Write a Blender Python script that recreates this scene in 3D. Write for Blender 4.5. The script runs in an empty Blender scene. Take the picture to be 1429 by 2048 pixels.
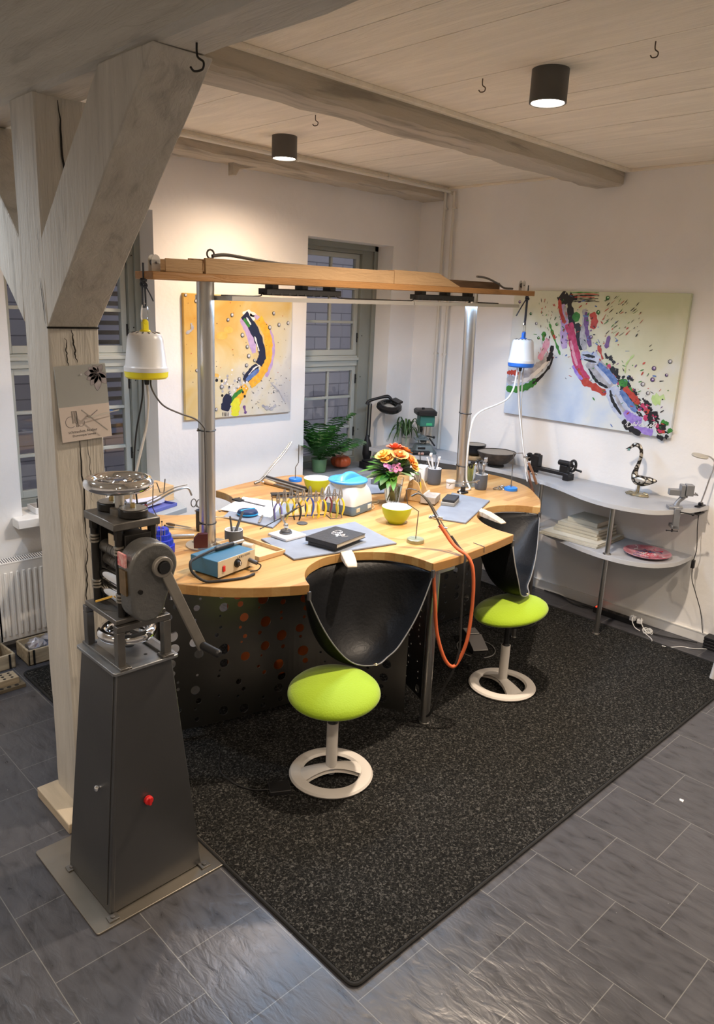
import bpy, bmesh, math, random
from mathutils import Vector, Matrix, Euler
random.seed(7)
PI = math.pi
SC = bpy.context.scene
COL = SC.collection

# ------------------------------------------------------------ camera, world, exposure
cam_d = bpy.data.cameras.new('camera')
cam_d.sensor_fit = 'HORIZONTAL'; cam_d.sensor_width = 36.0
cam_d.lens = 36.0 * 1500.5 / 1429.0
cam_d.clip_start = 0.05
cam = bpy.data.objects.new('camera', cam_d); COL.objects.link(cam)
_yaw, _pit, _rol = math.radians(45.530), math.radians(15.335), math.radians(-2.499)
_f = Vector((math.cos(_yaw)*math.cos(_pit), math.sin(_yaw)*math.cos(_pit), -math.sin(_pit)))
_r = Vector((math.sin(_yaw), -math.cos(_yaw), 0)); _d = _f.cross(_r)
_r2 = math.cos(_rol)*_r + math.sin(_rol)*_d; _d2 = -math.sin(_rol)*_r + math.cos(_rol)*_d
_m = Matrix((( _r2.x, -_d2.x, -_f.x, 0), (_r2.y, -_d2.y, -_f.y, 0), (_r2.z, -_d2.z, -_f.z, 2.2), (0, 0, 0, 1)))
cam.matrix_world = _m
SC.camera = cam
SC.view_settings.view_transform = 'Standard'
SC.view_settings.look = 'None'
SC.view_settings.gamma = 1.0
SC.view_settings.use_curve_mapping = False
SC.view_settings.exposure = 0.24
W = bpy.data.worlds.new('dusk_sky'); SC.world = W; W.use_nodes = True
W.node_tree.nodes['Background'].inputs[0].default_value = (0.44, 0.46, 0.56, 1)
W.node_tree.nodes['Background'].inputs[1].default_value = 0.55
SC.cycles.max_bounces = 10
SC.cycles.diffuse_bounces = 6
SC.cycles.sample_clamp_indirect = 8.0

CEIL_LAMP_W = 300.0      # each ceiling spot
LED_STRENGTH = 19.0     # bench light panels
WARM = (1.0, 0.82, 0.64)
COLD = (0.47, 0.69, 1.0)

# ------------------------------------------------------------ materials
MATS = {}
def mat(name, col, rough=0.5, metal=0.0, bump=0.0, bscale=40.0, var=0.0, vscale=6.0, spec=0.5, coat=0.0, trans=0.0, ior=1.45, emit=None, estr=0.0, stretch=None, sheen=0.0, alpha=1.0, col2=None):
    """principled material with procedural colour variation and bump"""
    if name in MATS: return MATS[name]
    m = bpy.data.materials.new(name); m.use_nodes = True
    nt = m.node_tree; b = nt.nodes['Principled BSDF']
    c = (*col, 1)
    b.inputs['Base Color'].default_value = c
    b.inputs['Roughness'].default_value = rough
    b.inputs['Metallic'].default_value = metal
    b.inputs['Specular IOR Level'].default_value = spec
    b.inputs['IOR'].default_value = ior
    b.inputs['Coat Weight'].default_value = coat
    b.inputs['Transmission Weight'].default_value = trans
    b.inputs['Sheen Weight'].default_value = sheen
    b.inputs['Alpha'].default_value = alpha
    if emit:
        b.inputs['Emission Color'].default_value = (*emit, 1); b.inputs['Emission Strength'].default_value = estr
    if var or bump or col2:
        tc = nt.nodes.new('ShaderNodeTexCoord'); mp = nt.nodes.new('ShaderNodeMapping')
        nt.links.new(tc.outputs['Object'], mp.inputs['Vector'])
        if stretch: mp.inputs['Scale'].default_value = stretch
    if var or col2:
        n = nt.nodes.new('ShaderNodeTexNoise'); n.inputs['Scale'].default_value = vscale; n.inputs['Detail'].default_value = 6
        nt.links.new(mp.outputs[0], n.inputs['Vector'])
        r = nt.nodes.new('ShaderNodeValToRGB')
        r.color_ramp.elements[0].position = 0.3; r.color_ramp.elements[1].position = 0.7
        if col2:
            r.color_ramp.elements[0].color = c; r.color_ramp.elements[1].color = (*col2, 1)
        else:
            r.color_ramp.elements[0].color = (*[x*(1-var) for x in col], 1)
            r.color_ramp.elements[1].color = (*[min(1, x*(1+var*0.6)) for x in col], 1)
        nt.links.new(n.outputs['Fac'], r.inputs[0]); nt.links.new(r.outputs[0], b.inputs['Base Color'])
    if bump:
        n2 = nt.nodes.new('ShaderNodeTexNoise'); n2.inputs['Scale'].default_value = bscale; n2.inputs['Detail'].default_value = 5
        nt.links.new(mp.outputs[0], n2.inputs['Vector'])
        bp = nt.nodes.new('ShaderNodeBump'); bp.inputs['Strength'].default_value = bump; bp.inputs['Distance'].default_value = 0.01
        nt.links.new(n2.outputs['Fac'], bp.inputs['Height']); nt.links.new(bp.outputs[0], b.inputs['Normal'])
    MATS[name] = m
    return m

# ------------------------------------------------------------ mesh builder
class MB:
    def __init__(s): s.v = []; s.f = []
    def add(s, vs, fs, mx=None):
        o = len(s.v)
        for p in vs:
            p = Vector(p); s.v.append(mx @ p if mx else p)
        for f in fs: s.f.append([i+o for i in f])
        return s
    def box(s, lo, hi, mx=None):
        (a, b, c), (d, e, f) = lo, hi
        v = [(a,b,c),(d,b,c),(d,e,c),(a,e,c),(a,b,f),(d,b,f),(d,e,f),(a,e,f)]
        return s.add(v, [(3,2,1,0),(4,5,6,7),(0,1,5,4),(1,2,6,5),(2,3,7,6),(3,0,4,7)], mx)
    def cbox(s, c, d, mx=None):
        return s.box([c[i]-d[i]/2 for i in range(3)], [c[i]+d[i]/2 for i in range(3)], mx)
    def bar(s, p, q, w, h, up=(0,0,1)):
        p, q = Vector(p), Vector(q); x = (q-p); L = x.length; x.normalize()
        u = Vector(up); y = u.cross(x)
        if y.length < 1e-4: y = Vector((0,1,0)).cross(x)
        y.normalize(); z = x.cross(y)
        m = Matrix(((x.x,y.x,z.x,p.x),(x.y,y.y,z.y,p.y),(x.z,y.z,z.z,p.z),(0,0,0,1)))
        return s.box((0,-w/2,-h/2),(L,w/2,h/2), m)
    def cyl(s, p, q, r, r2=None, n=20, caps=True):
        p, q = Vector(p), Vector(q); r2 = r if r2 is None else r2
        x = (q-p).normalized(); a = x.orthogonal().normalized(); b = x.cross(a)
        vs = [p + (a*math.cos(t)+b*math.sin(t))*r for t in [2*PI*i/n for i in range(n)]]
        vs += [q + (a*math.cos(t)+b*math.sin(t))*r2 for t in [2*PI*i/n for i in range(n)]]
        fs = [(i,(i+1)%n,n+(i+1)%n,n+i) for i in range(n)]
        if caps: fs += [tuple(range(n-1,-1,-1)), tuple(range(n,2*n))]
        return s.add(vs, fs)
    def lathe(s, prof, c=(0,0,0), n=28, mx=None, sx=1, sy=1):
        """prof: (radius, z) list; revolved about z through c; radius 0 closes"""
        vs, fs, rings = [], [], []
        for r, z in prof:
            if r < 1e-6:
                rings.append([len(vs)]); vs.append((c[0],c[1],c[2]+z))
            else:
                rings.append(list(range(len(vs), len(vs)+n)))
                vs += [(c[0]+r*math.cos(2*PI*i/n)*sx, c[1]+r*math.sin(2*PI*i/n)*sy, c[2]+z) for i in range(n)]
        for A, B in zip(rings, rings[1:]):
            for i in range(n):
                j = (i+1) % n
                if len(A) == 1 and len(B) == 1: continue
                if len(A) == 1: fs.append((A[0], B[j], B[i]))
                elif len(B) == 1: fs.append((A[i], A[j], B[0]))
                else: fs.append((A[i], A[j], B[j], B[i]))
        return s.add(vs, fs, mx)
    def tube(s, pts, r, n=10, closed=False, smooth=0, caps=True):
        pts = [Vector(p) for p in pts]
        if smooth: pts = spline(pts, smooth, closed)
        N = len(pts); rr = r if isinstance(r, (list, tuple)) else None
        up = None; vs = []; fs = []
        for i, p in enumerate(pts):
            a = pts[(i-1) % N] if (closed or i > 0) else pts[i]
            b = pts[(i+1) % N] if (closed or i < N-1) else pts[i]
            t = (b-a).normalized()
            if up is None: up = t.orthogonal().normalized()
            up = (up - t*up.dot(t))
            up = up.normalized() if up.length > 1e-6 else t.orthogonal().normalized()
            w = t.cross(up)
            if rr: k = i*(len(rr)-1)/max(1, N-1); i0 = int(k); i1 = min(i0+1, len(rr)-1); R_ = rr[i0]+(rr[i1]-rr[i0])*(k-i0)
            else: R_ = r
            vs += [p + (up*math.cos(2*PI*j/n) + w*math.sin(2*PI*j/n))*R_ for j in range(n)]
        for i in range(N if closed else N-1):
            o = i*n; q = ((i+1) % N)*n
            fs += [(o+j, o+(j+1)%n, q+(j+1)%n, q+j) for j in range(n)]
        if not closed and caps: fs += [tuple(range(n-1,-1,-1)), tuple(range((N-1)*n, N*n))]
        return s.add(vs, fs)
    def prism(s, poly, z0, z1, mx=None):
        n = len(poly)
        ar = sum(poly[i][0]*poly[(i+1)%n][1]-poly[(i+1)%n][0]*poly[i][1] for i in range(n))
        if ar < 0: poly = list(reversed(poly))
        vs = [(x,y,z0) for x,y in poly] + [(x,y,z1) for x,y in poly]
        fs = [tuple(range(n-1,-1,-1)), tuple(range(n,2*n))] + [(i,(i+1)%n,n+(i+1)%n,n+i) for i in range(n)]
        return s.add(vs, fs, mx)
    def grid(s, fn, nu, nv, closed_u=False):
        vs = [fn(i/(nu if closed_u else nu-1), j/(nv-1)) for j in range(nv) for i in range(nu)]
        fs = []
        for j in range(nv-1):
            for i in range(nu if closed_u else nu-1):
                k = (i+1) % nu
                fs.append((j*nu+i, j*nu+k, (j+1)*nu+k, (j+1)*nu+i))
        return s.add(vs, fs)
    def ball(s, c, r, n=14, sc=(1,1,1), mx=None):
        m = n//2
        prof = [(math.sin(PI*i/m), -math.cos(PI*i/m)) for i in range(m+1)]
        prof[0] = (0,-1); prof[-1] = (0,1)
        M_ = Matrix.Translation(c) @ Matrix.Diagonal((r*sc[0], r*sc[1], r*sc[2], 1))
        return s.lathe(prof, (0,0,0), n, (mx @ M_) if mx else M_)
    def build(s, name, material, parent=None, bevel=0.0, smooth=True, ang=35, seg=2, subsurf=0, solid=0.0, label=None, loc=None, rot=None, kind=None):
        me = bpy.data.meshes.new(name)
        me.from_pydata([tuple(p) for p in s.v], [], s.f); me.validate(); me.update()
        bm = bmesh.new(); bm.from_mesh(me); bmesh.ops.recalc_face_normals(bm, faces=bm.faces); bm.to_mesh(me); bm.free()
        if smooth:
            me.polygons.foreach_set('use_smooth', [True]*len(me.polygons))
            me.set_sharp_from_angle(angle=math.radians(ang))
        ml = material if isinstance(material, (list, tuple)) else [material]
        for m_ in ml: me.materials.append(m_)
        o = bpy.data.objects.new(name, me); COL.objects.link(o)
        if parent: o.parent = parent
        if loc: o.location = loc
        if rot: o.rotation_euler = rot
        if solid:
            md = o.modifiers.new('solid', 'SOLIDIFY'); md.thickness = solid; md.offset = 0
        if subsurf:
            md = o.modifiers.new('sub', 'SUBSURF'); md.levels = subsurf; md.render_levels = subsurf
        if bevel:
            md = o.modifiers.new('bevel', 'BEVEL'); md.width = bevel; md.segments = seg; md.limit_method = 'ANGLE'; md.angle_limit = math.radians(40)
            md.harden_normals = False
        if label: o['label'] = label
        if kind: o['kind'] = kind
        return o

def spline(pts, k=6, closed=False):
    P = [Vector(p) for p in pts]; N = len(P); out = []
    rng = range(N if closed else N-1)
    for i in rng:
        p1, p2 = P[i], P[(i+1) % N]
        p0 = P[(i-1) % N] if (closed or i > 0) else p1*2-p2
        p3 = P[(i+2) % N] if (closed or i < N-2) else p2*2-p1
        for j in range(k):
            t = j/k
            out.append(0.5*((2*p1)+(p2-p0)*t+(2*p0-5*p1+4*p2-p3)*t*t+(3*p1-p0-3*p2+p3)*t**3))
    if not closed: out.append(P[-1])
    return out

def spline2(pts, k=6, closed=False):
    return [(p.x, p.y) for p in spline([(x, y, 0) for x, y in pts], k, closed)]

def thing(name, label, cat, loc=(0,0,0), rz=0.0, group=None, rot=None):
    o = bpy.data.objects.new(name, None); COL.objects.link(o)
    o.empty_display_size = 0.05
    o.location = loc; o.rotation_euler = rot if rot else (0,0,rz)
    o['label'] = label; o['category'] = cat
    if group: o['group'] = group
    return o
def tag(o, label, cat, group=None, kind=None):
    o['label'] = label; o['category'] = cat
    if group: o['group'] = group
    if kind: o['kind'] = kind
    return o
def structure(o, label=None):
    o['kind'] = 'structure'
    if label: o['label'] = label
    return o
def dup(root, loc=None, rz=None, label=None, group=None, rot=None):
    r = root.copy(); COL.objects.link(r)
    if loc is not None: r.location = loc
    if rz is not None: r.rotation_euler = (0,0,rz)
    if rot is not None: r.rotation_euler = rot
    if label: r['label'] = label
    if group: r['group'] = group
    def rec(src, dst):
        for ch in list(src.children):
            c = ch.copy(); COL.objects.link(c); c.parent = dst; rec(ch, c)
    rec(root, r)
    return r
def rotz(a): return Matrix.Rotation(a, 4, 'Z')
def TR(x, y, z): return Matrix.Translation((x, y, z))
def curve_text(name, txt, size, m, parent, loc, rot, extrude=0.0004, align='CENTER', label=None):
    """lettering as a mesh part"""
    cu = bpy.data.curves.new(name, 'FONT'); cu.body = txt; cu.size = size; cu.extrude = extrude; cu.align_x = align; cu.align_y = 'CENTER'
    cu.resolution_u = 4
    t = bpy.data.objects.new(name+'_tmp', cu); COL.objects.link(t)
    dg = bpy.context.evaluated_depsgraph_get()
    me = bpy.data.meshes.new_from_object(t.evaluated_get(dg)); me.name = name
    bpy.data.objects.remove(t); bpy.data.curves.remove(cu)
    me.materials.clear(); me.materials.append(m)
    o = bpy.data.objects.new(name, me); COL.objects.link(o); o.parent = parent; o.location = loc; o.rotation_euler = rot
    if label: o['label'] = label
    return o
# ------------------------------------------------------------ surfaces of the room
def nodes_of(name, rough=0.6, spec=0.5):
    m = bpy.data.materials.new(name); m.use_nodes = True; MATS[name] = m
    nt = m.node_tree; b = nt.nodes['Principled BSDF']; b.inputs['Roughness'].default_value = rough; b.inputs['Specular IOR Level'].default_value = spec
    tc = nt.nodes.new('ShaderNodeTexCoord')
    return m, nt, b, tc
def N(nt, typ, **kw):
    n = nt.nodes.new(typ)
    for k, v in kw.items():
        if k in n.inputs: n.inputs[k].default_value = v
        else: setattr(n, k, v)
    return n
def ramp(nt, stops):
    r = nt.nodes.new('ShaderNodeValToRGB'); e = r.color_ramp.elements
    while len(e) < len(stops): e.new(0.5)
    for el, (p, c) in zip(e, stops): el.position = p; el.color = (*c, 1) if len(c) == 3 else c
    return r

def make_wall_mat(name='wall_plaster', base=(0.86, 0.85, 0.835)):
    m, nt, b, tc = nodes_of(name, 0.85, 0.2)
    n1 = N(nt, 'ShaderNodeTexNoise', Scale=1.6, Detail=5.0); nt.links.new(tc.outputs['Object'], n1.inputs['Vector'])
    r = ramp(nt, [(0.32, [c*0.93 for c in base]), (0.6, base)]); nt.links.new(n1.outputs['Fac'], r.inputs[0])
    nt.links.new(r.outputs[0], b.inputs['Base Color'])
    n2 = N(nt, 'ShaderNodeTexNoise', Scale=22.0, Detail=8.0); nt.links.new(tc.outputs['Object'], n2.inputs['Vector'])
    bp = N(nt, 'ShaderNodeBump', Strength=0.22, Distance=0.01); nt.links.new(n2.outputs['Fac'], bp.inputs['Height']); nt.links.new(bp.outputs[0], b.inputs['Normal'])
    return m
M_WALL = make_wall_mat()

def make_timber_mat(name, base, axis, dark=0.72):
    m, nt, b, tc = nodes_of(name, 0.75, 0.25)
    mp = N(nt, 'ShaderNodeMapping'); sc = [9.0, 9.0, 9.0]; sc[axis] = 1.1; mp.inputs['Scale'].default_value = sc
    nt.links.new(tc.outputs['Object'], mp.inputs['Vector'])
    n1 = N(nt, 'ShaderNodeTexNoise', Scale=1.3, Detail=7.0, Distortion=1.2); nt.links.new(mp.outputs[0], n1.inputs['Vector'])
    r = ramp(nt, [(0.30, [c*dark for c in base]), (0.44, [c*0.92 for c in base]), (0.62, base), (0.8, [min(1, c*1.06) for c in base])])
    nt.links.new(n1.outputs['Fac'], r.inputs[0]); nt.links.new(r.outputs[0], b.inputs['Base Color'])
    n2 = N(nt, 'ShaderNodeTexNoise', Scale=4.0, Detail=9.0, Distortion=2.0); nt.links.new(mp.outputs[0], n2.inputs['Vector'])
    bp = N(nt, 'ShaderNodeBump', Strength=0.5, Distance=0.012); nt.links.new(n2.outputs['Fac'], bp.inputs['Height']); nt.links.new(bp.outputs[0], b.inputs['Normal'])
    return m
M_POST = make_timber_mat('painted_post', (0.59, 0.555, 0.495), 2)
M_BEAMY = make_timber_mat('painted_beam_long', (0.60, 0.575, 0.52), 1)
M_BEAMX = make_timber_mat('painted_beam_cross', (0.52, 0.47, 0.39), 0, 0.6)
M_PLANK = make_timber_mat('painted_plank', (0.92, 0.85, 0.73), 1, 0.975)

def make_floor_mat():
    m, nt, b, tc = nodes_of('slate_tile', 0.42, 0.5)
    sx = N(nt, 'ShaderNodeSeparateXYZ'); nt.links.new(tc.outputs['Object'], sx.inputs[0])
    cx = N(nt, 'ShaderNodeCombineXYZ')
    ay = N(nt, 'ShaderNodeMath', operation='ADD'); ay.inputs[1].default_value = -0.985 + 0.357*20; nt.links.new(sx.outputs['Y'], ay.inputs[0])
    ax = N(nt, 'ShaderNodeMath', operation='ADD'); ax.inputs[1].default_value = -2.476 + 0.352*20; nt.links.new(sx.outputs['X'], ax.inputs[0])
    nt.links.new(ay.outputs[0], cx.inputs[0]); nt.links.new(ax.outputs[0], cx.inputs[1])
    br = N(nt, 'ShaderNodeTexBrick', offset=0.5, offset_frequency=2, squash=1.0)
    br.inputs['Scale'].default_value = 1.0; br.inputs['Mortar Size'].default_value = 0.0016; br.inputs['Mortar Smooth'].default_value = 0.1
    br.inputs['Brick Width'].default_value = 0.357; br.inputs['Row Height'].default_value = 0.352
    br.inputs['Color1'].default_value = (0.9, 0.9, 0.9, 1); br.inputs['Color2'].default_value = (1.1, 1.1, 1.1, 1)
    nt.links.new(cx.outputs[0], br.inputs['Vector'])
    mp = N(nt, 'ShaderNodeMapping'); mp.inputs['Scale'].default_value = (26, 10, 1); mp.inputs['Rotation'].default_value = (0, 0, 0.35); nt.links.new(tc.outputs['Object'], mp.inputs['Vector'])
    n1 = N(nt, 'ShaderNodeTexNoise', Scale=1.0, Detail=9.0, Distortion=0.5); nt.links.new(mp.outputs[0], n1.inputs['Vector'])
    r = ramp(nt, [(0.30, (0.036, 0.036, 0.041)), (0.46, (0.058, 0.058, 0.066)), (0.75, (0.072, 0.072, 0.081))]); nt.links.new(n1.outputs['Fac'], r.inputs[0])
    mx = N(nt, 'ShaderNodeMix', data_type='RGBA', blend_type='MULTIPLY'); mx.inputs[0].default_value = 1.0
    nt.links.new(r.outputs[0], mx.inputs[6]); nt.links.new(br.outputs['Color'], mx.inputs[7])
    mg = N(nt, 'ShaderNodeMix', data_type='RGBA'); nt.links.new(br.outputs['Fac'], mg.inputs[0]); nt.links.new(mx.outputs[2], mg.inputs[6]); mg.inputs[7].default_value = (0.17, 0.17, 0.165, 1)
    # tiny bright specks of dust
    vo = N(nt, 'ShaderNodeTexNoise', Scale=55.0, Detail=2.0); nt.links.new(tc.outputs['Object'], vo.inputs['Vector'])
    rs = ramp(nt, [(0.77, (0, 0, 0)), (0.80, (1, 1, 1))]); nt.links.new(vo.outputs['Fac'], rs.inputs[0])
    ms = N(nt, 'ShaderNodeMix', data_type='RGBA'); nt.links.new(rs.outputs[0], ms.inputs[0]); nt.links.new(mg.outputs[2], ms.inputs[6]); ms.inputs[7].default_value = (0.5, 0.5, 0.5, 1)
    nt.links.new(ms.outputs[2], b.inputs['Base Color'])
    bp = N(nt, 'ShaderNodeBump', Strength=0.55, Distance=0.006); nt.links.new(n1.outputs['Fac'], bp.inputs['Height']); nt.links.new(bp.outputs[0], b.inputs['Normal'])
    rr = N(nt, 'ShaderNodeMapRange'); rr.inputs[3].default_value = 0.22; rr.inputs[4].default_value = 0.40; nt.links.new(n1.outputs['Fac'], rr.inputs[0]); nt.links.new(rr.outputs[0], b.inputs['Roughness'])
    return m
M_FLOOR = make_floor_mat()

def make_rug_mat():
    m, nt, b, tc = nodes_of('rug_pile', 0.95, 0.1)
    n1 = N(nt, 'ShaderNodeTexNoise', Scale=95.0, Detail=3.0, Distortion=1.0); nt.links.new(tc.outputs['Object'], n1.inputs['Vector'])
    r = ramp(nt, [(0.40, (0.007, 0.007, 0.007)), (0.54, (0.020, 0.0195, 0.018)), (0.68, (0.095, 0.093, 0.087))]); nt.links.new(n1.outputs['Fac'], r.inputs[0])
    nt.links.new(r.outputs[0], b.inputs['Base Color'])
    bp = N(nt, 'ShaderNodeBump', Strength=0.8, Distance=0.006); nt.links.new(n1.outputs['Fac'], bp.inputs['Height']); nt.links.new(bp.outputs[0], b.inputs['Normal'])
    return m
M_RUG = make_rug_mat()

XR, YB, ZC = 5.23, 4.697, 3.19
X0, Y0 = -2.6, -3.2
structure(MB().box((X0-.2, Y0-.2, -0.1), (XR+.3, YB+.6, 0)).build('floor', M_FLOOR, smooth=False))
# window wall, with two openings
W1 = (1.665, 2.632, 0.838, 2.745); W2 = (3.955, 4.912, 0.815, 2.706)
wl = MB(); T = 0.42
def wl_seg(xa, xb, za, zb): wl.box((xa, YB, za), (xb, YB+T, zb))
wl_seg(X0-.2, W1[0], 0, ZC); wl_seg(W1[0], W1[1], 0, W1[2]); wl_seg(W1[0], W1[1], W1[3], ZC)
wl_seg(W1[1], W2[0], 0, ZC); wl_seg(W2[0], W2[1], 0, W2[2]); wl_seg(W2[0], W2[1], W2[3], ZC); wl_seg(W2[1], XR+.3, 0, ZC)
structure(wl.build('wall_left', M_WALL, smooth=False))
structure(MB().box((XR, Y0-.2, 0), (XR+.3, YB+T, ZC)).build('wall_right', M_WALL, smooth=False))
structure(MB().box((X0-.2, Y0-.2, 0), (XR, Y0, ZC)).build('wall_front', M_WALL, smooth=False))
structure(MB().box((X0-.2, Y0, 0), (X0, YB, ZC)).build('wall_back', M_WALL, smooth=False))
# plank ceiling with open joints
ce = MB(); xs = [X0-.2, -2.2, -1.85, -1.5, -1.13, -0.8, -0.42, -0.1, 0.24, 0.6, 0.93, 1.27, 1.60, 1.88, 2.15, 2.41, 2.90, 3.355, 3.63, 4.02, 4.33, 4.775, XR+.3]
for a, b_ in zip(xs, xs[1:]):
    g = random.choice([0.002, 0.003, 0.0035]); ce.box((a+g, Y0-.2, ZC), (b_-g, YB+T, ZC+0.022 + random.uniform(0, .002)))
ce.box((X0-.2, Y0-.2, ZC+0.03), (XR+.3, YB+T, ZC+0.2))
structure(ce.build('ceiling', M_PLANK, smooth=False))
# skirting along the right wall
M_WHITEPAINT = mat('white_gloss_paint', (0.80, 0.79, 0.76), 0.4, bump=0.08, bscale=30)
structure(MB().box((XR-0.016, 1.735, 0.0), (XR, YB, 0.076)).box((XR-0.019, 1.735, 0.069), (XR, YB, 0.081)).build('baseboard_right', M_WHITEPAINT, bevel=0.002))

# ceiling beams
def rough_beam(name, lo, hi, m, ax, nseg=26, amp=0.006, ends=True, label=None):
    """hewn timber: box subdivided along its run with uneven edges"""
    mb = MB(); rnd = random.Random(17 + int(lo[0]*10) + int(lo[1]*10))
    L = hi[ax]-lo[ax]; o1, o2 = [i for i in range(3) if i != ax]
    rings = []
    for i in range(nseg+1):
        t = i/nseg; ring = []
        ch = 0.016
        pr = [(lo[o1]+ch, lo[o2]), (hi[o1]-ch, lo[o2]), (hi[o1], lo[o2]+ch), (hi[o1], hi[o2]), (lo[o1], hi[o2]), (lo[o1], lo[o2]+ch)]
        for k, (a, b2) in enumerate(pr):
            p = [0, 0, 0]; p[ax] = lo[ax]+L*t
            w = 0 if k in (3, 4) else amp
            p[o1] = a + rnd.uniform(-w, w)*.6; p[o2] = b2 + rnd.uniform(-w, w)
            ring.append(p)
        rings.append(ring)
    vs = [p for r_ in rings for p in r_]; fs = []
    for i in range(nseg):
        for k in range(6): fs.append((i*6+k, i*6+(k+1)%6, (i+1)*6+(k+1)%6, (i+1)*6+k))
    fs += [tuple(range(5,-1,-1)), tuple(range(nseg*6, nseg*6+6))]
    mb.add(vs, fs)
    return structure(mb.build(name, m, ang=28), label)
rough_beam('ceiling_beam', (1.137, Y0-.1, 2.852), (1.315, YB-.002, ZC+.01), M_BEAMY, 1, 40, 0.005)
rough_beam('ceiling_beam', (1.315, 2.80, 3.075), (XR-.03, 3.02, ZC+.01), M_BEAMX, 0, 34, 0.007)
rough_beam('ceiling_beam', (1.315, 4.40, 3.085), (XR-.03, 4.66, ZC+.01), M_BEAMX, 0, 34, 0.009)
structure(MB().box((1.315, 2.765, 3.168), (XR-.02, 2.802, ZC)).build('trim_1', M_PLANK, bevel=0.003))
structure(MB().box((1.315, 4.375, 3.172), (XR-.02, 4.402, ZC)).build('trim_2', M_PLANK, bevel=0.003))
structure(MB().box((XR-.02, Y0, 3.172), (XR, YB, ZC)).build('trim_3', M_PLANK, bevel=0.003))

# timber post with its two braces, joined into the long beam
PX, PX2, PYa, PYb = 1.137, 1.331, 2.806, 3.026
M_CRACK = mat('crack_shadow', (0.02, 0.017, 0.014), 0.9)
post = thing('timber_post', 'grey-white painted timber post with knee braces rising behind the rolling mill', 'post', (PX, PYa, 0)); post['kind'] = 'structure'
def hewn(lo, hi, m, ax, name, parent):
    mb = MB(); rnd = random.Random(5+len(name)); n = 22; rings = []
    for i in range(n+1):
        z = lo[2]+(hi[2]-lo[2])*i/n; c = .006
        for a, b2 in [(lo[0]+c,lo[1]),(hi[0]-c,lo[1]),(hi[0],lo[1]+c),(hi[0],hi[1]-c),(hi[0]-c,hi[1]),(lo[0]+c,hi[1]),(lo[0],hi[1]-c),(lo[0],lo[1]+c)]:
            rings.append((a+rnd.uniform(-.0022,.0022), b2+rnd.uniform(-.0022,.0022), z))
    fs = [(i*8+k, i*8+(k+1)%8, (i+1)*8+(k+1)%8, (i+1)*8+k) for i in range(n) for k in range(8)] + [tuple(range(7,-1,-1)), tuple(range(n*8, n*8+8))]
    return mb.add(rings, fs).build(name, m, parent, ang=25)
hewn((0, 0, 0.0), (PX2-PX, PYb-PYa, 2.852), M_POST, 2, 'post_shaft', post)
def brace(name, poly, sgn):
    # poly in (y, z) local to the post, extruded over the post's width
    mx = Matrix(((0,0,1,0),(1,0,0,0),(0,1,0,0),(0,0,0,1)))
    mb = MB(); P = [Vector((a, b2, 0)) for a, b2 in poly]; pts = []
    rnd = random.Random(3)
    for i in range(len(P)):
        a, b2 = P[i], P[(i+1) % len(P)]; k = 8 if (a-b2).length > .4 else 2
        for j in range(k):
            q = a.lerp(b2, j/k); w = .0035 if 0 < j else 0
            pts.append((q.x+rnd.uniform(-w, w), q.y+rnd.uniform(-w, w)))
    mb.prism(pts, 0.0, PX2-PX-.004, mx)
    return mb.build(name, M_POST, post, ang=25, bevel=.005)
brace('knee_brace', [(0.0, 2.078), (-0.803, 2.852), (-0.483, 2.852), (0.018, 2.379)], 1)
brace('knee_brace', [(PYb-PYa, 2.085), (PYb-PYa+.803, 2.852), (PYb-PYa+.483, 2.852), (PYb-PYa-.018, 2.379)], 1)
# base collar
MB().box((-.084, -.086, 0), (.012, .25, .048)).box((.0, -.086, 0), (PX2-PX+.07, .0, .048)).build('base_collar', mat('raw_pine', (0.52, 0.43, 0.31), 0.7, var=.15, vscale=3, stretch=(8, 1, 8), bump=.1), post, bevel=0.004)
# drying cracks: thin dark wedges let into the faces
ck = MB()
def crack(pts, w, normal, off=0.0012):
    """ribbon on a face; pts local 3-D, tapering at both ends"""
    n = len(pts)
    nv = Vector(normal)
    for i in range(n-1):
        a, b2 = Vector(pts[i]), Vector(pts[i+1]); t = (b2-a).normalized(); s_ = t.cross(nv)
        wa = w*min(1, .3+1.4*min(i, n-1-i)/max(1, n/2)); wb = w*min(1, .3+1.4*min(i+1, n-2-i)/max(1, n/2))
        o = nv*off
        ck.add([a-s_*wa+o, a+s_*wa+o, b2+s_*wb+o, b2-s_*wb+o], [(0,1,2,3)])
rnd = random.Random(11)
def crack_line(x0, z0, x1, z1, w, normal, wob=.004, n=14):
    pts = []
    for i in range(n+1):
        t = i/n; u = x0+(x1-x0)*t + rnd.uniform(-wob, wob)
        pts.append((u, 0, z0+(z1-z0)*t) if abs(normal[1]) > .5 else (0, u, z0+(z1-z0)*t))
    crack(pts, w, normal, .0035)
crack_line(.085, 2.07, .100, 1.95, .003, (0,-1,0)); crack_line(.06, 2.04, .068, 1.93, .0022, (0,-1,0))
crack_line(.092, 1.66, .100, 1.25, .0035, (0,-1,0)); crack_line(.100, 1.25, .082, .95, .0025, (0,-1,0)); crack_line(.086, .93, .11, .55, .002, (0,-1,0))
crack_line(.125, 1.68, .13, 1.4, .0012, (0,-1,0)); crack_line(.085, 2.84, .10, 2.42, .004, (0,-1,0))
crack_line(.028, 2.42, .03, 2.30, .001, (-1,0,0)); crack_line(.035, 2.25, .012, 2.09, .0028, (-1,0,0), .002)
ck.build('drying_crack', M_CRACK, post, smooth=False, label='dark drying cracks')
MB().box((-.002, -.004, 2.074), (PX2-PX, .006, 2.0805)).build('brace_joint', M_CRACK, post, smooth=False)

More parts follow.
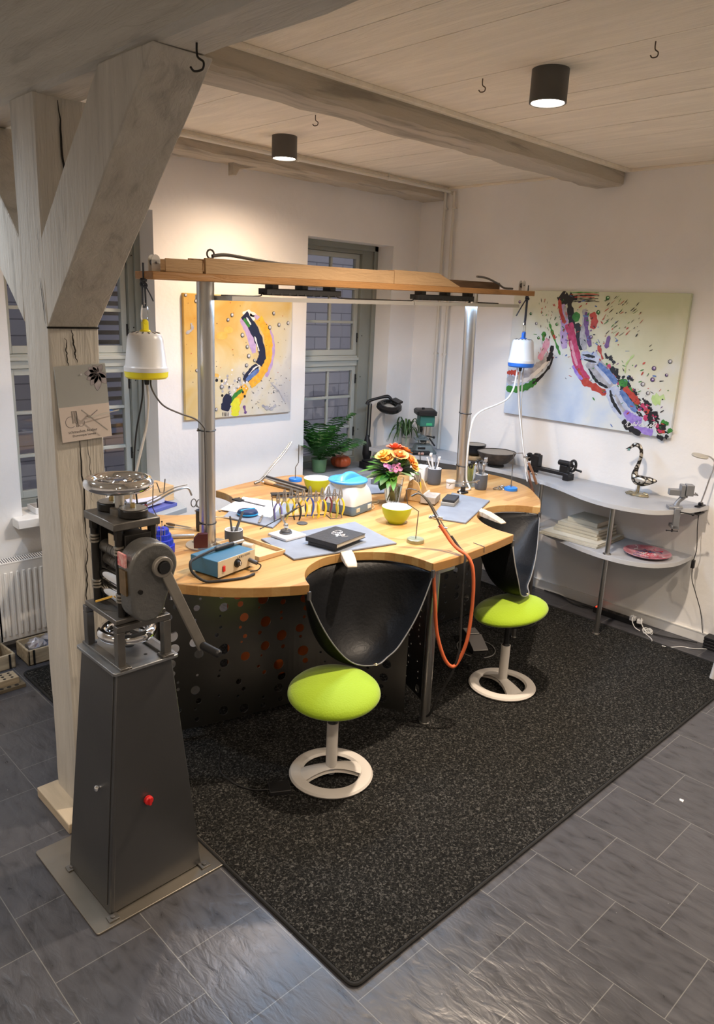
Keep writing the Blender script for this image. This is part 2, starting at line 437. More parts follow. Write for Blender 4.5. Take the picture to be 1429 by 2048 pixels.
# windows
M_FRAME = mat('grey_window_paint', (0.26, 0.28, 0.255), 0.45, bump=.1, bscale=25, var=.06)
M_SASH = mat('pale_sash_paint', (0.44, 0.47, 0.44), 0.42, bump=.08, bscale=25)
M_PANE = mat('window_pane', (1, 1, 1), 0.02, trans=1.0, ior=1.45, spec=0.5)
M_IRON = mat('black_iron', (0.03, 0.03, 0.03), 0.5, metal=.7)
def window(name, X_a, X_b, za, zb, y, sash_x0, sash_x1, rail_z, label):
    t = thing(name, label, 'window', ((X_a+X_b)/2, y, za)); t['kind'] = 'structure'
    ox = -(X_a+X_b)/2; oz = -za
    def bx(mb, a, b, c, d, y0, y1): mb.box((a+ox, y0, c+oz), (b+ox, y1, d+oz))
    fr = MB()
    bx(fr, X_a, sash_x0, za, zb, 0, .12); bx(fr, sash_x1, X_b, za, zb, 0, .12)
    bx(fr, sash_x0, sash_x1, zb-.075, zb, 0, .12); bx(fr, sash_x0, sash_x1, za, za+.05, 0, .12)
    bx(fr, X_a, X_a+.05, za, zb, -.02, .0); bx(fr, X_b-.045, X_b, za, zb, -.02, 0); bx(fr, X_a, X_b, zb-.045, zb, -.02, 0)
    fr.build('window_frame', M_FRAME, t, bevel=.003)
    tr = MB(); bx(tr, sash_x0, sash_x1, rail_z-.045, rail_z+.045, .015, .12); bx(tr, sash_x0, sash_x1, rail_z+.005, rail_z+.03, -.005, .02)
    tr.build('transom', M_SASH, t, bevel=.003)
    w = sash_x1-sash_x0; xm = (sash_x0+sash_x1)/2
    for (z0, z1, rows) in ((za+.05, rail_z-.045, 3), (rail_z+.045, zb-.075, 3)):
        for (a, b) in ((sash_x0, sash_x1),):
            s_ = MB(); e = .042
            bx(s_, a+.002, a+e, z0+.002, z1-.002, .03, .075); bx(s_, b-e, b-.002, z0+.002, z1-.002, .03, .075)
            bx(s_, a+e, b-e, z0+.002, z0+e+.008, .03, .075); bx(s_, a+e, b-e, z1-e, z1-.002, .03, .075)
            n = rows
            for k in range(1, n):
                zz = z0+(z1-z0)*k/n; bx(s_, a+e, b-e, zz-.011, zz+.011, .037, .068)
            mid = (a+b)/2; bx(s_, mid-.010, mid+.010, z0+e, z1-e, .038, .067)
            so = s_.build('sash', M_SASH, t, bevel=.002)
            g_ = MB(); bx(g_, a+e-.006, b-e+.006, z0+e-.006, z1-e+.006, .051, .055)
            g_.build('window_pane', M_PANE, so, smooth=False)
    h = MB()
    for zz in (za+.28, rail_z-.16, rail_z+.2, zb-.3):
        h.cyl((sash_x1+ox-.004, .026, zz+oz-.04), (sash_x1+ox-.004, .026, zz+oz+.04), .007, n=8)
        h.bar((sash_x1+ox-.004, .022, zz+oz), (sash_x1+ox+.035, .0, zz+oz+.02), .008, .008)
    h.build('window_hinge', M_IRON, t)
    return t
window('window_2', W2[0], W2[1], W2[2], W2[3], YB+.20, 4.10, 4.74, 1.73, 'grey-green casement window behind the overhead rack, between the two paintings')
window('window_1', W1[0], W1[1], W1[2], W1[3], YB+.20, 1.72, 2.545, 1.775, 'grey-green casement window behind the timber post')
# sills
M_SILLG = mat('sill_grey', (0.20, 0.20, 0.20), .5, var=.2, vscale=8)
structure(MB().box((W2[0]+.002, YB-.012, W2[2]-.03), (W2[1]-.002, YB+.2, W2[2]+.002)).build('trim_4', M_SILLG, bevel=.004), 'grey sill of the window behind the flowers')
structure(MB().box((1.60, YB-.10, W1[2]-.055), (2.66, YB, W1[2]+.004)).box((W1[0]+.002, YB-.01, W1[2]-.03), (W1[1]-.002, YB+.2, W1[2]+.004)).build('trim_5', M_WHITEPAINT, bevel=.006), 'white sill of the window behind the timber post')
# outside: brick house opposite and the louvre over the way
def make_brick_mat():
    m, nt, b, tc = nodes_of('outdoor_brick', 0.9)
    br = N(nt, 'ShaderNodeTexBrick', offset=0.5); br.inputs['Scale'].default_value = 1.0
    br.inputs['Brick Width'].default_value = 0.44; br.inputs['Row Height'].default_value = 0.15; br.inputs['Mortar Size'].default_value = 0.006
    br.inputs['Color1'].default_value = (0.66, 0.63, 0.64, 1); br.inputs['Color2'].default_value = (0.56, 0.53, 0.55, 1); br.inputs['Mortar'].default_value = (0.26, 0.25, 0.27, 1)
    mp = N(nt, 'ShaderNodeMapping'); mp.inputs['Rotation'].default_value = (PI/2, 0, 0); nt.links.new(tc.outputs['Object'], mp.inputs['Vector'])
    nt.links.new(mp.outputs[0], br.inputs['Vector']); nt.links.new(br.outputs['Color'], b.inputs['Base Color'])
    return m
M_BRICK = make_brick_mat()
structure(MB().box((-4, 7.4, -1), (14, 7.6, 4.2)).build('wall_outside', M_BRICK, smooth=False), 'pale brick wall of the house seen through the windows')
structure(MB().box((-5, YB+T+.01, -1.1), (15, 12, -1)).build('ground', mat('outdoor_paving', (0.2, 0.2, 0.21), .9, var=.2)), 'dusky paving outside the windows')
lv = thing('louvre_shutter', 'blue-grey louvred shutter seen outside through the window behind the timber post', 'shutter', (3.1, 6.6, 0.9))
sl = MB()
for k in range(16): sl.box((-.55, -.03, .06+k*.085), (.55, .03, .06+k*.085+.045), TR(0, 0, 0))
sl.build('slat', mat('shutter_paint', (0.42, 0.45, 0.58), .6), lv, smooth=False)
MB().box((-.6, -.02, -1.9), (-.55, .04, 1.45)).box((.55, -.02, -1.9), (.6, .04, 1.45)).box((-.55, .03, .03), (.55, .045, 1.45)).build('shutter_frame', mat('shutter_dark', (0.04, 0.045, 0.07), .7), lv, smooth=False)

# rug
rugo = thing('rug', 'large charcoal speckled rug with black bound edge under the workbench', 'rug', (3.19, 2.82, 0))
MB().box((-1.74, -1.427, 0.0005), (1.735, 1.42, .0085)).build('pile', M_RUG, rugo, smooth=False)
rp = [(-1.74, -1.427, .006), (1.735, -1.427, .006), (1.735, 1.42, .006), (-1.74, 1.42, .006)]
be = MB()
cr = []
for (x, y), a0 in (((1.715, -1.407), -PI/2), ((1.715, 1.40), 0), ((-1.72, 1.40), PI/2), ((-1.72, -1.407), PI)):
    for k in range(5): a = a0+PI/2*k/4; cr.append((x+.03*math.cos(a), y+.03*math.sin(a), .0075))
be.tube(cr, .0075, 8, closed=True)
be.build('bound_edge', mat('rug_binding', (0.012, 0.012, 0.012), .8), rugo)
# ------------------------------------------------------------ ceiling spots (the room's lamps, plus unseen ones added for fill)
M_LAMPBODY = mat('anthracite_lamp', (0.10, 0.095, 0.088), 0.55)
M_LAMPGLOW = mat('lamp_glow', (1, .9, .8), .5, emit=(1.0, 0.85, 0.72), estr=22)
def ceiling_spot(x, y, label, power=1.0, cone=160, col=None):
    t = thing('ceiling_spotlight', label, 'ceiling light', (x, y, ZC), group='cylindrical ceiling spotlights')
    MB().lathe([(0, 0), (.078, 0), (.078, -.128), (.074, -.130), (.070, -.128), (.070, -.118), (0, -.118)], n=40).build('lamp_housing', M_LAMPBODY, t)
    MB().lathe([(0, -.1225), (.069, -.1225), (.069, -.119), (0, -.119)], n=40).build('diffuser', M_LAMPGLOW, t, label='glowing white diffuser')
    L = bpy.data.lights.new('spot_bulb', 'SPOT'); L.energy = CEIL_LAMP_W*power; L.color = col or WARM; L.spot_size = math.radians(cone); L.spot_blend = 1.0; L.shadow_soft_size = .05
    lo = bpy.data.objects.new('spot_bulb', L); COL.objects.link(lo); lo.parent = t; lo.location = (0, 0, -.135)
    return t
ceiling_spot(3.00, 2.01, 'anthracite cylinder spotlight on the ceiling on the right, nearer of the two in view', 1.1)
ceiling_spot(3.16, 4.00, 'anthracite cylinder spotlight on the ceiling by the window wall, beyond the cross beam', .45, col=(1.0, .74, .52))
ceiling_spot(3.0, -0.3, 'anthracite cylinder spotlight on the ceiling behind the viewer, to the right', .45)
ceiling_spot(0.35, 0.35, 'anthracite cylinder spotlight on the ceiling above the viewer', .45)
ceiling_spot(-0.9, 2.4, 'anthracite cylinder spotlight on the ceiling left of the timber post', .40)
ceiling_spot(0.55, 3.75, 'added cool fill spotlight on the ceiling by the radiator, out of view', .30, col=(.78, .88, 1.0))  # added unseen spot, stands in for a cool source off to the left
ceiling_spot(-1.2, -1.2, 'added fill spotlight, unseen, on the ceiling far behind the viewer', .5)  # added out of view to raise the ambient light
ceiling_spot(4.3, 0.2, 'added fill spotlight, unseen, on the ceiling off the right edge, near the right wall', .6)  # another unseen spot, added as ambient fill
# ------------------------------------------------------------ the four-seat workbench
ZT = 0.97
def make_butcher():
    m, nt, b, tc = nodes_of('butcher_block', 0.38, 0.45)
    mp = N(nt, 'ShaderNodeMapping'); mp.inputs['Rotation'].default_value = (0, 0, math.radians(-3)); nt.links.new(tc.outputs['Object'], mp.inputs['Vector'])
    br = N(nt, 'ShaderNodeTexBrick', offset=0.37, offset_frequency=2); br.inputs['Scale'].default_value = 1
    br.inputs['Brick Width'].default_value = .62; br.inputs['Row Height'].default_value = .045; br.inputs['Mortar Size'].default_value = .0004; br.inputs['Bias'].default_value = 0
    br.inputs['Color1'].default_value = (0, 0, 0, 1); br.inputs['Color2'].default_value = (1, 1, 1, 1); br.inputs['Mortar'].default_value = (.2, .2, .2, 1)
    nt.links.new(mp.outputs[0], br.inputs['Vector'])
    m2 = N(nt, 'ShaderNodeMapping'); m2.inputs['Scale'].default_value = (2.2, 40, 40); nt.links.new(tc.outputs['Object'], m2.inputs['Vector'])
    n1 = N(nt, 'ShaderNodeTexNoise', Scale=1.5, Detail=6.0, Distortion=.6); nt.links.new(m2.outputs[0], n1.inputs['Vector'])
    mx = N(nt, 'ShaderNodeMix', data_type='FLOAT'); mx.inputs[0].default_value = .45
    nt.links.new(br.outputs['Color'], mx.inputs[2]); nt.links.new(n1.outputs['Fac'], mx.inputs[3])
    r = ramp(nt, [(0.1, (0.36, 0.175, 0.05)), (0.42, (0.47, 0.255, 0.085)), (0.62, (0.54, 0.315, 0.115)), (0.95, (0.60, 0.40, 0.18))])
    nt.links.new(mx.outputs[0], r.inputs[0]); nt.links.new(r.outputs[0], b.inputs['Base Color'])
    return m
M_BUTCHER = make_butcher()
M_STEEL = mat('brushed_steel', (0.55, 0.54, 0.52), .32, 1.0, bump=.06, bscale=8, stretch=(60, 60, 1))
M_STEELD = mat('dark_sheet_steel', (0.16, 0.155, 0.145), .36, 1.0, var=.3, vscale=1.5)
M_CHROME = mat('chrome', (0.85, 0.85, 0.86), .07, 1.0)
M_BLACK = mat('black_plastic', (0.014, 0.014, 0.015), .45)
M_RUBBER = mat('black_rubber', (0.02, 0.02, 0.02), .7)
M_DGREY = mat('dark_grey_metal', (0.10, 0.10, 0.105), .5, .4)
bench = thing('workbench', 'large four-seat jewellers workbench of oiled beech with curved cut-outs', 'workbench', (3.145, 3.2, 0))
BX, BY = 3.145, 3.2
def arc(cx, cy, r, a0, a1, n):
    return [(cx+r*math.cos(math.radians(a0+(a1-a0)*i/n)), cy+r*math.sin(math.radians(a0+(a1-a0)*i/n))) for i in range(n+1)]
lob_l = spline2([(2.099, 2.426), (2.0, 2.474), (1.879, 2.546), (1.771, 2.633), (1.676, 2.742), (1.60, 2.86), (1.525, 3.02), (1.495, 3.2), (1.52, 3.40), (1.61, 3.60), (1.76, 3.76), (1.93, 3.87), (2.08, 3.92)], 4)
b1 = spline2([(2.784, 2.27), (2.782, 2.403), (2.747, 2.505), (2.694, 2.570), (2.625, 2.620), (2.54, 2.660), (2.419, 2.672), (2.34, 2.655), (2.257, 2.619), (2.186, 2.561), (2.133, 2.495), (2.099, 2.426)], 4)
fe = spline2([(3.552, 2.321), (3.365, 2.296), (3.159, 2.276), (2.967, 2.264), (2.784, 2.27)], 3)
b2 = spline2([(4.227, 2.578), (4.18, 2.67), (4.10, 2.74), (4.018, 2.777), (3.909, 2.782), (3.80, 2.755), (3.70, 2.70), (3.63, 2.62), (3.585, 2.54), (3.556, 2.44), (3.552, 2.321)], 4)
lob_r = spline2([(4.227, 2.578), (4.337, 2.648), (4.425, 2.713), (4.504, 2.791), (4.60, 2.89), (4.675, 2.985), (4.735, 3.11), (4.78, 3.26), (4.785, 3.40), (4.74, 3.56), (4.64, 3.71), (4.50, 3.83), (4.35, 3.92), (4.19, 3.97)], 4)
b4 = arc(3.86, 4.10, .345, -22, -197, 26)
be_ = spline2([(3.53, 4.205), (3.40, 4.245), (3.18, 4.24), (3.0, 4.212), (2.783, 4.158), (2.734, 4.145)], 3)
b3 = arc(2.40, 4.06, .345, 14, -156, 26)
outline = lob_l[::-1][:-1] + []
# counter-clockwise run: left lobe (back to front) -> cut-out 1 -> front edge -> cut-out 2 -> right lobe -> cut-out 4 -> back edge -> cut-out 3
outline = lob_l[::-1] + b1[::-1][1:] + fe[::-1][1:] + b2[::-1][1:] + lob_r[1:] + b4[1:] + be_[1:] + b3[1:]
outline = [(x-BX, y-BY) for x, y in outline]
MB().prism(outline, .922, ZT).build('tabletop', M_BUTCHER, bench, bevel=.003, ang=30)
def leg(x, y, r=.025, z1=.922):
    MB().cyl((x-BX, y-BY, .012), (x-BX, y-BY, z1), r, n=24).cyl((x-BX, y-BY, .009), (x-BX, y-BY, .02), r+.004, n=24).build('leg', M_STEEL, bench)
leg(2.872, 2.325); leg(4.20, 2.66, .014); leg(3.42, 4.1); leg(1.80, 3.3); leg(4.55, 3.35)
# bracket at the front leg and rails under the top
MB().box((2.86-BX, 2.30-BY, .885), (3.0-BX, 2.345-BY, .922)).box((2.872-.02-BX, 2.35-BY, .87), (2.872+.02-BX, 3.2-BY, .91)).box((1.8-BX, 3.18-BY, .87), (4.5-BX, 3.22-BY, .91)).build('under_frame', M_STEEL, bench, bevel=.003)
# perforated curved modesty panels under the top
def perforated_panel(name, plan, z0, z1, seed, parent):
    """sheet of small cells with round holes of several sizes punched through; built on the curve of the plan"""
    C_ = spline2(plan, 14); P = [Vector((x, y, 0)) for x, y in C_]
    S = [0]
    for a, b2_ in zip(P, P[1:]): S.append(S[-1]+(b2_-a).length)
    L = S[-1]
    def at(s):
        s = min(max(s, 0), L-1e-6); i = 0
        while i < len(S)-2 and S[i+1] < s: i += 1
        return P[i].lerp(P[i+1], (s-S[i])/(S[i+1]-S[i]))
    rnd = random.Random(seed); holes = []
    cell = .012
    tries = 0
    cols = [0.06+i*.118 for i in range(int(L/.118))]
    for cx_ in cols:
        z = z0+.03+rnd.uniform(0, .03)
        while z < z1-.04:
            r = rnd.choice([.007, .007, .009, .012, .016, .024, .026, .030])
            s = cx_+rnd.uniform(-.022, .022)
            if all((s-h[0])**2+(z-h[1])**2 > (r+h[2]+.012)**2 for h in holes) and r+.01 < s < L-r-.01: holes.append((s, z, r))
            z += r*2+rnd.uniform(.012, .045)
    bm = bmesh.new()
    outer = [bm.verts.new((s, z, 0)) for s, z in [(L*i/40, z0) for i in range(41)] + [(L*(40-i)/40, z1) for i in range(41)]]
    edges = [bm.edges.new((outer[i], outer[(i+1) % len(outer)])) for i in range(len(outer))]
    for s, z, r in holes:
        n = 20 if r > .015 else 12
        vs = [bm.verts.new((s+r*math.cos(2*PI*k/n), z+r*math.sin(2*PI*k/n), 0)) for k in range(n)]
        edges += [bm.edges.new((vs[k], vs[(k+1) % n])) for k in range(n)]
    bmesh.ops.triangle_fill(bm, edges=edges, use_beauty=True, use_dissolve=False)
    for v in bm.verts: v.index = -1
    # cut long triangles so that the sheet can follow the curve
    for k in range(1, int(L/.03)):
        bmesh.ops.bisect_plane(bm, geom=list(bm.verts)+list(bm.edges)+list(bm.faces), dist=1e-5, plane_co=(k*.03, 0, 0), plane_no=(1, 0, 0))
    for v in bm.verts:
        q = at(v.co.x); v.co = Vector((q.x-BX, q.y-BY, v.co.y))
    bmesh.ops.recalc_face_normals(bm, faces=bm.faces)
    me = bpy.data.meshes.new(name); bm.to_mesh(me); bm.free()
    me.materials.append(M_STEELD)
    o = bpy.data.objects.new(name, me); COL.objects.link(o); o.parent = parent
    md = o.modifiers.new('solid', 'SOLIDIFY'); md.thickness = .003
    return o
perforated_panel('perforated_panel', [(1.70, 3.06), (1.9, 3.00), (2.15, 2.94), (2.42, 2.88), (2.60, 2.76), (2.72, 2.58), (2.80, 2.42)], .06, .915, 4, bench)
perforated_panel('perforated_panel', [(2.98, 2.45), (3.10, 2.72), (3.3, 2.93), (3.6, 3.05), (3.95, 3.08), (4.3, 3.05)], .06, .915, 9, bench)
# bench pins wedged into the edge of each cut-out
M_PIN = mat('worn_pale_wood', (0.58, 0.50, 0.40), .75, var=.3, vscale=7, stretch=(1, 6, 1), bump=.2)
def bench_pin(x, y, a, L=.17, w=.066):
    """wedge tapering to the front; a = direction it points in"""
    mx = TR(x-BX, y-BY, .955) @ rotz(a)
    mb = MB(); sec = [(0, w/2, .024, -.010), (L*.4, w/2, .022, -.012), (L*.85, w*.45, .004, -.014), (L, w*.36, -.006, -.014)]
    vs = []
    for X, hw, zt, zb in sec: vs += [(X, -hw, zb), (X, hw, zb), (X, hw, zt), (X, -hw, zt)]
    fs = [(0,3,2,1)] + [(i*4+k, i*4+(k+1)%4, (i+1)*4+(k+1)%4, (i+1)*4+k) for i in range(3) for k in range(4)] + [(12,13,14,15)]
    mb.add(vs, fs, mx).build('bench_pin', M_PIN, bench, bevel=.006)
    MB().box((-.03, -.05, -.035), (.004, .05, -.012), mx).box((-.02, -.045, -.012), (.0, -.036, .02), mx).box((-.02, .036, -.012), (.0, .045, .02), mx).build('pin_holder', M_DGREY, bench, bevel=.002)
bench_pin(2.555, 2.675, math.radians(-121)); bench_pin(3.825, 2.79, math.radians(-102), .25, .06)
bench_pin(2.42, 3.70, math.radians(90)); bench_pin(3.86, 3.74, math.radians(90))
# little wire staple in the front edge
MB().tube([(3.225-BX, 2.36-BY, ZT+.002), (3.215-BX, 2.279-BY, ZT+.003), (3.215-BX, 2.277-BY, .94)], .002, 6).build('wire_staple', M_DGREY, bench)

# leather skins slung under the cut-outs
M_LEATHER = mat('black_leather', (0.006, 0.0065, 0.008), .48, bump=.2, bscale=60, var=.35, vscale=5, spec=.3)
M_EDGE = mat('leather_edge', (0.20, 0.20, 0.20), .7)
def leather_skin(label, arc_pts, depth, off, front_out, seed):
    """back edge runs round the cut-out, the free front rim sags as a deep U between the two horns"""
    A = arc_pts; n = len(A); rnd = random.Random(seed)
    a, z_ = Vector((*A[0], 0)), Vector((*A[-1], 0)); mid = (a+z_)/2
    inward = (Vector((*A[n//2], 0))-mid).normalized()
    base = Vector((mid.x, mid.y, 0))
    t = thing('leather_skin', label, 'leather apron', (mid.x, mid.y, .5), group='leather skins slung under the bench')
    def backp(u):
        k = u*(n-1); i = min(int(k), n-2); p = Vector((*A[i], 0)).lerp(Vector((*A[i+1], 0)), k-i)
        return p
    def rim(u):
        p = a.lerp(z_, u); s_ = 1-abs(2*u-1)**2.2
        sk = math.sin(PI*u)
        return p - inward*front_out*sk + Vector((off[0], off[1], 0))*sk**.8 + Vector((0, 0, .905-depth*s_))
    def fn(u, v):
        # v = 0 back edge under the top, v = 1 front rim
        b0 = backp(u); b0 = b0 + inward*.006; b0.z = .918
        r1 = rim(u)
        s_ = math.sin(PI*u)
        p = b0.lerp(r1, v)
        # belly: drop quickly from the back edge
        drop = (.918-r1.z)
        p.z = .918 - drop*(1-(1-v)**5.0) - .055*s_*math.sin(PI*min(1, v*1.02))*v
        fold = .014*math.sin(u*17+seed)*math.sin(PI*u)*v**1.5*(1-.4*v) + .018*math.exp(-((u-.78)/.05)**2)*v*(1-v)*2 + .016*math.exp(-((u-.62)/.06)**2)*v**2
        p = p + inward*fold
        return (p.x-mid.x, p.y-mid.y, p.z-.5)
    o = MB().grid(fn, 56, 26).build('skin', M_LEATHER, t, ang=180, solid=.003)
    MB().tube([fn(i/55, 1.0) for i in range(56)], .0034, 6).build('stitched_rim', M_EDGE, t)
    ey = fn(.52, .985); MB().lathe([(.008, -.003), (.012, 0), (.008, .003), (.005, .002), (.005, -.002), (.008, -.003)], ey, 14).build('eyelet', mat('brass', (.6, .45, .2), .3, 1.0), t)
    for u in (0.0, 1.0):
        p = Vector(fn(u, 1.0)); MB().bar(p+Vector((0, 0, -.01)), p+Vector((0, 0, .03)), .016, .012).build('strap_end', M_DGREY, t)
    return t
s1 = b1[::-1]; s2 = b2[::-1]
leather_skin('black leather skin slung under the front cut-out, over the nearer green stool', s1, .405, (0, 0), .03, 1)
leather_skin('black leather skin slung under the right-hand cut-out, over the farther green stool', s2, .30, (-.26, -.21), .0, 2)

# ------------------------------------------------------------ overhead rack on two steel columns
CL, CR = Vector((2.05, 3.185, ZT)), Vector((4.305, 3.305, ZT))
PLa, PLb = Vector((1.727, 3.174, 2.276)), Vector((4.887, 3.30, 2.325))
rack = thing('overhead_rack', 'long oiled wooden rail on two brushed steel columns above the workbench', 'overhead rack', CL)
def RL(p): return Vector(p)-CL
MB().cyl(RL(CL+Vector((0,0,.01))), RL((2.052, 3.185, 2.281)), .0415, n=36).build('column', M_STEEL, rack)
MB().cyl(RL(CR+Vector((0,0,.01))), RL((4.21, 3.273, 2.316)), .0415, n=36).build('column', M_STEEL, rack)
for p in (CL, CR):
    q = RL(p); f_ = MB().lathe([(0, 0), (.112, 0), (.112, .006), (.046, .007), (.046, .016), (0, .016)], q, 36).build('column_flange', M_STEEL, rack)
    for k in range(4): MB().cyl(q+Vector((.085*math.cos(k*PI/2+.5), .085*math.sin(k*PI/2+.5), .006)), q+Vector((.085*math.cos(k*PI/2+.5), .085*math.sin(k*PI/2+.5), .011)), .007, n=8).build('bolt', M_CHROME, f_)
M_RAIL = make_timber_mat('oiled_rail_wood', (0.42, 0.22, 0.085), 0, .62)
MATS['oiled_rail_wood'].node_tree.nodes['Principled BSDF'].inputs['Roughness'].default_value = .42
M_RAIL2 = make_timber_mat('pale_rail_wood', (0.50, 0.33, 0.18), 0, .7)
ax_ = (PLb-PLa); Lr = ax_.length; ax_n = ax_.normalized(); sd = Vector((0, 0, 1)).cross(ax_n).normalized(); upn = ax_n.cross(sd)
RM = Matrix(((ax_n.x, sd.x, upn.x, PLa.x-CL.x), (ax_n.y, sd.y, upn.y, PLa.y-CL.y), (ax_n.z, sd.z, upn.z, PLa.z-CL.z), (0,0,0,1)))
def rbox(mb, x0, x1, y0, y1, z0, z1): return mb.box((x0, y0, z0), (x1, y1, z1), RM)
MB().box((0, -.075, 0), (Lr, .075, .034)).build('rail_board', M_RAIL, rack, bevel=.003).matrix_local = RM
MB().box((.28, -.072, .034), (1.60, -.058, .104)).box((.28, .058, .034), (1.60, .072, .104)).box((.28, -.058, .034), (1.6, .058, .045)).build('cable_trough', M_RAIL2, rack, bevel=.002).matrix_local = RM
MB().box((.075, -.060, .034), (.275, -.054, .092)).box((.075, .054, .034), (.275, .060, .092)).box((.075, -.054, .034), (.275, .054, .040)).box((.268, -.054, .04), (.275, .054, .092)).build('end_tray', M_RAIL2, rack, bevel=.002).matrix_local = RM
mxz = RM @ Matrix(((1,0,0,0),(0,0,-1,0),(0,1,0,0),(0,0,0,1)))
we = MB()
for yy in (-.072, .045): we.prism([(1.605, .034), (2.26, .034), (2.02, .112), (1.605, .112)], -yy-.012, -yy, Matrix(((1,0,0,0),(0,0,-1,0),(0,1,0,0),(0,0,0,1))))
we.box((1.605, -.06, .034), (1.62, .045, .11)).build('wedge_end', M_RAIL2, rack, bevel=.002).matrix_local = RM
MB().box((2.25, .03, .034), (2.86, .06, .082)).build('back_batten', mat('dark_wood', (.16, .10, .06), .6, var=.3, stretch=(1, 8, 8)), rack, bevel=.003).matrix_local = RM
def pulley(x):
    mb = MB()
    for yy in (-.016, .013): mb.box((x-.022, yy, .034), (x+.022, yy+.003, .085)).cyl((x, yy, .085), (x, yy+.003, .085), .022, n=20)
    o = mb.build('pulley', M_WHITEPAINT, rack, bevel=.001); o.matrix_local = RM
    w = MB().cyl((x, -.010, .072), (x, .010, .072), .016, n=20).cyl((x, -.018, .072), (x, .018, .072), .005, n=10).build('pulley_wheel', M_DGREY, o)
pulley(.055); pulley(Lr-.06)
ey = MB(); ey.tube([(.36+.020*math.cos(2*PI*i/20), 0, .126+.020*math.sin(2*PI*i/20)) for i in range(20)], .0045, 8, closed=True).cyl((.36, 0, .034), (.36, 0, .108), .005)
ey.build('eye_bolt', M_DGREY, rack).matrix_local = RM

# ropes and cables lying along the rail
M_ROPE = mat('grey_blue_cord', (0.06, 0.07, 0.09), .8, bump=.4, bscale=300)
M_CABLE = mat('grey_cable', (0.10, 0.095, 0.09), .55)
def rp_(x, y, z): v = RM @ Vector((x, y, z)); return v+CL
def loose(name, label, cat, pts, r, m, n=8, sm=6, group=None):
    c = sum((Vector(p) for p in pts), Vector())/len(pts)
    o = MB().tube([Vector(p)-c for p in pts], r, n, smooth=sm).build(name, m); o.location = c
    return tag(o, label, cat, group)
loose('cable', 'thick grey cable lying on the wooden overhead rail', 'cable', [rp_(.37, 0, .118), rp_(.46, .01, .128), rp_(.62, .0, .116), rp_(.80, -.01, .104), rp_(.95, -.02, .100), rp_(1.1, -.02, .08), rp_(1.2, -.03, .052)], .008, M_CABLE)
loose('cable', 'loose cable end on the right of the overhead rail', 'cable', [rp_(2.50, -.02, .110), rp_(2.6, -.03, .104), rp_(2.72, -.04, .074), rp_(2.80, -.045, .046), rp_(2.9, -.05, .044)], .007, M_CABLE)

# two LED bench lights slung under the rail
M_LED = mat('led_glow', (1, 1, 1), .5, emit=COLD, estr=LED_STRENGTH)
M_ALU = mat('aluminium_edge', (0.55, 0.53, 0.50), .4, .9)
def led_light(x0, x1, zoff, label, driver, w=.30):
    cx_ = (x0+x1)/2; o_ = rp_(cx_, 0, -.071+zoff)
    t = thing('led_panel_light', label, 'bench light', o_, group='led panel lights under the rail', rot=(0, -math.asin(ax_n.z), math.atan2(ax_n.y, ax_n.x)))
    h = (x1-x0)/2
    MB().box((-h, -w/2, -.004), (h, w/2, .009)).box((-h, -w/2, -.012), (h, -w/2+.010, -.004)).box((-h, w/2-.010, -.012), (h, w/2, -.004)).box((-h, -w/2+.01, -.012), (-h+.01, w/2-.01, -.004)).box((h-.01, -w/2+.01, -.012), (h, w/2-.01, -.004)).build('panel_frame', M_ALU, t)
    MB().box((-h+.012, -w/2+.012, -.0117), (h-.012, w/2-.012, -.0045)).build('diffuser', M_LED, t, smooth=False, label='glowing white diffuser')
    d0, d1 = driver
    dr = MB().box((d0, -.035, .022), (d1, .035, .052))
    for k in range(9): x = d0+.03+(d1-d0-.08)*k/8; dr.box((x, -.037, .018), (x+.018, .037, .03))
    dr.build('led_driver', M_BLACK, t, bevel=.002)
    for x in (d0+.06, (d0+d1)/2, d1-.06): MB().box((x-.02, -.03, .045), (x+.02, .03, .0705-zoff)).build('hanger', M_BLACK, t)
    MB().tube([(d0, 0, .03), (d0-.03, 0, .012), (d0-.2, .01, .011), (-h+.05, 0, .011)], .004, 6, smooth=5).build('lamp_cable', M_BLACK, t)
    MB().tube([(d1, 0, .03), (d1+.05, 0, .014), (h-.04, 0, .0115)], .004, 6, smooth=5).build('lamp_cable', M_BLACK, t)
    return t
led_light(.37, 1.70, 0, 'flat white LED panel light, left of two under the overhead rail', (-.36, .17))
led_light(1.705, 2.85, .0, 'flat white LED panel light, right of two under the overhead rail', (-.40, .22))
# ------------------------------------------------------------ rolling mill on its sheet-steel pedestal
M_GUN = mat('gunmetal_paint', (0.135, 0.135, 0.135), .34, .75, var=.12, vscale=2, bump=.03, bscale=60)
M_IRONG = mat('worn_iron', (0.20, 0.19, 0.175), .42, .85, var=.3, vscale=9, bump=.12, bscale=30)
M_DARKIRON = mat('oily_dark_iron', (0.035, 0.033, 0.031), .4, .6, var=.3, vscale=8)
M_HAMMER = mat('hammered_grey', (0.165, 0.165, 0.16), .38, .55, bump=.2, bscale=90)
M_BRASS = MATS.get('brass')
M_RED = mat('red_plastic', (0.60, 0.02, 0.02), .35)
MX, MY = 1.17, 2.355
plate = MB()
pp = []
for (x, y), a0 in (((1.44, 2.155), -PI/2), ((1.44, 2.69), 0), ((.915, 2.69), PI/2), ((.915, 2.155), PI)):
    for k in range(4): pp.append((x-1.18+.012*math.cos(a0+PI/2*k/3), y-2.42+.012*math.sin(a0+PI/2*k/3)))
po = plate.prism(pp, .0, .009).build('floor_plate', mat('brushed_floor_plate', (0.30, 0.27, 0.225), .36, .9, var=.18, vscale=3, bump=.05, bscale=12), bevel=.002)
po.location = (1.18, 2.42, .0)
tag(po, 'square bronze-grey metal plate on the tiles under the mill pedestal', 'floor plate')
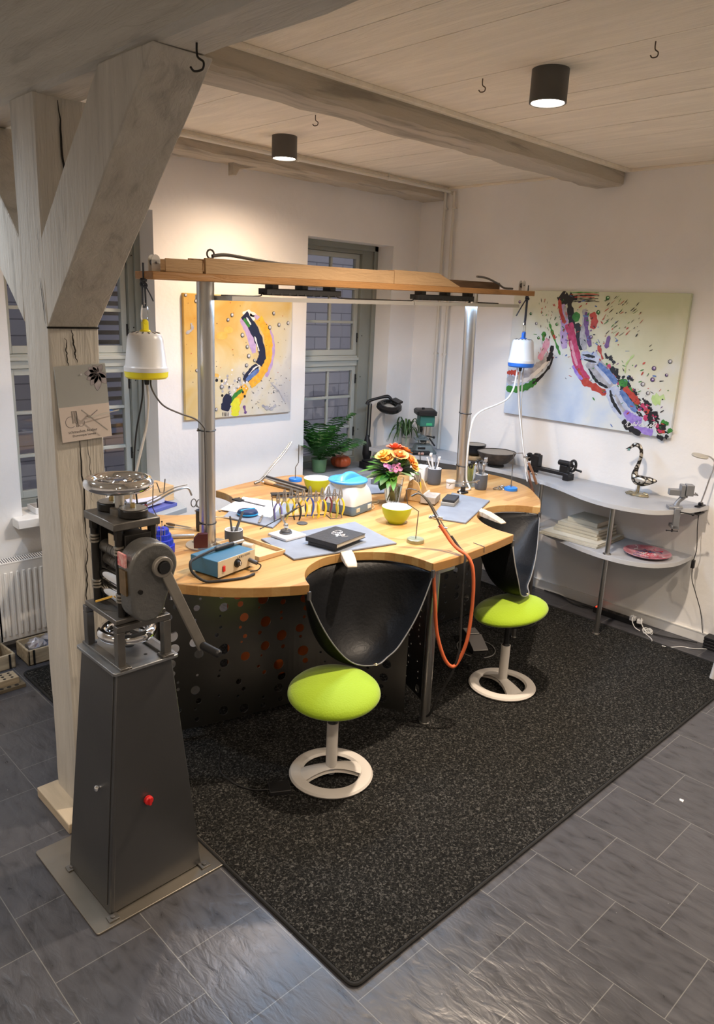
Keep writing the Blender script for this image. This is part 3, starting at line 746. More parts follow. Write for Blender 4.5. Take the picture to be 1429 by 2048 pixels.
ped = thing('mill_pedestal', 'tapered dark sheet-steel pedestal with red knob, carrying the rolling mill', 'pedestal', (MX, MY, .009))
b0 = [(-.193, -.162), (.203, -.150), (.203, .18), (-.197, .178)]
t0 = [(-.108, -.128), (.108, -.122), (.108, .138), (-.112, .138)]
zt = .936
vs = [(x, y, 0.002) for x, y in b0] + [(x, y, zt) for x, y in t0]
MB().add(vs, [(3,2,1,0),(4,5,6,7),(0,1,5,4),(1,2,6,5),(2,3,7,6),(3,0,4,7)]).build('pedestal_body', M_GUN, ped, bevel=.004)
def on_face(i, u, v, out=.002):
    """point on side face i of the taper: u across, v up"""
    a, b = Vector((*b0[i], .002)), Vector((*b0[(i+1) % 4], .002)); c, d = Vector((*t0[(i+1) % 4], zt)), Vector((*t0[i], zt))
    p = (a.lerp(b, u)).lerp(d.lerp(c, u), v); n = (b-a).cross(d-a).normalized()
    return p + n*out, n
def face_strip(i, u0, u1, v0, v1, th):
    q = [on_face(i, u, v, 0)[0] for u, v in ((u0, v0), (u1, v0), (u1, v1), (u0, v1))]; n = on_face(i, .5, .5)[1]
    return q + [p+n*th for p in q], [(3,2,1,0),(4,5,6,7),(0,1,5,4),(1,2,6,5),(2,3,7,6),(3,0,4,7)]
mb = MB(); mb.add(*face_strip(3, .02, .93, .03, .985, .003)); mb.build('pedestal_door', M_GUN, ped, bevel=.001)
mb = MB(); mb.add(*face_strip(0, .0, .035, .01, .99, .0035)); mb.build('corner_strip', M_GUN, ped, bevel=.001)
p, n_ = on_face(3, .70, .50, .003); MB().cyl(p, p+n_*.008, .006, n=14).ball(p+n_*.014, .011).build('door_knob', M_CHROME, ped, label='small chrome door knob')
p, n_ = on_face(0, .43, .43, .003); MB().cyl(p, p+n_*.012, .017, n=22).cyl(p+n_*.012, p+n_*.016, .017, .013, n=22).bar(p+n_*.018-Vector((0,0,.014)), p+n_*.018+Vector((0,0,.014)), .009, .008).build('rotary_knob', M_RED, ped, label='red rotary knob')
for x, y, ex, ey in ((-.193, -.162, -.012, -.03), (.203, -.150, -.018, -.03), (-.197, .178, -.03, -.014)):
    MB().box((x-.018+ex*0, y-.034, .0), (x+.022, y+.0, .007)).lathe([(.0, .007), (.009, .007), (.009, .012), (0, .012)], (x+.002, y-.017, 0), 8).build('foot_tab', M_IRONG, ped, bevel=.001)
tp = []
for (x, y), a0 in (((.112, -.135), -PI/2), ((.112, .140), 0), ((-.115, .140), PI/2), ((-.115, -.135), PI)):
    for k in range(4): tp.append((x+.013*math.cos(a0+PI/2*k/3), y+.013*math.sin(a0+PI/2*k/3)))
MB().prism(tp, zt, zt+.012).build('pedestal_top', mat('bare_steel_top', (0.36, 0.37, 0.38), .36, .85, var=.35, vscale=7), ped, bevel=.002)
for x, y, r in ((-.085, .075, .013), (-.085, -.04, .014), (.03, -.075, .007), (.02, .03, .02)): MB().cyl((x, y, zt+.0122), (x, y, zt+.0126), r, n=16).build('bolt_hole', M_DARKIRON, ped)
mz0 = zt+.021
mill = thing('rolling_mill', 'hand-cranked jewellers rolling mill with chrome handwheels on the dark pedestal', 'rolling mill', (MX, MY, mz0))
def U(y, w=.030):
    mb = MB()
    for sx in (-1, 1): mb.box((sx*.088-.014, y-w/2, 0), (sx*.088+.014, y+w/2, .136)).box((min(sx*.102, sx*.06), y-w/2-.016*(1 if y < 0 else -1)-(.0), 0), (max(sx*.102, sx*.06), y+w/2, .008))
    mb.box((-.102, y-w/2, .137), (.102, y+w/2, .1585))
    return mb
U(-.118).build('stand_frame', M_IRONG, mill, bevel=.002); U(.118).build('stand_frame', M_GUN, mill, bevel=.002)
for sx in (-1, 1): MB().box((sx*.088-.016, -.15, .0), (sx*.088+.016, .15, .010)).build('stand_foot', M_IRONG, mill, bevel=.002)
MB().box((-.098, -.118, .160), (.092, .120, .178)).build('mill_base', M_IRONG, mill, bevel=.003)
# lower handwheel
def handwheel(z, r, rt, hubr, name, spokes=4):
    prof = []
    mb = MB(); mb.tube([((r-rt)*math.cos(2*PI*i/40), (r-rt)*math.sin(2*PI*i/40), z) for i in range(40)], rt, 14, closed=True)
    for k in range(spokes):
        a = 2*PI*k/spokes+.5; mb.tube([(hubr*.6*math.cos(a), hubr*.6*math.sin(a), z-.002), ((r-rt)*.55*math.cos(a), (r-rt)*.55*math.sin(a), z-.008), ((r-rt)*math.cos(a), (r-rt)*math.sin(a), z-.003)], [.010, .009, .012], 10, smooth=4)
    mb.lathe([(0, -.018), (hubr, -.018), (hubr, .004), (hubr*.7, .010), (0, .010)], (0, 0, z), 20)
    return mb.build(name, M_CHROME, mill)
handwheel(1.033-mz0-.0, .105, .020, .022, 'lower_handwheel')
MB().lathe([(0, -.022), (.06, -.02), (.09, -.010), (.092, -.004), (.0, -.004)], (0, 0, 1.033-mz0), 30).build('wheel_dish', M_CHROME, mill)
MB().cyl((0, 0, 1.03-mz0), (0, 0, .165), .014, n=16).build('lower_spindle', M_STEEL, mill)
# four columns with ring bands
ZTOP = 1.446-mz0
for sx in (-1, 1):
    for sy in (-1, 1):
        c = MB().cyl((sx*.062, sy*.092, .178), (sx*.062, sy*.092, ZTOP), .0135, n=16).cyl((sx*.062, sy*.092, ZTOP-.035), (sx*.062, sy*.092, ZTOP-.005), .016, n=6).build('guide_column', M_DARKIRON, mill)
        for zc in (.235, .405):
            r_ = MB()
            for k in range(3): r_.lathe([(.0135, -.004), (.0175, -.003), (.0175, .003), (.0135, .004)], (sx*.062, sy*.092, zc+k*.0115), 16)
            r_.build('ring_band', mat('pale_band', (.45, .42, .36), .35, .9), c)
# bearing blocks and side cheeks
for sy in (-1, 1): MB().box((-.048, sy*.092-.016, .178), (.05, sy*.092+.016, ZTOP-.02)).build('side_cheek', M_DARKIRON, mill, bevel=.003)
MB().box((-.02, -.076, .40), (.05, .076, .46)).build('top_block', M_DARKIRON, mill, bevel=.003)
for zc, r, x, m in ((.222, .026, -.03, M_CHROME), (.284, .027, -.03, M_CHROME), (.338, .022, -.022, M_IRONG), (.386, .024, -.03, M_IRONG)):
    mb = MB(); mb.cyl((x, -.076, zc), (x, .076, zc), r, n=28)
    for k in range(3 if m is M_IRONG else 0): mb.cyl((x, -.04+k*.03, zc), (x, -.034+k*.03, zc), r+.0012, n=28)
    mb.build('roller', m, mill)
lp = MB().box((-.052, -.055, .413), (-.048, .005, .452)).build('paper_tag', mat('yellowed_paper', (.62, .52, .38), .8), mill, label='yellowed paper tag')
MB().bar((-.10, .025, .205), (-.06, -.02, .228), .006, .006).build('wooden_peg', mat('orange_wood', (.75, .45, .08), .5), mill)
MB().box((-.088, -.112, ZTOP), (.084, .112, ZTOP+.028)).build('top_plate', M_IRONG, mill, bevel=.004)
# gear discs, scale hub, spindle and big handwheel on top
for x, y in ((.012, -.058), (-.004, .066)):
    z = ZTOP+.028
    d = MB().lathe([(0, 0), (.040, 0), (.050, .004), (.050, .026), (.047, .029), (0, .030)], (x, y, z), 36).build('gear_disc', M_DARKIRON, mill)
    MB().lathe([(0, .0302), (.045, .0302), (.045, .0312), (0, .0312)], (x, y, z), 36).build('dial_face', mat('dial_steel', (.42, .40, .37), .4, .8), d)
    MB().cyl((x, y, z+.031), (x, y, z+.047), .010, .008, n=6).build('brass_nut', mat('brass', (.6, .45, .2), .3, 1.0), d)
MB().lathe([(0, 0), (.033, 0), (.033, .020), (.03, .022), (0, .022)], (-.008, 0, ZTOP+.028), 30).build('scale_hub', M_IRONG, mill)
MB().cyl((-.008, 0, ZTOP+.05), (-.008, 0, 1.585-mz0), .0165, n=24).build('spindle', M_STEEL, mill)
hw = handwheel(1.583-mz0, .117, .021, .026, 'upper_handwheel', 5); hw.location = (-.008, 0, 0)
# gear housing: rounded top, narrower rounded foot
def housing():
    C1, R1 = (.0, 0.372), .088; C2, R2 = (-.022, .245), .062
    pts = []
    for k in range(19): a = math.radians(-8+196*k/18); pts.append((C1[0]+R1*math.cos(a), C1[1]+R1*math.sin(a)))
    for k in range(15): a = math.radians(190+165*k/14); pts.append((C2[0]+R2*math.cos(a), C2[1]+R2*math.sin(a)))
    return pts
hx = Matrix(((1,0,0,0.005),(0,0,-1,0),(0,1,0,0),(0,0,0,1)))
MB().prism(housing(), .118, .205, hx).build('gear_housing', M_HAMMER, mill, bevel=.010, seg=3)
MB().box((-.090, -.185, .385), (-.083, -.135, .43), Matrix.Identity(4)).build('red_sticker', mat('red_sticker', (.55, .03, .05), .5, col2=(.75, .5, .45), vscale=60), mill, label='small red and pale sticker')
MB().box((-.088, -.182, .285), (-.081, -.137, .372)).build('maker_plate', mat('old_brass_plate', (.20, .13, .06), .4, .7, var=.3, vscale=40), mill, label='dark brass rating plate')
MB().cyl((-.05, -.204, .30), (-.05, -.212, .30), .008, n=10).build('oil_cup', M_DARKIRON, mill)
# crank
cz = 1.338-mz0
A_ = Vector((.020, -.232, cz)); B_ = Vector((.165, -.240, cz-.335))
MB().cyl((.020, -.20, cz), (.020, -.250, cz), .020, n=24).build('crank_shaft', M_BLACK, mill)
cr_ = MB().lathe([(.022, -.009), (.036, -.009), (.036, .009), (.022, .009), (.022, -.009)], (0, 0, 0), 28, TR(*A_) @ Matrix.Rotation(PI/2, 4, 'X'))
cr_.bar(A_+(B_-A_).normalized()*.030, B_, .036, .014, (0, 1, 0))
cr_.build('crank_arm', mat('crank_paint', (.27, .25, .22), .45, .5, var=.15, vscale=12), mill, bevel=.003)
MB().cyl(B_+Vector((-.003, .006, .012)), B_+Vector((.004, -.095, .012)), .0145, n=20).cyl(B_+Vector((.004, -.095, .012)), B_+Vector((.0045, -.102, .012)), .0145, .009, n=20).build('crank_handle', M_BLACK, mill)

# ------------------------------------------------------------ glass clock with the workshop's sign on the post
clk = thing('wall_clock', 'frosted glass clock plate with workshop sign and flower, hung tilted on the post', 'clock', (1.249, PYa-.016, 1.80), rot=(0, math.radians(-3.0), 0))
hwid, hh = .100, .1425
M_GLASSF = mat('frosted_plate', (0.50, 0.51, 0.49), .25, trans=.25, spec=.6, var=.1, vscale=3)
MB().box((-hwid, -.0025, -hh), (hwid, .0025, hh)).build('glass_plate', M_GLASSF, clk, bevel=.0008)
MB().box((-hwid+.0005, -.0031, -hh+.0005), (hwid-.0005, -.0024, -.010)).build('lower_band', mat('pinkish_band', (.66, .58, .53), .5), clk, label='pinkish white lower band')
M_INK = mat('dark_ink', (0.06, 0.06, 0.065), .6); M_INK2 = mat('soft_ink', (0.22, 0.19, 0.20), .6); M_PETAL = mat('petal_print', (0.36, 0.33, 0.35), .6, var=.3, vscale=40)
def petal(c, a, L, w):
    """petal outline and fill printed on the plate"""
    pts = []
    for k in range(17):
        t = k/16; u = t*L; v = w*math.sin(PI*t)**.8
        pts.append((u, v))
    for k in range(15, 0, -1):
        t = k/16; pts.append((t*L, -w*math.sin(PI*t)**.8))
    ca, sa = math.cos(a), math.sin(a)
    return [(c[0]+u*ca-v*sa, c[1]+u*sa+v*ca) for u, v in pts]
fl, ol = MB(), MB(); c0 = (.068, .108)
PM = Matrix(((1,0,0,0),(0,0,-1,0),(0,1,0,0),(0,0,0,1)))
for a, L, w in ((178, .045, .010), (205, .042, .009), (232, .045, .010), (262, .055, .011), (305, .042, .010), (330, .030, .008), (150, .035, .009), (120, .028, .008), (60, .028, .008)):
    P_ = petal(c0, math.radians(a), L*1.25, w*1.35); P_ = [(min(x, hwid-.001), min(z, hh-.001)) for x, z in P_]
    fl.prism(P_, .0026, .0029, PM)
    ol.tube([(x, -.0030, z) for x, z in P_], .0006, 4, closed=True)
fl.build('flower_print', M_PETAL, clk); ol.ball((c0[0], -.003, c0[1]), .0025, 8, (1, .15, 1)).build('flower_outline', M_INK2, clk)
lg = MB()
def ln(p, q, w=.0011): lg.bar((p[0], -.0034, p[1]), (q[0], -.0034, q[1]), w, .0006, (0, 1, 0))
for x in (-.054, -.0505, -.045, -.0415, -.037): ln((x, -.028), (x+.001, -.074 if x < -.04 else -.086))
ln((-.0545, -.028), (-.034, -.028)); ln((-.034, -.028), (-.031, -.088)); ln((-.040, -.088), (-.031, -.088)); ln((-.040, -.075), (-.0345, -.075)); ln((-.040, -.075), (-.039, -.088)); ln((-.0365, -.03), (-.0345, -.075))
lg.tube([(-.0595+.020*math.cos(math.radians(a)), -.0034, -.068+.021*math.sin(math.radians(a))) for a in range(80, 315, 12)], .0007, 5)
lg.tube([(-.020+.014*math.cos(math.radians(a)), -.0034, -.072+.016*math.sin(math.radians(a))) for a in range(225, 380, 12)], .0007, 5)
lg.build('logo', M_INK, clk)
curve_text('lettering', 'schmuckes Atelier', .0155, M_INK, clk, (-.016, -.0032, -.107), (PI/2, 0, math.radians(0)), .0003)
curve_text('lettering', 'Dominique Lemke', .0125, M_INK, clk, (-.012, -.0032, -.122), (PI/2, 0, 0), .0003)
hc = Vector((.010, -.016, -.052))
M_HAND = mat('brushed_hand', (.50, .47, .43), .35, .9)
MB().cyl((hc.x, .0, hc.z), (hc.x, -.02, hc.z), .005, n=14).build('hand_arbor', M_HAND, clk)
MB().bar(hc+Vector((-.03, 0, .028)), hc+Vector((.068, 0, -.062)), .0045, .001, (0, 1, 0)).build('hour_hand', M_HAND, clk)
MB().bar(hc+Vector((-.012, -.002, -.004)), hc+Vector((.122, -.002, .012)), .004, .001, (0, 1, 0)).build('minute_hand', mat('pale_hand', (.7, .68, .63), .4, .5), clk)
MB().bar(hc+Vector((0, -.003, 0)), hc+Vector((.033, -.003, .022)), .003, .001, (0, 1, 0)).build('second_hand', M_INK2, clk)
MB().cyl((-.002, .002, .108), (-.002, -.006, .108), .0035, n=12).cyl((-.002, .002, .108), (-.002, .016, .108), .002, n=8).build('fixing_screw', M_CHROME, clk)

# ------------------------------------------------------------ hanging flexible-shaft motors
M_WHITEP = mat('white_plastic', (0.70, 0.70, 0.70), .32); M_YEL = mat('yellow_plastic', (0.80, 0.70, 0.02), .35); M_BLU = mat('blue_plastic', (0.03, 0.16, 0.62), .35)
def motor(loc, cap, label, capm):
    t = thing('hanging_motor', label, 'flex shaft motor', loc, group='hanging flex shaft motors')
    body = MB().lathe([(0, .205), (.045, .203), (.068, .197), (.076, .188), (.080, .17), (.093, .055), (.096, .050), (.099, .046), (.0995, .028), (.0, .028)], n=44).build('motor_housing', M_WHITEP, t)
    vt = MB()
    for k in range(14):
        a = 2*PI*k/14; vt.bar((.048*math.cos(a), .048*math.sin(a), .2035), (.066*math.cos(a), .066*math.sin(a), .1985), .006, .002)
    vt.build('vent_slots', M_DGREY, body)
    MB().lathe([(0, .028), (.0985, .028), (.096, .004), (.088, -.004), (0, -.006)], n=44).build('motor_cap', capm, t, label=cap+' plastic base cap')
    MB().box((-.014, -.010, .203), (.014, .010, .250)).cyl((0, -.011, .246), (0, .011, .246), .012, n=14).lathe([(0, .204), (.026, .204), (.022, .212), (0, .212)], n=20).build('hanging_lug', capm, t, bevel=.003, label=cap+' hanging lug')
    MB().cyl((0, 0, -.004), (0, 0, -.034), .014, .010, n=18).build('shaft_collar', M_BLACK, t)
    return t
mL = motor((1.725, 3.174, 1.845), 'yellow', 'white hanging motor with yellow cap, at the left end of the rail', M_YEL)
mR = motor((4.893, 3.288, 1.812), 'blue', 'white hanging motor with blue cap, at the right end of the rail', M_BLU)
M_FLEX = mat('flex_sheath', (.55, .53, .50), .4, .3)
M_WHITECORD = mat('white_cord', (.72, .73, .72), .45)
def part_tube(name, t, pts, r, m, sm=6, n=8): 
    o = Vector(t.location); return MB().tube([Vector(p)-o for p in pts], r, n, smooth=sm).build(name, m, t)
part_tube('flexible_shaft', mL, [(1.725, 3.174, 1.815), (1.728, 3.172, 1.74), (1.71, 3.165, 1.62), (1.65, 3.14, 1.46), (1.60, 3.12, 1.32), (1.585, 3.10, 1.2), (1.60, 3.10, 1.08)], .0065, M_FLEX)
part_tube('handpiece_cable', mL, [(1.705, 3.174, 1.845), (1.700, 3.174, 1.75), (1.665, 3.174, 1.6), (1.64, 3.16, 1.45), (1.635, 3.14, 1.3), (1.64, 3.12, 1.15), (1.65, 3.12, 1.06)], .0042, M_BLACK)
part_tube('power_cord', mL, [(1.745, 3.174, 1.842), (1.75, 3.174, 1.79), (1.80, 3.17, 1.715), (1.88, 3.16, 1.672), (1.96, 3.145, 1.64), (2.00, 3.135, 1.60), (2.008, 3.135, 1.56), (2.010, 3.135, 1.3), (2.012, 3.135, 1.0)], .0042, M_CABLE)
part_tube('power_cord', mR, [(4.85, 3.288, 1.815), (4.845, 3.285, 1.75), (4.80, 3.27, 1.65), (4.70, 3.25, 1.58), (4.55, 3.24, 1.545), (4.40, 3.235, 1.52), (4.30, 3.22, 1.49), (4.255, 3.215, 1.44), (4.24, 3.22, 1.3), (4.245, 3.225, 1.15), (4.27, 3.235, 1.03), (4.26, 3.20, .985), (4.20, 3.15, .980), (4.13, 3.18, .979), (4.06, 3.12, .978)], .0065, M_WHITECORD)
part_tube('flexible_shaft', mR, [(4.893, 3.288, 1.79), (4.888, 3.288, 1.68), (4.86, 3.24, 1.50), (4.82, 3.16, 1.28), (4.79, 3.09, 1.10), (4.795, 3.05, 1.0)], .008, M_FLEX)
part_tube('handpiece_cable', mR, [(4.94, 3.288, 1.815), (4.93, 3.285, 1.72), (4.88, 3.23, 1.45), (4.82, 3.14, 1.2), (4.77, 3.06, 1.02), (4.76, 3.04, .985)], .005, M_FLEX)
part_tube('handpiece', mR, [(4.797, 3.07, 1.06), (4.800, 3.045, .99), (4.815, 3.015, .90)], .011, mat('reddish_handpiece', (.22, .10, .06), .5))
for col_, z, t in ((CL, 1.575, None), (CR, 1.50, None), (CR, 1.115, None), (CL, 1.095, None)):
    k = (z-ZT)/1.33; cx_, cy_ = (CL.x+.002*k, CL.y) if col_ is CL else (CR.x-.095*k, CR.y-.032*k)
    o = MB().tube([(.0435*math.cos(2*PI*i/30), .0435*math.sin(2*PI*i/30), .003*math.sin(2*PI*i/30)) for i in range(30)], .0032, 8, closed=True).box((-.06, -.012, -.003), (-.042, -.004, .003)).build('cable_tie', M_BLACK); o.location = (cx_, cy_, z)
    tag(o, 'black cable tie around the %s column, %s' % ('left' if col_ is CL else 'right', 'upper of the two' if z > 1.3 else 'lower of the two'), 'cable tie', 'cable ties on the columns')
def hanger(name_lab, x, y, ztop, zlug, tail):
    t = thing('knotted_rope', name_lab, 'rope', (x, y, zlug), group='cords holding the motors')
    kz = ztop-.085-zlug
    MB().tube([(0, 0, ztop-zlug), (0, 0, kz)], .0045, 8).build('rope', M_ROPE, t)
    kn = [(.013*math.cos(a*2.1), .012*math.sin(a*2.1), kz+.016*math.sin(a*1.3+.5)) for a in [i*.35 for i in range(30)]]
    MB().tube(kn, .0048, 8).build('knot', M_ROPE, t)
    MB().tube([(.006, 0, kz), (.007, 0, .075), (0, 0, .065), (-.007, 0, .075), (-.006, 0, kz)], .0045, 8, smooth=5).build('loop', M_ROPE, t)
    MB().tube([(0, 0, kz), tail[0], tail[1]], .0045 if abs(tail[1][0]) > .05 else .003, 8, smooth=5).build('rope_tail', M_ROPE, t)
    MB().tube([(0, 0, .08), (.012, 0, .065), (.016, 0, .015), (.006, 0, -.006), (-.006, 0, -.006), (-.016, 0, .015), (-.012, 0, .065)], .0033, 8, closed=True, smooth=5).build('carabiner', M_CHROME, t)
    return t
hanger('dark cord with carabiner holding the yellow-capped motor', 1.725, 3.174, 2.345, 2.092, ((.03, 0, .12), (.045, 0, .09)))
hanger('dark cord with carabiner holding the blue-capped motor', 4.893, 3.288, 2.40, 2.060, ((-.06, 0, .19), (-.12, 0, .12)))

# ------------------------------------------------------------ the two green stools
M_LIME = mat('lime_fabric', (0.28, 0.43, 0.002), .75, bump=.25, bscale=120, sheen=.3)
M_STOOLW = mat('cream_white_paint', (0.66, 0.62, 0.57), .4)
def stool(x, y, zs, tube_top, bar_a, tilt, label):
    t = thing('stool', label, 'stool', (x, y, .0085), group='lime green active stools')
    # foot ring
    MB().lathe([(.138, .016), (.150, .004), (.175, .000), (.196, .004), (.203, .014), (.196, .024), (.172, .031), (.148, .027), (.138, .016)], n=56).build('foot_ring', M_STOOLW, t)
    cb = MB()
    def fb(u, v):
        s_ = (u-.5)*2; w_ = .030+.030*abs(s_)**1.6
        X = s_*.160; Y = (v-.5)*2*w_; Z = .022+.040*(1-s_*s_)-.012*(2*v-1)**2
        return (X, Y, Z)
    def fb2(u, v): p_ = fb(u, v); return (p_[0], p_[1], max(.004, p_[2]-.020))
    cb.grid(fb, 25, 9).grid(fb2, 25, 9)
    o = cb.build('foot_crossbar', M_STOOLW, t, ang=60); o.rotation_euler = (0, 0, bar_a)
    MB().cyl((0, 0, .05), (0, 0, tube_top), .0275, n=28).build('stem_tube', M_STOOLW, t)
    MB().cyl((0, 0, .012), (0, 0, .05), .019, .026, n=20).build('stem_foot', mat('grey_plastic', (.35, .36, .4), .5), t)
    MB().cyl((0, 0, tube_top), (0, 0, zs-.09), .0145, n=20).cyl((0, 0, tube_top), (0, 0, tube_top+.012), .024, .018, n=20).build('gas_spring', M_BLACK, t)
    Rm = Euler(tilt, 'XYZ').to_matrix().to_4x4(); S_ = TR(0, 0, zs-.05) @ Rm
    MB().lathe([(0, .026), (.06, .025), (.12, .020), (.17, .008), (.20, -.006), (.216, -.022), (.219, -.034), (.212, -.044), (.19, -.050), (0, -.050)], (0, 0, 0), 64, S_).build('seat', M_LIME, t, ang=60)
    MB().lathe([(0, -.0505), (.185, -.0505), (.17, -.066), (.06, -.075), (0, -.075)], (0, 0, 0), 48, S_).build('seat_pan', M_BLACK, t)
    return t
stool(2.168, 2.31, .525, .285, math.radians(-29), (math.radians(3), math.radians(-4), 0), 'lime green round stool on white ring foot, nearer the viewer under the front cut-out')
st2 = stool(3.556, 2.30, .578, .275, math.radians(-111), (math.radians(-8), math.radians(-8), 0), 'lime green round stool on white ring foot, farther one under the right cut-out')
MB().tube([(.16*math.cos(math.radians(a)), .16*math.sin(math.radians(a)), .455) for a in range(150, 400, 10)], .004, 6).build('height_lever', M_BLACK, st2)
# ------------------------------------------------------------ things lying and standing on the bench
M_MAT = mat('grey_board', (0.22, 0.245, 0.29), .55, var=.14, vscale=9, bump=.08, bscale=80)
M_MATE = mat('board_edge', (0.16, 0.165, 0.18), .6)
M_PAPER = mat('white_paper', (0.82, 0.82, 0.83), .7)
M_LIMEG = mat('lime_glaze', (0.42, 0.50, 0.015), .3); M_WHITEG = mat('white_glaze', (0.80, 0.80, 0.80), .25)
M_CUP = mat('slate_grey_cup', (0.085, 0.095, 0.115), .5, bump=.05, bscale=60)
M_BEECH = mat('pale_beech', (0.62, 0.42, 0.22), .5, var=.18, vscale=4, stretch=(1, 9, 9))
M_BLUEB = mat('bright_blue', (0.02, 0.20, 0.72), .35)
def board(name, q, z, th, label, cat):
    c = (sum(p[0] for p in q)/4, sum(p[1] for p in q)/4)
    t = thing(name, label, cat, (c[0], c[1], z), group='grey work boards')
    MB().prism([(x-c[0], y-c[1]) for x, y in q], 0.0, th).build('board', M_MAT, t, bevel=.0015)
    MB().tube([(x-c[0], y-c[1], th*.45) for x, y in q], .0035, 6, closed=True).build('board_rim', M_MATE, t)
    return t
ZB = ZT+.0005
board('work_board', [(2.321, 3.085), (2.250, 2.725), (2.860, 2.600), (2.960, 3.03)], ZB, .010, 'grey work board at the front cut-out, under the black books', 'board')
board('work_board', [(4.06, 2.87), (3.49, 2.625), (3.405, 2.825), (4.02, 3.16)], ZB, .010, 'grey work board at the right cut-out, under the charcoal blocks', 'board')
board('work_board', [(2.40, 3.56), (2.69, 3.80), (2.94, 3.53), (2.50, 3.22)], ZB, .010, 'grey work board at the left rear, under the white paper', 'board')
board('work_board', [(3.46, 3.49), (3.74, 3.39), (3.86, 3.85), (3.64, 3.98)], ZB, .010, 'grey work board behind the flower vase', 'board')

def book(name, c, w, d, h, a, m, pm, label, cat, group=None, ribs=False):
    t = thing(name, label, cat, c, a, group)
    MB().box((-w/2, -d/2, 0), (w/2, d/2, .003)).box((-w/2, -d/2, h-.003), (w/2, d/2, h)).box((-w/2, -d/2, 0), (-w/2+.004, d/2, h)).build('cover', m, t, bevel=.0012)
    MB().box((-w/2+.004, -d/2+.004, .003), (w/2-.004, d/2-.004, h-.003)).build('pages', pm, t)
    return t
M_BKBLK = mat('black_cover', (0.035, 0.035, 0.037), .45, bump=.3, bscale=70); M_PAGES = mat('cream_pages', (0.62, 0.56, 0.46), .8, bump=.3, bscale=300, stretch=(1, 1, 30))
bk1 = book('sketchbook', (2.59, 2.80, ZB+.0105), .245, .17, .018, math.radians(14), M_BKBLK, mat('grey_pages', (.2, .19, .18), .8), 'black sketchbook lying under another one on the front grey board', 'book', 'black sketchbooks')
bk2 = book('sketchbook', (2.595, 2.795, ZB+.029), .262, .205, .024, math.radians(11), M_BKBLK, M_PAGES, 'black sketchbook with white scribble drawing on its cover, topmost on the front board', 'book', 'black sketchbooks')
sc = MB(); rnd = random.Random(3)
for k in range(6):
    a0 = rnd.uniform(0, 6); cx_, cy_ = rnd.uniform(-.02, .06), rnd.uniform(-.04, .03)
    sc.tube([(cx_+rnd.uniform(.012, .03)*math.cos(a0+i*.7), cy_+rnd.uniform(.012, .03)*math.sin(a0+i*.7), .0243) for i in range(7)], .0012, 4, smooth=3)
sc.cyl((.01, .0, .0238), (.01, .0, .0244), .011, n=12).cyl((-.012, -.015, .0238), (-.012, -.015, .0244), .007, n=10).build('cover_drawing', M_PAPER, bk2)

# soldering pad with third hand
pad = MB().box((-.074, -.074, 0), (.074, .074, .016)).build('soldering_pad', mat('white_marble', (.72, .72, .74), .35, var=.08, vscale=9), bevel=.004)
pad.location = (2.455, 3.035, ZB+.0105); pad.rotation_euler = (0, 0, math.radians(4)); tag(pad, 'white marble soldering pad on the corner of the front grey board', 'soldering pad')
th = thing('third_hand', 'third hand with grey round base and ball joint holding long tweezers', 'soldering stand', (2.455, 3.045, ZB+.027))
MB().lathe([(0, 0), (.034, 0), (.035, .006), (.030, .008), (.030, .014), (.027, .018), (0, .018)], n=28).build('stand_base', M_DGREY, th)
MB().lathe([(0, .018), (.012, .018), (.009, .028), (0, .028)], n=16).ball((0, 0, .040), .015).build('ball_joint', M_CHROME, th)
MB().cyl((0, 0, .045), (-.018, .012, .085), .006, n=12).cbox((-.018, .012, .092), (.018, .02, .022)).cyl((-.03, .012, .092), (-.006, .012, .092), .006, n=10).build('clamp_head', M_STEEL, th, bevel=.002)
MB().bar((-.19, -.02, .060), (-.02, .012, .088), .005, .004).bar((-.02, .012, .088), (.10, .03, .118), .010, .007).bar((.10, .03, .118), (.15, .03, .124), .005, .004).build('tweezers', M_DARKIRON, th, bevel=.001)

# bowls
def bowl(x, y, label):
    t = thing('bowl', label, 'bowl', (x, y, ZB), group='lime green bowls')
    prof_o = [(0, 0), (.042, 0), (.046, .004), (.068, .030), (.083, .062), (.0905, .100)]
    MB().lathe(prof_o+[(.0885, .1012)], n=48).build('bowl_outside', M_LIMEG, t)
    MB().lathe([(.0885, .1012), (.0865, .0995), (.079, .062), (.062, .030), (.038, .008), (0, .006)], n=48).build('bowl_inside', M_WHITEG, t, label='white glazed inside')
    return t
bowl(3.165, 2.89, 'lime green bowl with white inside, on the bench in front of the flowers')
bowl(3.26, 3.72, 'lime green bowl with white inside, behind the rack of pliers')

# ultrasonic cleaner
uc = thing('ultrasonic_cleaner', 'white and blue tabletop ultrasonic cleaner with round blue lid', 'ultrasonic cleaner', (3.12, 3.27, ZB), math.radians(14))
def rr(w, d, r, n=6):
    out = []
    for (x, y), a0 in (((w-r, -d+r), -PI/2), ((w-r, d-r), 0), ((-w+r, d-r), PI/2), ((-w+r, -d+r), PI)):
        for k in range(n+1): a = a0+PI/2*k/n; out.append((x+r*math.cos(a), y+r*math.sin(a)))
    return out
def loft(secs):
    """stack of same-length outlines [(z, pts)] into a closed skin"""
    mb = MB(); n = len(secs[0][1]); vs = [(x, y, z) for z, P_ in secs for x, y in P_]; fs = []
    for i in range(len(secs)-1):
        for k in range(n): fs.append((i*n+k, i*n+(k+1)%n, (i+1)*n+(k+1)%n, (i+1)*n+k))
    fs += [tuple(range(n-1,-1,-1)), tuple(range((len(secs)-1)*n, len(secs)*n))]
    return mb.add(vs, fs)
M_UBASE = mat('grey_blue_base', (0.13, 0.20, 0.30), .45)
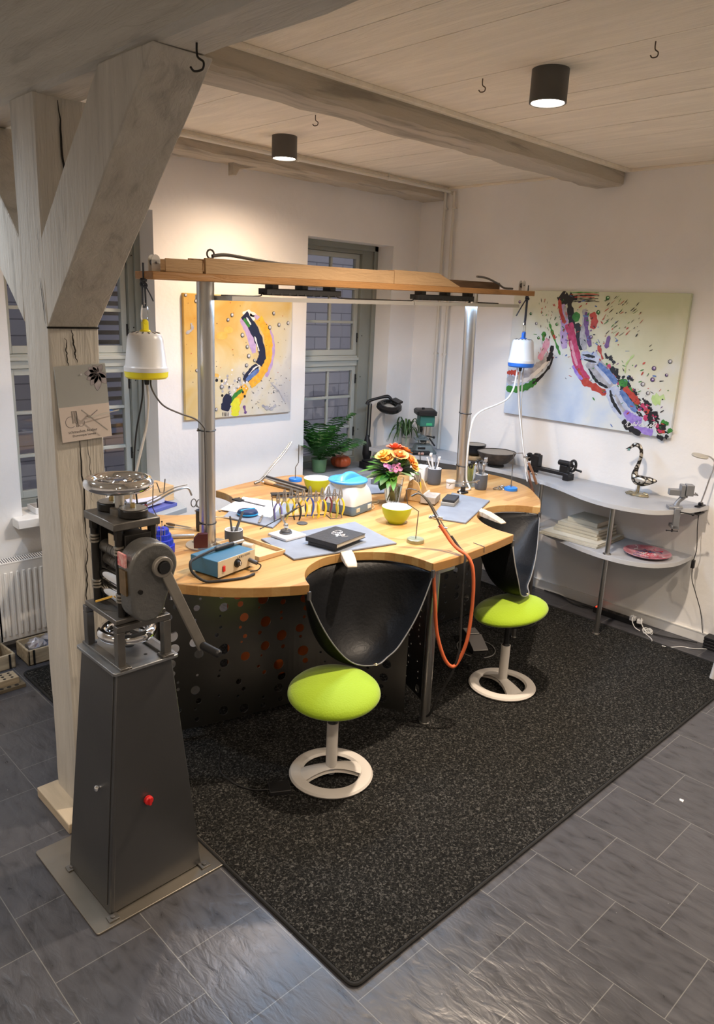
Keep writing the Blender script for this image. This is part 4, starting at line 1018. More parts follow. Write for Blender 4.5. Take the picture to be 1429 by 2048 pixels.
loft([(0.004, rr(.112, .118, .02)), (.012, rr(.116, .122, .022)), (.060, rr(.114, .120, .022))]).box((-.105, -.11, 0), (.105, .11, .006)).build('base', M_UBASE, uc, bevel=.002)
loft([(.0602, rr(.116, .122, .024)), (.10, rr(.114, .120, .03)), (.14, rr(.106, .112, .04)), (.165, rr(.096, .100, .05)), (.178, rr(.088, .090, .06))]).build('body', M_WHITEP, uc, ang=50)
MB().lathe([(.096, .10), (.101, .14), (.104, .178), (.108, .186), (.0, .186)], n=44).build('tank_collar', mat('pale_grey_plastic', (.55, .58, .62), .4), uc, label='pale grey collar round the tank')
ld = MB().lathe([(.118, .186), (.122, .190), (.122, .198), (.117, .203), (.095, .207), (.06, .209), (0, .210)], n=52)
ld.grid(lambda u, v: ((u-.5)*.215, (v-.5)*.056*(1+.5*abs(u-.5)), .206+.040*(1-min(1, abs(u-.5)*2.0)**2.2)*math.sin(PI*v)**.45), 21, 11)
ld.build('lid', mat('sky_blue_plastic', (.06, .30, .72), .35), uc, label='sky blue lid with handle ridge')
MB().box((-.085, -.125, .022), (-.045, -.120, .046)).build('control_label', mat('beige_plastic', (.55, .5, .38), .5), uc, bevel=.001)
MB().box((.045, -.126, .022), (.085, -.120, .048)).build('switch', M_WHITEP, uc, bevel=.002)
loose('cable', 'thin pale cable behind the ultrasonic cleaner', 'cable', [(3.20, 3.17, ZB+.004), (3.29, 3.20, ZB+.004), (3.34, 3.26, ZB+.004), (3.40, 3.27, ZB+.004), (3.46, 3.33, ZB+.004)], .003, mat('beige_cord', (.5, .4, .25), .6))

# pliers and their rack
def pliers(label, col, loc, rz, L=.15, lean=0, group='pliers on the wire rack', spread=1.0):
    t = thing('pliers', label, 'pliers', loc, group=group, rot=(lean, 0, rz))
    s_ = L/.15
    j = MB()
    for sg in (-1, 1): j.tube([(sg*.006*s_, 0, 0), (sg*.007*s_, 0, .02*s_), (sg*.0025*s_, 0, .055*s_)], [.006*s_, .0055*s_, .0022*s_], 6, smooth=3)
    j.cyl((0, -.005, 0), (0, .005, 0), .010*s_, n=14)
    j.build('jaws', M_STEEL, t)
    for sg in (-1, 1):
        MB().tube([(sg*.004*s_, 0, -.004), (sg*.018*s_*spread, 0, -.03*s_), (sg*.021*s_*spread, 0, -.065*s_), (sg*.012*s_*spread, 0, -.105*s_)], [.0042*s_, .0055*s_, .0058*s_, .004*s_], 8, smooth=4).build('handle', col, t)
    return t
M_PY = mat('handle_yellow', (.80, .60, .04), .4); M_PB = mat('handle_blue', (.05, .10, .42), .4); M_PM = mat('handle_maroon', (.16, .035, .05), .4)
M_PG = mat('handle_olive', (.45, .45, .10), .4); M_PK = mat('handle_black', (.03, .03, .035), .4); M_PV = mat('handle_violet', (.20, .18, .45), .4); M_PP = mat('handle_pink', (.75, .25, .33), .45)
R0, R1 = Vector((2.60, 3.36, ZB)), Vector((2.965, 3.20, ZB)); rdir = (R1-R0).normalized(); ra = math.atan2(rdir.y, rdir.x)
prk = thing('pliers_rack', 'wire rack with wooden top bar carrying a row of pliers', 'tool rack', (R0+R1)/2, ra)
hl = (R1-R0).length/2
MB().box((-hl, -.012, .135), (hl-.10, .03, .150)).build('rack_bar', mat('dark_topped_wood', (.25, .14, .05), .6), prk, bevel=.003)
MB().box((-hl, -.012, .1502), (-hl+.14, .04, .158)).build('felt_block', M_DARKIRON, prk, bevel=.002)
MB().tube([(hl-.11, 0, .142), (hl, 0, .142), (hl+.01, 0, .13), (hl+.02, -.05, .005), (hl-.05, -.05, .003), (hl-.05, .05, .003), (-hl+.03, .05, .003), (-hl+.03, -.05, .003), (-hl+.005, -.05, .006), (-hl, -.004, .135)], .003, 8).tube([(-hl+.02, -.03, .14), (hl, -.03, .14)], .003, 8).build('wire_frame', M_DGREY, prk)
for k, (cname, m) in enumerate([('violet-handled', M_PV), ('olive-handled', M_PG), ('first yellow-handled', M_PY), ('black-handled', M_PK), ('second yellow-handled', M_PY), ('blue-handled', M_PB), ('third yellow-handled', M_PY), ('fourth yellow-handled', M_PY), ('maroon-handled', M_PM), ('olive and steel', M_PG), ('last yellow-handled', M_PY)]):
    p = R0.lerp(R1, .02+.96*k/10) + Vector((.012, -.032, 0))
    pliers(f'{cname} pliers from the left, hanging on the wire rack' if k not in (8, 10) else f'{cname} pliers near the right end of the wire rack', m, (p.x, p.y, ZB+.115+.012*(k % 3)), -.75+.28*((k*7) % 3-1), .158+.012*(k % 2))
dd = MB().lathe([(0, 0), (.030, 0), (.032, .003), (.030, .006), (.0, .005)], n=24).build('metal_lid', M_DGREY); dd.location = (2.70, 3.20, ZB); tag(dd, 'small flat grey metal lid under the rack of pliers', 'lid')

# micromotor control box, handpiece, cord
mm = thing('micromotor_unit', 'blue metal micromotor control box with cream front, switch and dial', 'control unit', (1.905, 2.83, ZB), math.radians(12.5))
MB().box((-.125, -.085, .012), (.125, .088, .088)).build('housing', mat('petrol_blue_metal', (.045, .16, .27), .42, .2), mm, bevel=.003)
MB().box((-.125, -.0885, .012), (.125, -.0852, .088)).build('front_panel', mat('cream_panel', (.58, .50, .36), .45), mm)
for sx in (-1, 1):
    for sy in (-1, 1): MB().cyl((sx*.10, sy*.065, 0), (sx*.10, sy*.065, .012), .011, n=12).build('rubber_foot', M_RUBBER, mm)
MB().box((-.098, -.094, .034), (-.082, -.0885, .062)).build('rocker_switch', M_RED, mm, bevel=.002)
MB().cyl((.0, -.0885, .052), (0, -.094, .052), .021, n=22).cyl((0, -.094, .052), (0, -.108, .052), .014, .012, n=20).build('speed_dial', M_BLACK, mm)
MB().bar((.002, -.1085, .044), (.002, -.1085, .062), .004, .002).build('dial_pointer', M_WHITEP, mm)
MB().cyl((.085, -.0885, .045), (.088, -.135, .038), .010, n=14).build('plug', M_DGREY, mm)
MB().tube([(.088, -.13, .038), (.092, -.155, .030), (.075, -.15, .010), (.05, -.125, .004)], .003, 6, smooth=5).build('plug_cable', M_BLACK, mm)
pm_ = MB()
for k, x in enumerate((.006, .012, .020, .026, .034, .040)): pm_.bar((x, -.0889, .070), (x+.004*(1 if k % 2 else -.3), -.0889, .080), .0028, .0006, (0, 1, 0))
for x in (.020, .030): pm_.bar((x, -.0889, .0795), (x+.008, -.0889, .0795), .002, .0006, (0, 1, 0))
for z in (.073, .0765, .080): pm_.bar((.050, -.0889, z), (.090, -.0889, z), .0012, .0006, (0, 1, 0))
pm_.build('printed_mark', M_INK, mm)
hp = thing('micromotor_handpiece', 'black and steel handpiece lying on the blue control box', 'handpiece', (1.93, 2.86, ZB+.1005), math.radians(10))
MB().tube([(-.06, 0, .0), (-.045, 0, .0), (.02, 0, .0), (.06, 0, .0)], [.007, .0115, .012, .0105], 16, smooth=3).build('motor_body', M_BLACK, hp)
MB().tube([(.06, 0, 0), (.10, 0, 0), (.13, 0, 0)], [.0095, .008, .0085], 14).build('chuck', M_STEEL, hp)
MB().tube([(-.06, 0, 0), (-.12, -.005, -.003), (-.20, -.02, -.006), (-.245, -.04, -.010), (-.25, -.06, -.05), (-.215, -.10, -.09), (-.16, -.14, -.094), (-.06, -.19, -.094), (.01, -.19, -.094)], .0065, 8, smooth=6).build('cord', M_RUBBER, hp)
tr = thing('wooden_tray', 'shallow light wooden tray behind the blue control box', 'tray', (2.175, 2.985, ZB), math.radians(6))
w_, d_ = .090, .165
MB().box((-w_, -d_, 0), (w_, d_, .004)).box((-w_, -d_, 0), (w_, -d_+.008, .024)).box((-w_, d_-.008, 0), (w_, d_, .024)).box((-w_, -d_+.008, 0), (-w_+.008, d_-.008, .024)).box((w_-.008, -d_+.008, 0), (w_, d_-.008, .024)).build('tray_box', M_BEECH, tr, bevel=.0015)
ml = thing('small_mallet', 'little tool with pale turned wooden knob lying in the wooden tray', 'mallet', (2.165, 2.985, ZB+.024), math.radians(-70))
MB().tube([(-.03, 0, 0), (0, 0, 0), (.03, 0, 0)], [.018, .014, .017], 16, smooth=3).build('wooden_knob', mat('pale_turned_wood', (.62, .54, .42), .5), ml)
MB().cyl((-.032, 0, 0), (-.07, 0, .004), .017, .015, n=18).build('dark_head', M_BLACK, ml)

# cups
def cup(x, y, r, h, label, m=None, rim=M_WHITEG):
    t = thing('tool_cup', label, 'cup', (x, y, ZB), group='grey tool cups')
    MB().lathe([(0, 0), (r*.86, 0), (r*.93, .005), (r, .02), (r, h)], n=36).build('cup_outside', m or M_CUP, t)
    MB().lathe([(r, h), (r-.002, h+.0015), (r-.005, h), (r-.005, .006), (0, .006)], n=36).build('cup_inside', rim, t, label='pale rim and inside')
    return t
cup(2.195, 3.16, .048, .065, 'low dark grey cup with pale rim behind the blue control box')
cup(2.165, 3.42, .033, .118, 'tall black cup beside the left steel column, holding scissors', M_BLACK, M_CUP)
cup(4.14, 3.43, .050, .118, 'slate grey cup with white rim left of the right steel column')
cup(4.305, 3.13, .044, .112, 'slate grey cup with white rim right of the right steel column')
def rodtool(label, base, tip, r, m, cat='tool', head=None, hm=None, name='graver', group='small tools standing in the cups'):
    o = Vector(base); t = thing(name, label, cat, o, group=group); v = Vector(tip)-o
    MB().tube([(0,0,0), v*.35, v], [r*1.3, r, r*.8], 8).build('shank', m, t)
    if head == 'ball': MB().ball(v, r*2.4).build('tip', hm, t)
    elif head == 'bar': MB().bar(v-Vector((.014, .008, 0)), v+Vector((.014, .008, .006)), r*3, r*3).build('tip', hm, t, bevel=.001)
    elif head == 'spoon': MB().ball(v, r*3, 12, (1, .4, 1.5)).build('tip', hm, t)
    return t
z0 = ZB+.010
rodtool('grey pencil-like tool leaning left in the low dark cup', (2.19, 3.16, z0), (2.175, 3.165, ZB+.14), .006, M_DGREY, name='marking_tool', cat='tool')
rodtool('thick grey tweezers leaning right in the low dark cup', (2.18, 3.15, z0), (2.26, 3.17, ZB+.15), .008, M_DGREY, name='cup_tweezers', cat='tweezers')
sx_ = thing('scissors', 'scissors with loop handles standing in the black cup', 'scissors', (2.165, 3.42, ZB+.015))
MB().bar((0, 0, 0), (.0, 0, .11), .010, .004).tube([(-.004, 0, .11), (-.01, 0, .125)], .004, 6).build('blades', M_STEEL, sx_)
for k, (dx, dz) in enumerate(((-.050, .150), (-.015, .142))): MB().tube([(dx+.016*math.cos(a), .0, dz+.022*math.sin(a)) for a in [2*PI*i/18 for i in range(18)]], .003, 8, closed=True).tube([(dx+.010, 0, dz-.016), (0, 0, .108)], .0035, 8).build('handle_loop', M_CABLE, sx_)
rodtool('blue-handled tool in the black cup', (2.175, 3.425, z0), (2.175, 3.43, ZB+.145), .007, M_PB, name='cup_file', cat='file')
for k, (dx, dy, h_, hd, lb) in enumerate(((-.06, .03, .20, None, 'tall white tool at the left of the grey cup by the right column'), (-.03, .02, .215, 'bar', 'white tool with cross head in the grey cup by the right column'), (.01, .04, .19, None, 'white tweezers at the back of the grey cup by the right column'), (.07, .05, .20, None, 'dark thin tool leaning right in the grey cup by the right column'), (.02, -.02, .19, 'bar', 'pale hammer-like tool in the grey cup by the right column'))):
    rodtool(lb, (4.14-dx*.2, 3.43-dy*.2, z0), (4.14+dx, 3.43+dy, ZB+h_), .0055, M_CUP if 'dark' in lb else M_WHITEP, head=hd, hm=M_WHITEP, name='graver')
for k, (dx, dy, h_, hd, lb) in enumerate(((-.05, .02, .185, 'ball', 'leftmost ball-tipped burnisher in the right-hand grey cup'), (-.02, .03, .20, 'bar', 'dark knob tool at the back of the right-hand grey cup'), (.0, -.01, .18, 'ball', 'middle ball-tipped burnisher in the right-hand grey cup'), (.035, .0, .21, 'bar', 'large pale cross-headed tool leaning right in the right-hand grey cup'), (.02, .03, .19, 'ball', 'dark-tipped burnisher at the rear right of the right-hand grey cup'))):
    rodtool(lb, (4.305-dx*.3, 3.13-dy*.3, z0), (4.305+dx, 3.13+dy, ZB+h_), .0048 if k != 3 else .008, M_CUP if k in (1, 4) else M_STEEL, head=hd, hm=M_DARKIRON if k in (1, 4) else M_STEEL, name='burnisher')
# glass jar of burs, small white jar, white box behind
M_GLASS = mat('clear_glass', (.95, .98, .97), .02, trans=1.0, ior=1.45)
gj = thing('glass_jar', 'glass jar of small green-tinted tools beside the right steel column', 'jar', (4.44, 3.34, ZB))
MB().lathe([(0, 0), (.046, 0), (.048, .004), (.048, .10), (.0455, .10), (.0455, .006), (0, .006)], n=36).build('jar_glass', M_GLASS, gj)
rnd = random.Random(5)
M_BURG = mat('olive_sleeve', (.42, .45, .16), .5)
for k in range(12):
    a = rnd.uniform(0, 6.28); r = rnd.uniform(.005, .034); c = (4.44+r*math.cos(a), 3.34+r*math.sin(a), ZB+.008)
    rodtool('small olive-sleeved bur standing in the glass jar', c, (4.44+r*1.25*math.cos(a), 3.34+r*1.25*math.sin(a), ZB+rnd.uniform(.11, .145)), .004, M_BURG, head='ball', hm=M_DARKIRON, name='bur', cat='bur', group='burs in the glass jar')
wj = MB().lathe([(0, 0), (.030, 0), (.031, .004), (.031, .045), (.033, .046), (.033, .058), (.03, .060), (0, .060)], n=28).build('white_jar', M_WHITEP); wj.location = (4.14, 3.275, ZB); tag(wj, 'small white lidded jar between the grey cup and the right column', 'jar')
wb = MB().box((-.05, -.06, 0), (.05, .06, .12)).build('white_plastic_box', M_WHITEP, bevel=.01); wb.location = (4.12, 3.56, ZB); wb.rotation_euler = (0, 0, .4); tag(wb, 'white plastic box behind the left slate grey cup', 'box')
# helping hands clamp on black foot
hh_ = thing('helping_hands', 'small helping-hands clamp stand with black foot on the bench by the right column', 'clamp stand', (4.10, 3.13, ZB))
MB().box((-.03, -.028, 0), (.03, .028, .014)).box((-.014, -.012, .014), (.014, .012, .045)).build('black_foot', M_BLACK, hh_, bevel=.003)
MB().cyl((0, 0, .045), (.004, .006, .155), .0035, n=10).cyl((-.09, .03, .075), (.10, -.03, .075), .003, n=10).ball((0, 0, .06), .010).ball((0, .0, .078), .009).build('cross_rod', M_STEEL, hh_)
for sg in (-1, 1): MB().bar((sg*.09, -sg*.03, .075), (sg*.135, -sg*.035, .084), .012, .008).bar((sg*.10, -sg*.03, .075), (sg*.12, -sg*.03, .060), .007, .004).build('crocodile_clip', M_STEEL, hh_, bevel=.001)

# charcoal block and fire brick on the right board
def block(name, c, d, a, m, label, cat): 
    o = MB().cbox((0, 0, d[2]/2), d).build(name, m, bevel=.003); o.location = c; o.rotation_euler = (0, 0, a); return tag(o, label, cat, 'soldering blocks')
block('charcoal_block', (3.77, 2.975, ZB+.0105), (.165, .09, .022), math.radians(27), mat('ash_grey_block', (.30, .29, .27), .8, bump=.3, bscale=50), 'grey base block under the charcoal block on the right work board', 'soldering block')
block('charcoal_block', (3.775, 2.975, ZB+.033), (.155, .082, .018), math.radians(27), mat('charcoal', (.025, .026, .03), .7, bump=.5, bscale=40), 'black charcoal block lying on a grey one on the right work board', 'soldering block')
block('fire_brick', (3.70, 3.085, ZB+.0105), (.15, .10, .045), math.radians(27), mat('fire_brick', (.42, .36, .31), .85, var=.25, vscale=14, bump=.4, bscale=40), 'pinkish fire brick at the rear of the right work board', 'soldering block')
# wooden tool holder with pliers
tb = thing('tool_holder', 'pale wooden holder with two sloping cheeks and a dowel, behind the front bowl', 'tool holder', (3.70, 3.20, ZB), math.radians(25))
ckx = Matrix(((0,0,1,0),(1,0,0,0),(0,1,0,0),(0,0,0,1)))
for sx in (-1, 1): MB().prism([(-.075, 0), (.075, 0), (.045, .125), (.02, .150), (-.02, .125)], sx*.062-.006, sx*.062+.006, ckx).build('cheek', M_BEECH, tb, bevel=.004)
MB().box((-.056, -.07, 0), (.056, .07, .010)).build('holder_base', M_BEECH, tb)
MB().cyl((-.075, -.060, .048), (.075, -.060, .048), .008, n=16).cyl((-.07, .03, .115), (.07, .03, .115), .006, n=12).build('dowel', mat('white_dowel', (.72, .62, .46), .5), tb)
for k, (m, lb) in enumerate(((M_PP, 'pink-handled'), (M_STEEL, 'plain steel-handled'), (M_PY, 'yellow-handled'), (M_PK, 'dark-handled'))):
    q = Vector((3.70, 3.20, ZB)) + rotz(math.radians(25)) @ Vector((-.042+.028*k, -.004+.02*(k % 2), .125))
    pliers(lb+' pliers hanging in the wooden tool holder', m, q, math.radians(25)+1.35, .15, group='pliers in the wooden holder', spread=.6)
# bunch of metal ring clamps
rb = thing('ring_bunch', 'little heap of silvery wire rings on the right lobe of the bench', 'wire rings', (4.44, 3.03, ZB))
rnd = random.Random(8)
for k in range(6):
    a = rnd.uniform(0, 6.28); c = Vector((-.05+.02*k, .02-.006*k+rnd.uniform(-.008, .008), .010+.003*(k % 3))); e = Euler((rnd.uniform(-.5, .5), rnd.uniform(-.5, .5), a)).to_matrix()
    MB().tube([c+e @ Vector((.024*math.cos(2*PI*i/20), .015*math.sin(2*PI*i/20), 0)) for i in range(20)], .0030, 8, closed=True).build('ring', M_STEEL if k % 2 else M_IRONG, rb)
# wire stands for torches
def wire_stand(loc, pts, r, label, m, base_h=.022, base_r=.047):
    t = thing('wire_stand', label, 'torch stand', loc, group='wire torch stands')
    MB().lathe([(0, 0), (base_r, 0), (base_r+.001, .003), (base_r, base_h-.003), (base_r-.004, base_h), (base_r-.012, base_h-.001), (0, base_h-.001)], n=36).build('stand_base', m, t)
    MB().tube(pts, r, 8).build('bent_wire', M_IRONG, t)
    return t
wire_stand((2.975, 2.565, ZB), [(0, 0, .02), (.005, -.004, .175), (-.045, .035, .215), (-.055, .042, .295), (-.040, .03, .300), (-.01, .005, .292)], .0028, 'bent wire torch stand with pale green metal lid as base', mat('sage_metal_lid', (.32, .35, .24), .4, .5))
wire_stand((4.47, 2.985, ZB), [(0, 0, .02), (.006, .005, .09), (.07, .05, .12), (.06, .045, .255), (.115, .005, .258), (.125, 0, .225), (.16, -.03, .225)], .0034, 'bent wire torch stand with blue base on the right lobe of the bench', M_BLUEB)
wire_stand((3.36, 4.07, ZB), [(0, 0, .02), (.0, .0, .10), (.03, .005, .13), (.03, .005, .26)], .0034, 'bent wire torch stand with blue base at the far edge of the bench', M_BLUEB)
wire_stand((1.845, 3.33, ZB), [(0, 0, .02), (.0, .0, .15), (-.018, .012, .20), (-.012, .01, .33), (.002, 0, .33), (.014, -.01, .28), (.03, -.02, .28), (.036, -.024, .35)], .0028, 'bent wire torch stand behind the blue bur stand, holding a torch', M_DGREY, base_r=.035)
# torches
def torch(label, pts_pipe, pts_handle, grip, hm, hose=None, hose_m=None):
    c = Vector(pts_pipe[0]); t = thing('soldering_torch', label, 'torch', c, group='soldering torches')
    L_ = lambda P_: [Vector(p)-c for p in P_]
    o1 = Vector((0.0, 0.0, .018))
    MB().tube(L_(pts_pipe), .0055, 10, smooth=5).build('burner_tube', M_STEEL, t)
    MB().tube([p+o1 for p in L_(pts_pipe)][:-1], .003, 8, smooth=5).build('second_tube', M_STEEL, t)
    MB().tube(L_(pts_handle), .0095, 12).build('grip', hm, t)
    h = Vector(pts_handle[1])-c; MB().cyl(h+Vector((-.014, .014, -.0)), h+Vector((.014, -.014, .0)), .008, n=12).ball(h+Vector((.018, -.018, -.004)), .009).build('gas_valve', M_CHROME, t)
    if hose: MB().tube(L_(hose[0]), hose[1], 10, smooth=6).build('hose', hose_m, t)
    return t
# left torch, its red grip pointing at the mill
torch('soldering torch with dark red grip on the wire stand beside the rolling mill', [(2.03, 3.30, 1.215), (2.01, 3.31, 1.255), (1.94, 3.32, 1.245), (1.86, 3.335, 1.21), (1.80, 3.35, 1.185)][::-1], [(1.80, 3.35, 1.185), (1.74, 3.37, 1.160), (1.69, 3.385, 1.13)], 0, mat('oxblood_grip', (.20, .012, .02), .5), ([(1.80, 3.35, 1.20), (1.72, 3.38, 1.185), (1.66, 3.40, 1.12), (1.62, 3.42, 1.04), (1.60, 3.44, .98)], .006), M_RUBBER)
torch('soldering torch leaning on the far wire stand beside the files', [(3.09, 4.09, 1.02), (3.17, 4.085, 1.10), (3.25, 4.08, 1.17), (3.31, 4.078, 1.235), (3.33, 4.08, 1.26)], [(3.02, 4.10, .99), (3.06, 4.095, 1.00), (3.10, 4.09, 1.03)], 0, M_IRONG)
torch('soldering torch on the right-hand wire stand with blue base', [(4.66, 2.99, 1.16), (4.63, 2.985, 1.19), (4.60, 2.985, 1.205)], [(4.665, 2.985, 1.15), (4.70, 2.96, 1.07), (4.73, 2.94, .99)], 0, mat('copper_grip', (.40, .22, .14), .4, .6))
# blue tiered bur stand
bs = thing('bur_stand', 'bright blue stepped round bur stand between the rolling mill and the left column', 'bur stand', (1.80, 3.225, ZB))
MB().lathe([(0, 0), (.068, 0), (.070, .003), (.070, .040), (.066, .044), (.062, .044), (.060, .070), (.056, .073), (.053, .073), (.051, .097), (.047, .100), (.043, .100), (.041, .122), (.037, .125), (.018, .125), (.016, .118), (0, .118)], n=48).build('tiered_body', mat('cobalt_blue_plastic', (.015, .04, .62), .38), bs)
for tier, (r, z) in enumerate(((.059, .072), (.050, .099), (.040, .1245))):
    sl_ = MB()
    for k in range(22):
        a = 2*PI*k/22; sl_.bar((r*1.06*math.cos(a), r*1.06*math.sin(a), z-.022), (r*1.06*math.cos(a), r*1.06*math.sin(a), z-.006), .0016, .0016)
    sl_.build('tier_marks', M_BLU, bs)
rnd = random.Random(4)
for k in range(14):
    a = rnd.uniform(1.2, 5.0); r = rnd.choice([.045, .052, .034, .03]); c = (1.80+r*math.cos(a), 3.225+r*math.sin(a), ZB+{.045: .095, .052: .07, .034: .12, .03: .12}[r])
    rodtool('thin steel bur standing in the blue stepped bur stand', c, (c[0]+.004*math.cos(a), c[1]+.004*math.sin(a), ZB+rnd.uniform(.145, .175)), .0018, M_STEEL, head='ball', hm=rnd.choice([M_STEEL, M_BEECH, M_DARKIRON]), name='bur', cat='bur', group='burs in the blue stand')
# sanding block by the column, hand tools lying left
o = MB().prism([(-.035, 0), (.035, 0), (.035, .075), (-.012, .075), (-.035, .05)], -.012, .012, Matrix(((1,0,0,0),(0,0,-1,0),(0,1,0,0),(0,0,0,1)))).build('sanding_block', mat('dark_oxblood', (.07, .015, .02), .4), bevel=.002); o.location = (1.97, 3.125, ZB+.0175); o.rotation_euler = (0, 0, -.5); tag(o, 'dark oxblood block standing against the foot of the left steel column', 'block')
def handtool(label, a, b, r, m1, m2, name='hand_file', cat='file', flat=False, group=None):
    a, b = Vector(a), Vector(b); t = thing(name, label, cat, a, group=group); v = b-a
    MB().tube([(0,0,0), v*.12, v*.28, v*.36], [r*.7, r*1.15, r, r*.7], 12, smooth=3).build('handle', m1, t)
    if flat: MB().bar(v*.34, v, r*1.9, r*.5).build('blade', m2, t, bevel=.001)
    else: MB().tube([v*.34, v*.8, v], [r*.6, r*.6, r*.25], 8).build('blade', m2, t)
    return t
handtool('file with dark brown handle lying left of the black scissors cup', (2.06, 3.62, ZB+.010), (2.13, 3.47, ZB+.010), .007, mat('dark_handle', (.10, .06, .03), .5), M_STEEL)
handtool('grey tool lying beside the dark-handled file left of the scissors cup', (2.02, 3.58, ZB+.010), (2.12, 3.44, ZB+.009), .006, M_DGREY, M_STEEL)
o = MB().cyl((1.94, 3.40, ZB+.0115), (2.06, 3.33, ZB+.0115), .011, n=20).build('steel_mandrel', M_STEEL, bevel=.002); tag(o, 'short polished steel rod lying between bur stand and left column', 'mandrel')
handtool('steel tweezers lying near the scissors cup', (2.30, 3.58, ZB+.020), (2.42, 3.47, ZB+.018), .005, M_STEEL, M_STEEL, 'lying_tweezers', 'tweezers')
handtool('steel pliers-like tool on the left rear board beside the blue tin', (2.58, 3.42, ZB+.018), (2.48, 3.32, ZB+.018), .007, M_STEEL, M_STEEL, 'hand_tool', 'tool', True)
# paper, callipers, blue tin
pp_ = MB().prism([(2.468, 3.695), (2.76, 3.865), (2.885, 3.60), (2.605, 3.375)], ZB+.0105, ZB+.0117).build('paper_sheet', M_PAPER); tag(pp_, 'white sheet of paper lying on the left rear grey board', 'paper')
cal = thing('calliper', 'dark vernier calliper lying on the white sheet of paper', 'calliper', (2.70, 3.72, ZB+.0125), math.radians(-78))
MB().box((-.13, -.008, 0), (.13, .008, .004)).build('beam', M_DGREY, cal, bevel=.001); MB().box((-.12, -.03, 0), (-.05, .012, .010)).prism([(-.13, 0), (-.115, 0), (-.118, .045), (-.128, .05)], 0, .005).prism([(-.10, 0), (-.085, 0), (-.10, .045), (-.104, .05)], 0, .005).build('slider', M_BLACK, cal, bevel=.001)
tin = thing('round_tin', 'dark blue round tin with bright blue stripe on the left rear board', 'tin', (2.53, 3.50, ZB+.011))
MB().lathe([(0, 0), (.058, 0), (.062, .006), (.062, .020), (.055, .030), (.03, .036), (0, .037)], n=36).build('tin_body', mat('midnight_blue', (.01, .03, .09), .35), tin)
MB().lathe([(.0625, .008), (.0635, .012), (.0625, .016)], n=36).bar((-.05, .0, .034), (.05, .0, .034), .012, .006).build('blue_stripe', mat('cyan_blue', (.02, .35, .70), .35), tin, bevel=.001)
# files and tools behind the plier rack
handtool('file with turned pale wooden handle lying behind the rack of pliers', (3.125, 4.16, ZB+.016), (3.16, 3.75, ZB+.012), .015, mat('turned_wood', (.58, .38, .20), .45), M_IRONG, flat=True)
for k, (a, b, lb) in enumerate((((3.20, 4.22), (3.21, 3.76), 'long dark steel stake lying behind the wooden-handled file'), ((3.235, 4.25), (3.25, 3.80), 'long grey steel bar lying farthest back on the left of the bench'), ((3.17, 4.20), (3.185, 3.76), 'flat dark steel bar lying next to the wooden-handled file'))):
    v0, v1 = Vector((*a, ZB+.010+.004*k)), Vector((*b, ZB+.010+.004*k)); o = MB().bar((0,0,0), v1-v0, .020-.003*k, .016).build('steel_bar', (M_IRONG, M_DGREY, M_STEEL)[k], bevel=.003); o.location = v0; tag(o, lb, 'steel bar', 'steel bars behind the pliers')
# dark glass dish on the board behind the vase
gd = thing('glass_tray', 'small dark glass tray with clear contents behind the flower vase', 'tray', (3.80, 3.64, ZB+.0105), .4)
MB().box((-.07, -.05, 0), (.07, .05, .006)).box((-.07, -.05, .006), (-.064, .05, .035)).box((.064, -.05, .006), (.07, .05, .035)).box((-.064, -.05, .006), (.064, -.044, .035)).box((-.064, .044, .006), (.064, .05, .035)).build('tray_body', mat('smoked_glass', (.12, .13, .14), .15, spec=.7), gd, bevel=.001)
MB().ball((-.02, 0, .025), .02, 10, (1.4, 1, .8)).ball((.03, .01, .022), .017, 10).build('tray_contents', mat('clear_lumps', (.6, .62, .62), .3), gd)

# vase with the bunch of flowers
vx, vy = 3.50, 3.24
vs_ = thing('glass_vase', 'clear glass vase of water holding the bunch of flowers', 'vase', (vx, vy, ZB))
MB().lathe([(0, 0), (.044, 0), (.047, .004), (.069, .165), (.0665, .165), (.0445, .014), (0, .012)], n=40).build('vase_glass', M_GLASS, vs_)
MB().lathe([(0, .0125), (.0440, .0145), (.0600, .118), (0, .118)], n=40).build('water', mat('water', (.90, .92, .82), .02, trans=1.0, ior=1.33), vs_)
bq = thing('flower_bunch', 'bunch of orange, yellow and pink flowers with dark green leaves, in the glass vase', 'flowers', (vx, vy, ZB+.02))
rnd = random.Random(21)
M_STEM = mat('stem_green', (.20, .24, .04), .6, var=.4, vscale=20); M_LEAFD = mat('leaf_dark', (.025, .11, .012), .4, var=.5, vscale=12); M_LEAFM = mat('leaf_mid', (.09, .24, .03), .45, var=.5, vscale=12); M_LEAFP = mat('leaf_pale', (.28, .42, .22), .5, var=.3, vscale=10)
for k in range(12):
    a = rnd.uniform(0, 6.28); r0 = rnd.uniform(.008, .033); r1 = rnd.uniform(.02, .10)
    MB().tube([(r0*math.cos(a+2.6), r0*math.sin(a+2.6), 0), (.012*math.cos(a), .012*math.sin(a), .13), (r1*.6*math.cos(a), r1*.6*math.sin(a), .20), (r1*math.cos(a), r1*math.sin(a), .25)], .0032, 6, smooth=4).build('stem', M_STEM, bq)
def leafmesh(p, d, L, w, droop=.3, curl=.15, n=7):
    """single leaf blade from p heading d"""
    p, d = Vector(p), Vector(d).normalized(); sd_ = d.cross(Vector((0,0,1))); sd_ = sd_.normalized() if sd_.length > .05 else Vector((1,0,0)); up_ = sd_.cross(d)
    vs, fs = [], []
    for i in range(n+1):
        t = i/n; c = p + d*L*t + up_*(-droop*L*t*t); ww = w*math.sin(PI*min(1, .06+t*.94))**.75 if i < n else 0
        vs += [c-sd_*ww+up_*curl*ww, c, c+sd_*ww+up_*curl*ww]
    for i in range(n):
        for k in range(2): fs.append((i*3+k, i*3+k+1, i*3+k+4, i*3+k+3))
    return vs, fs
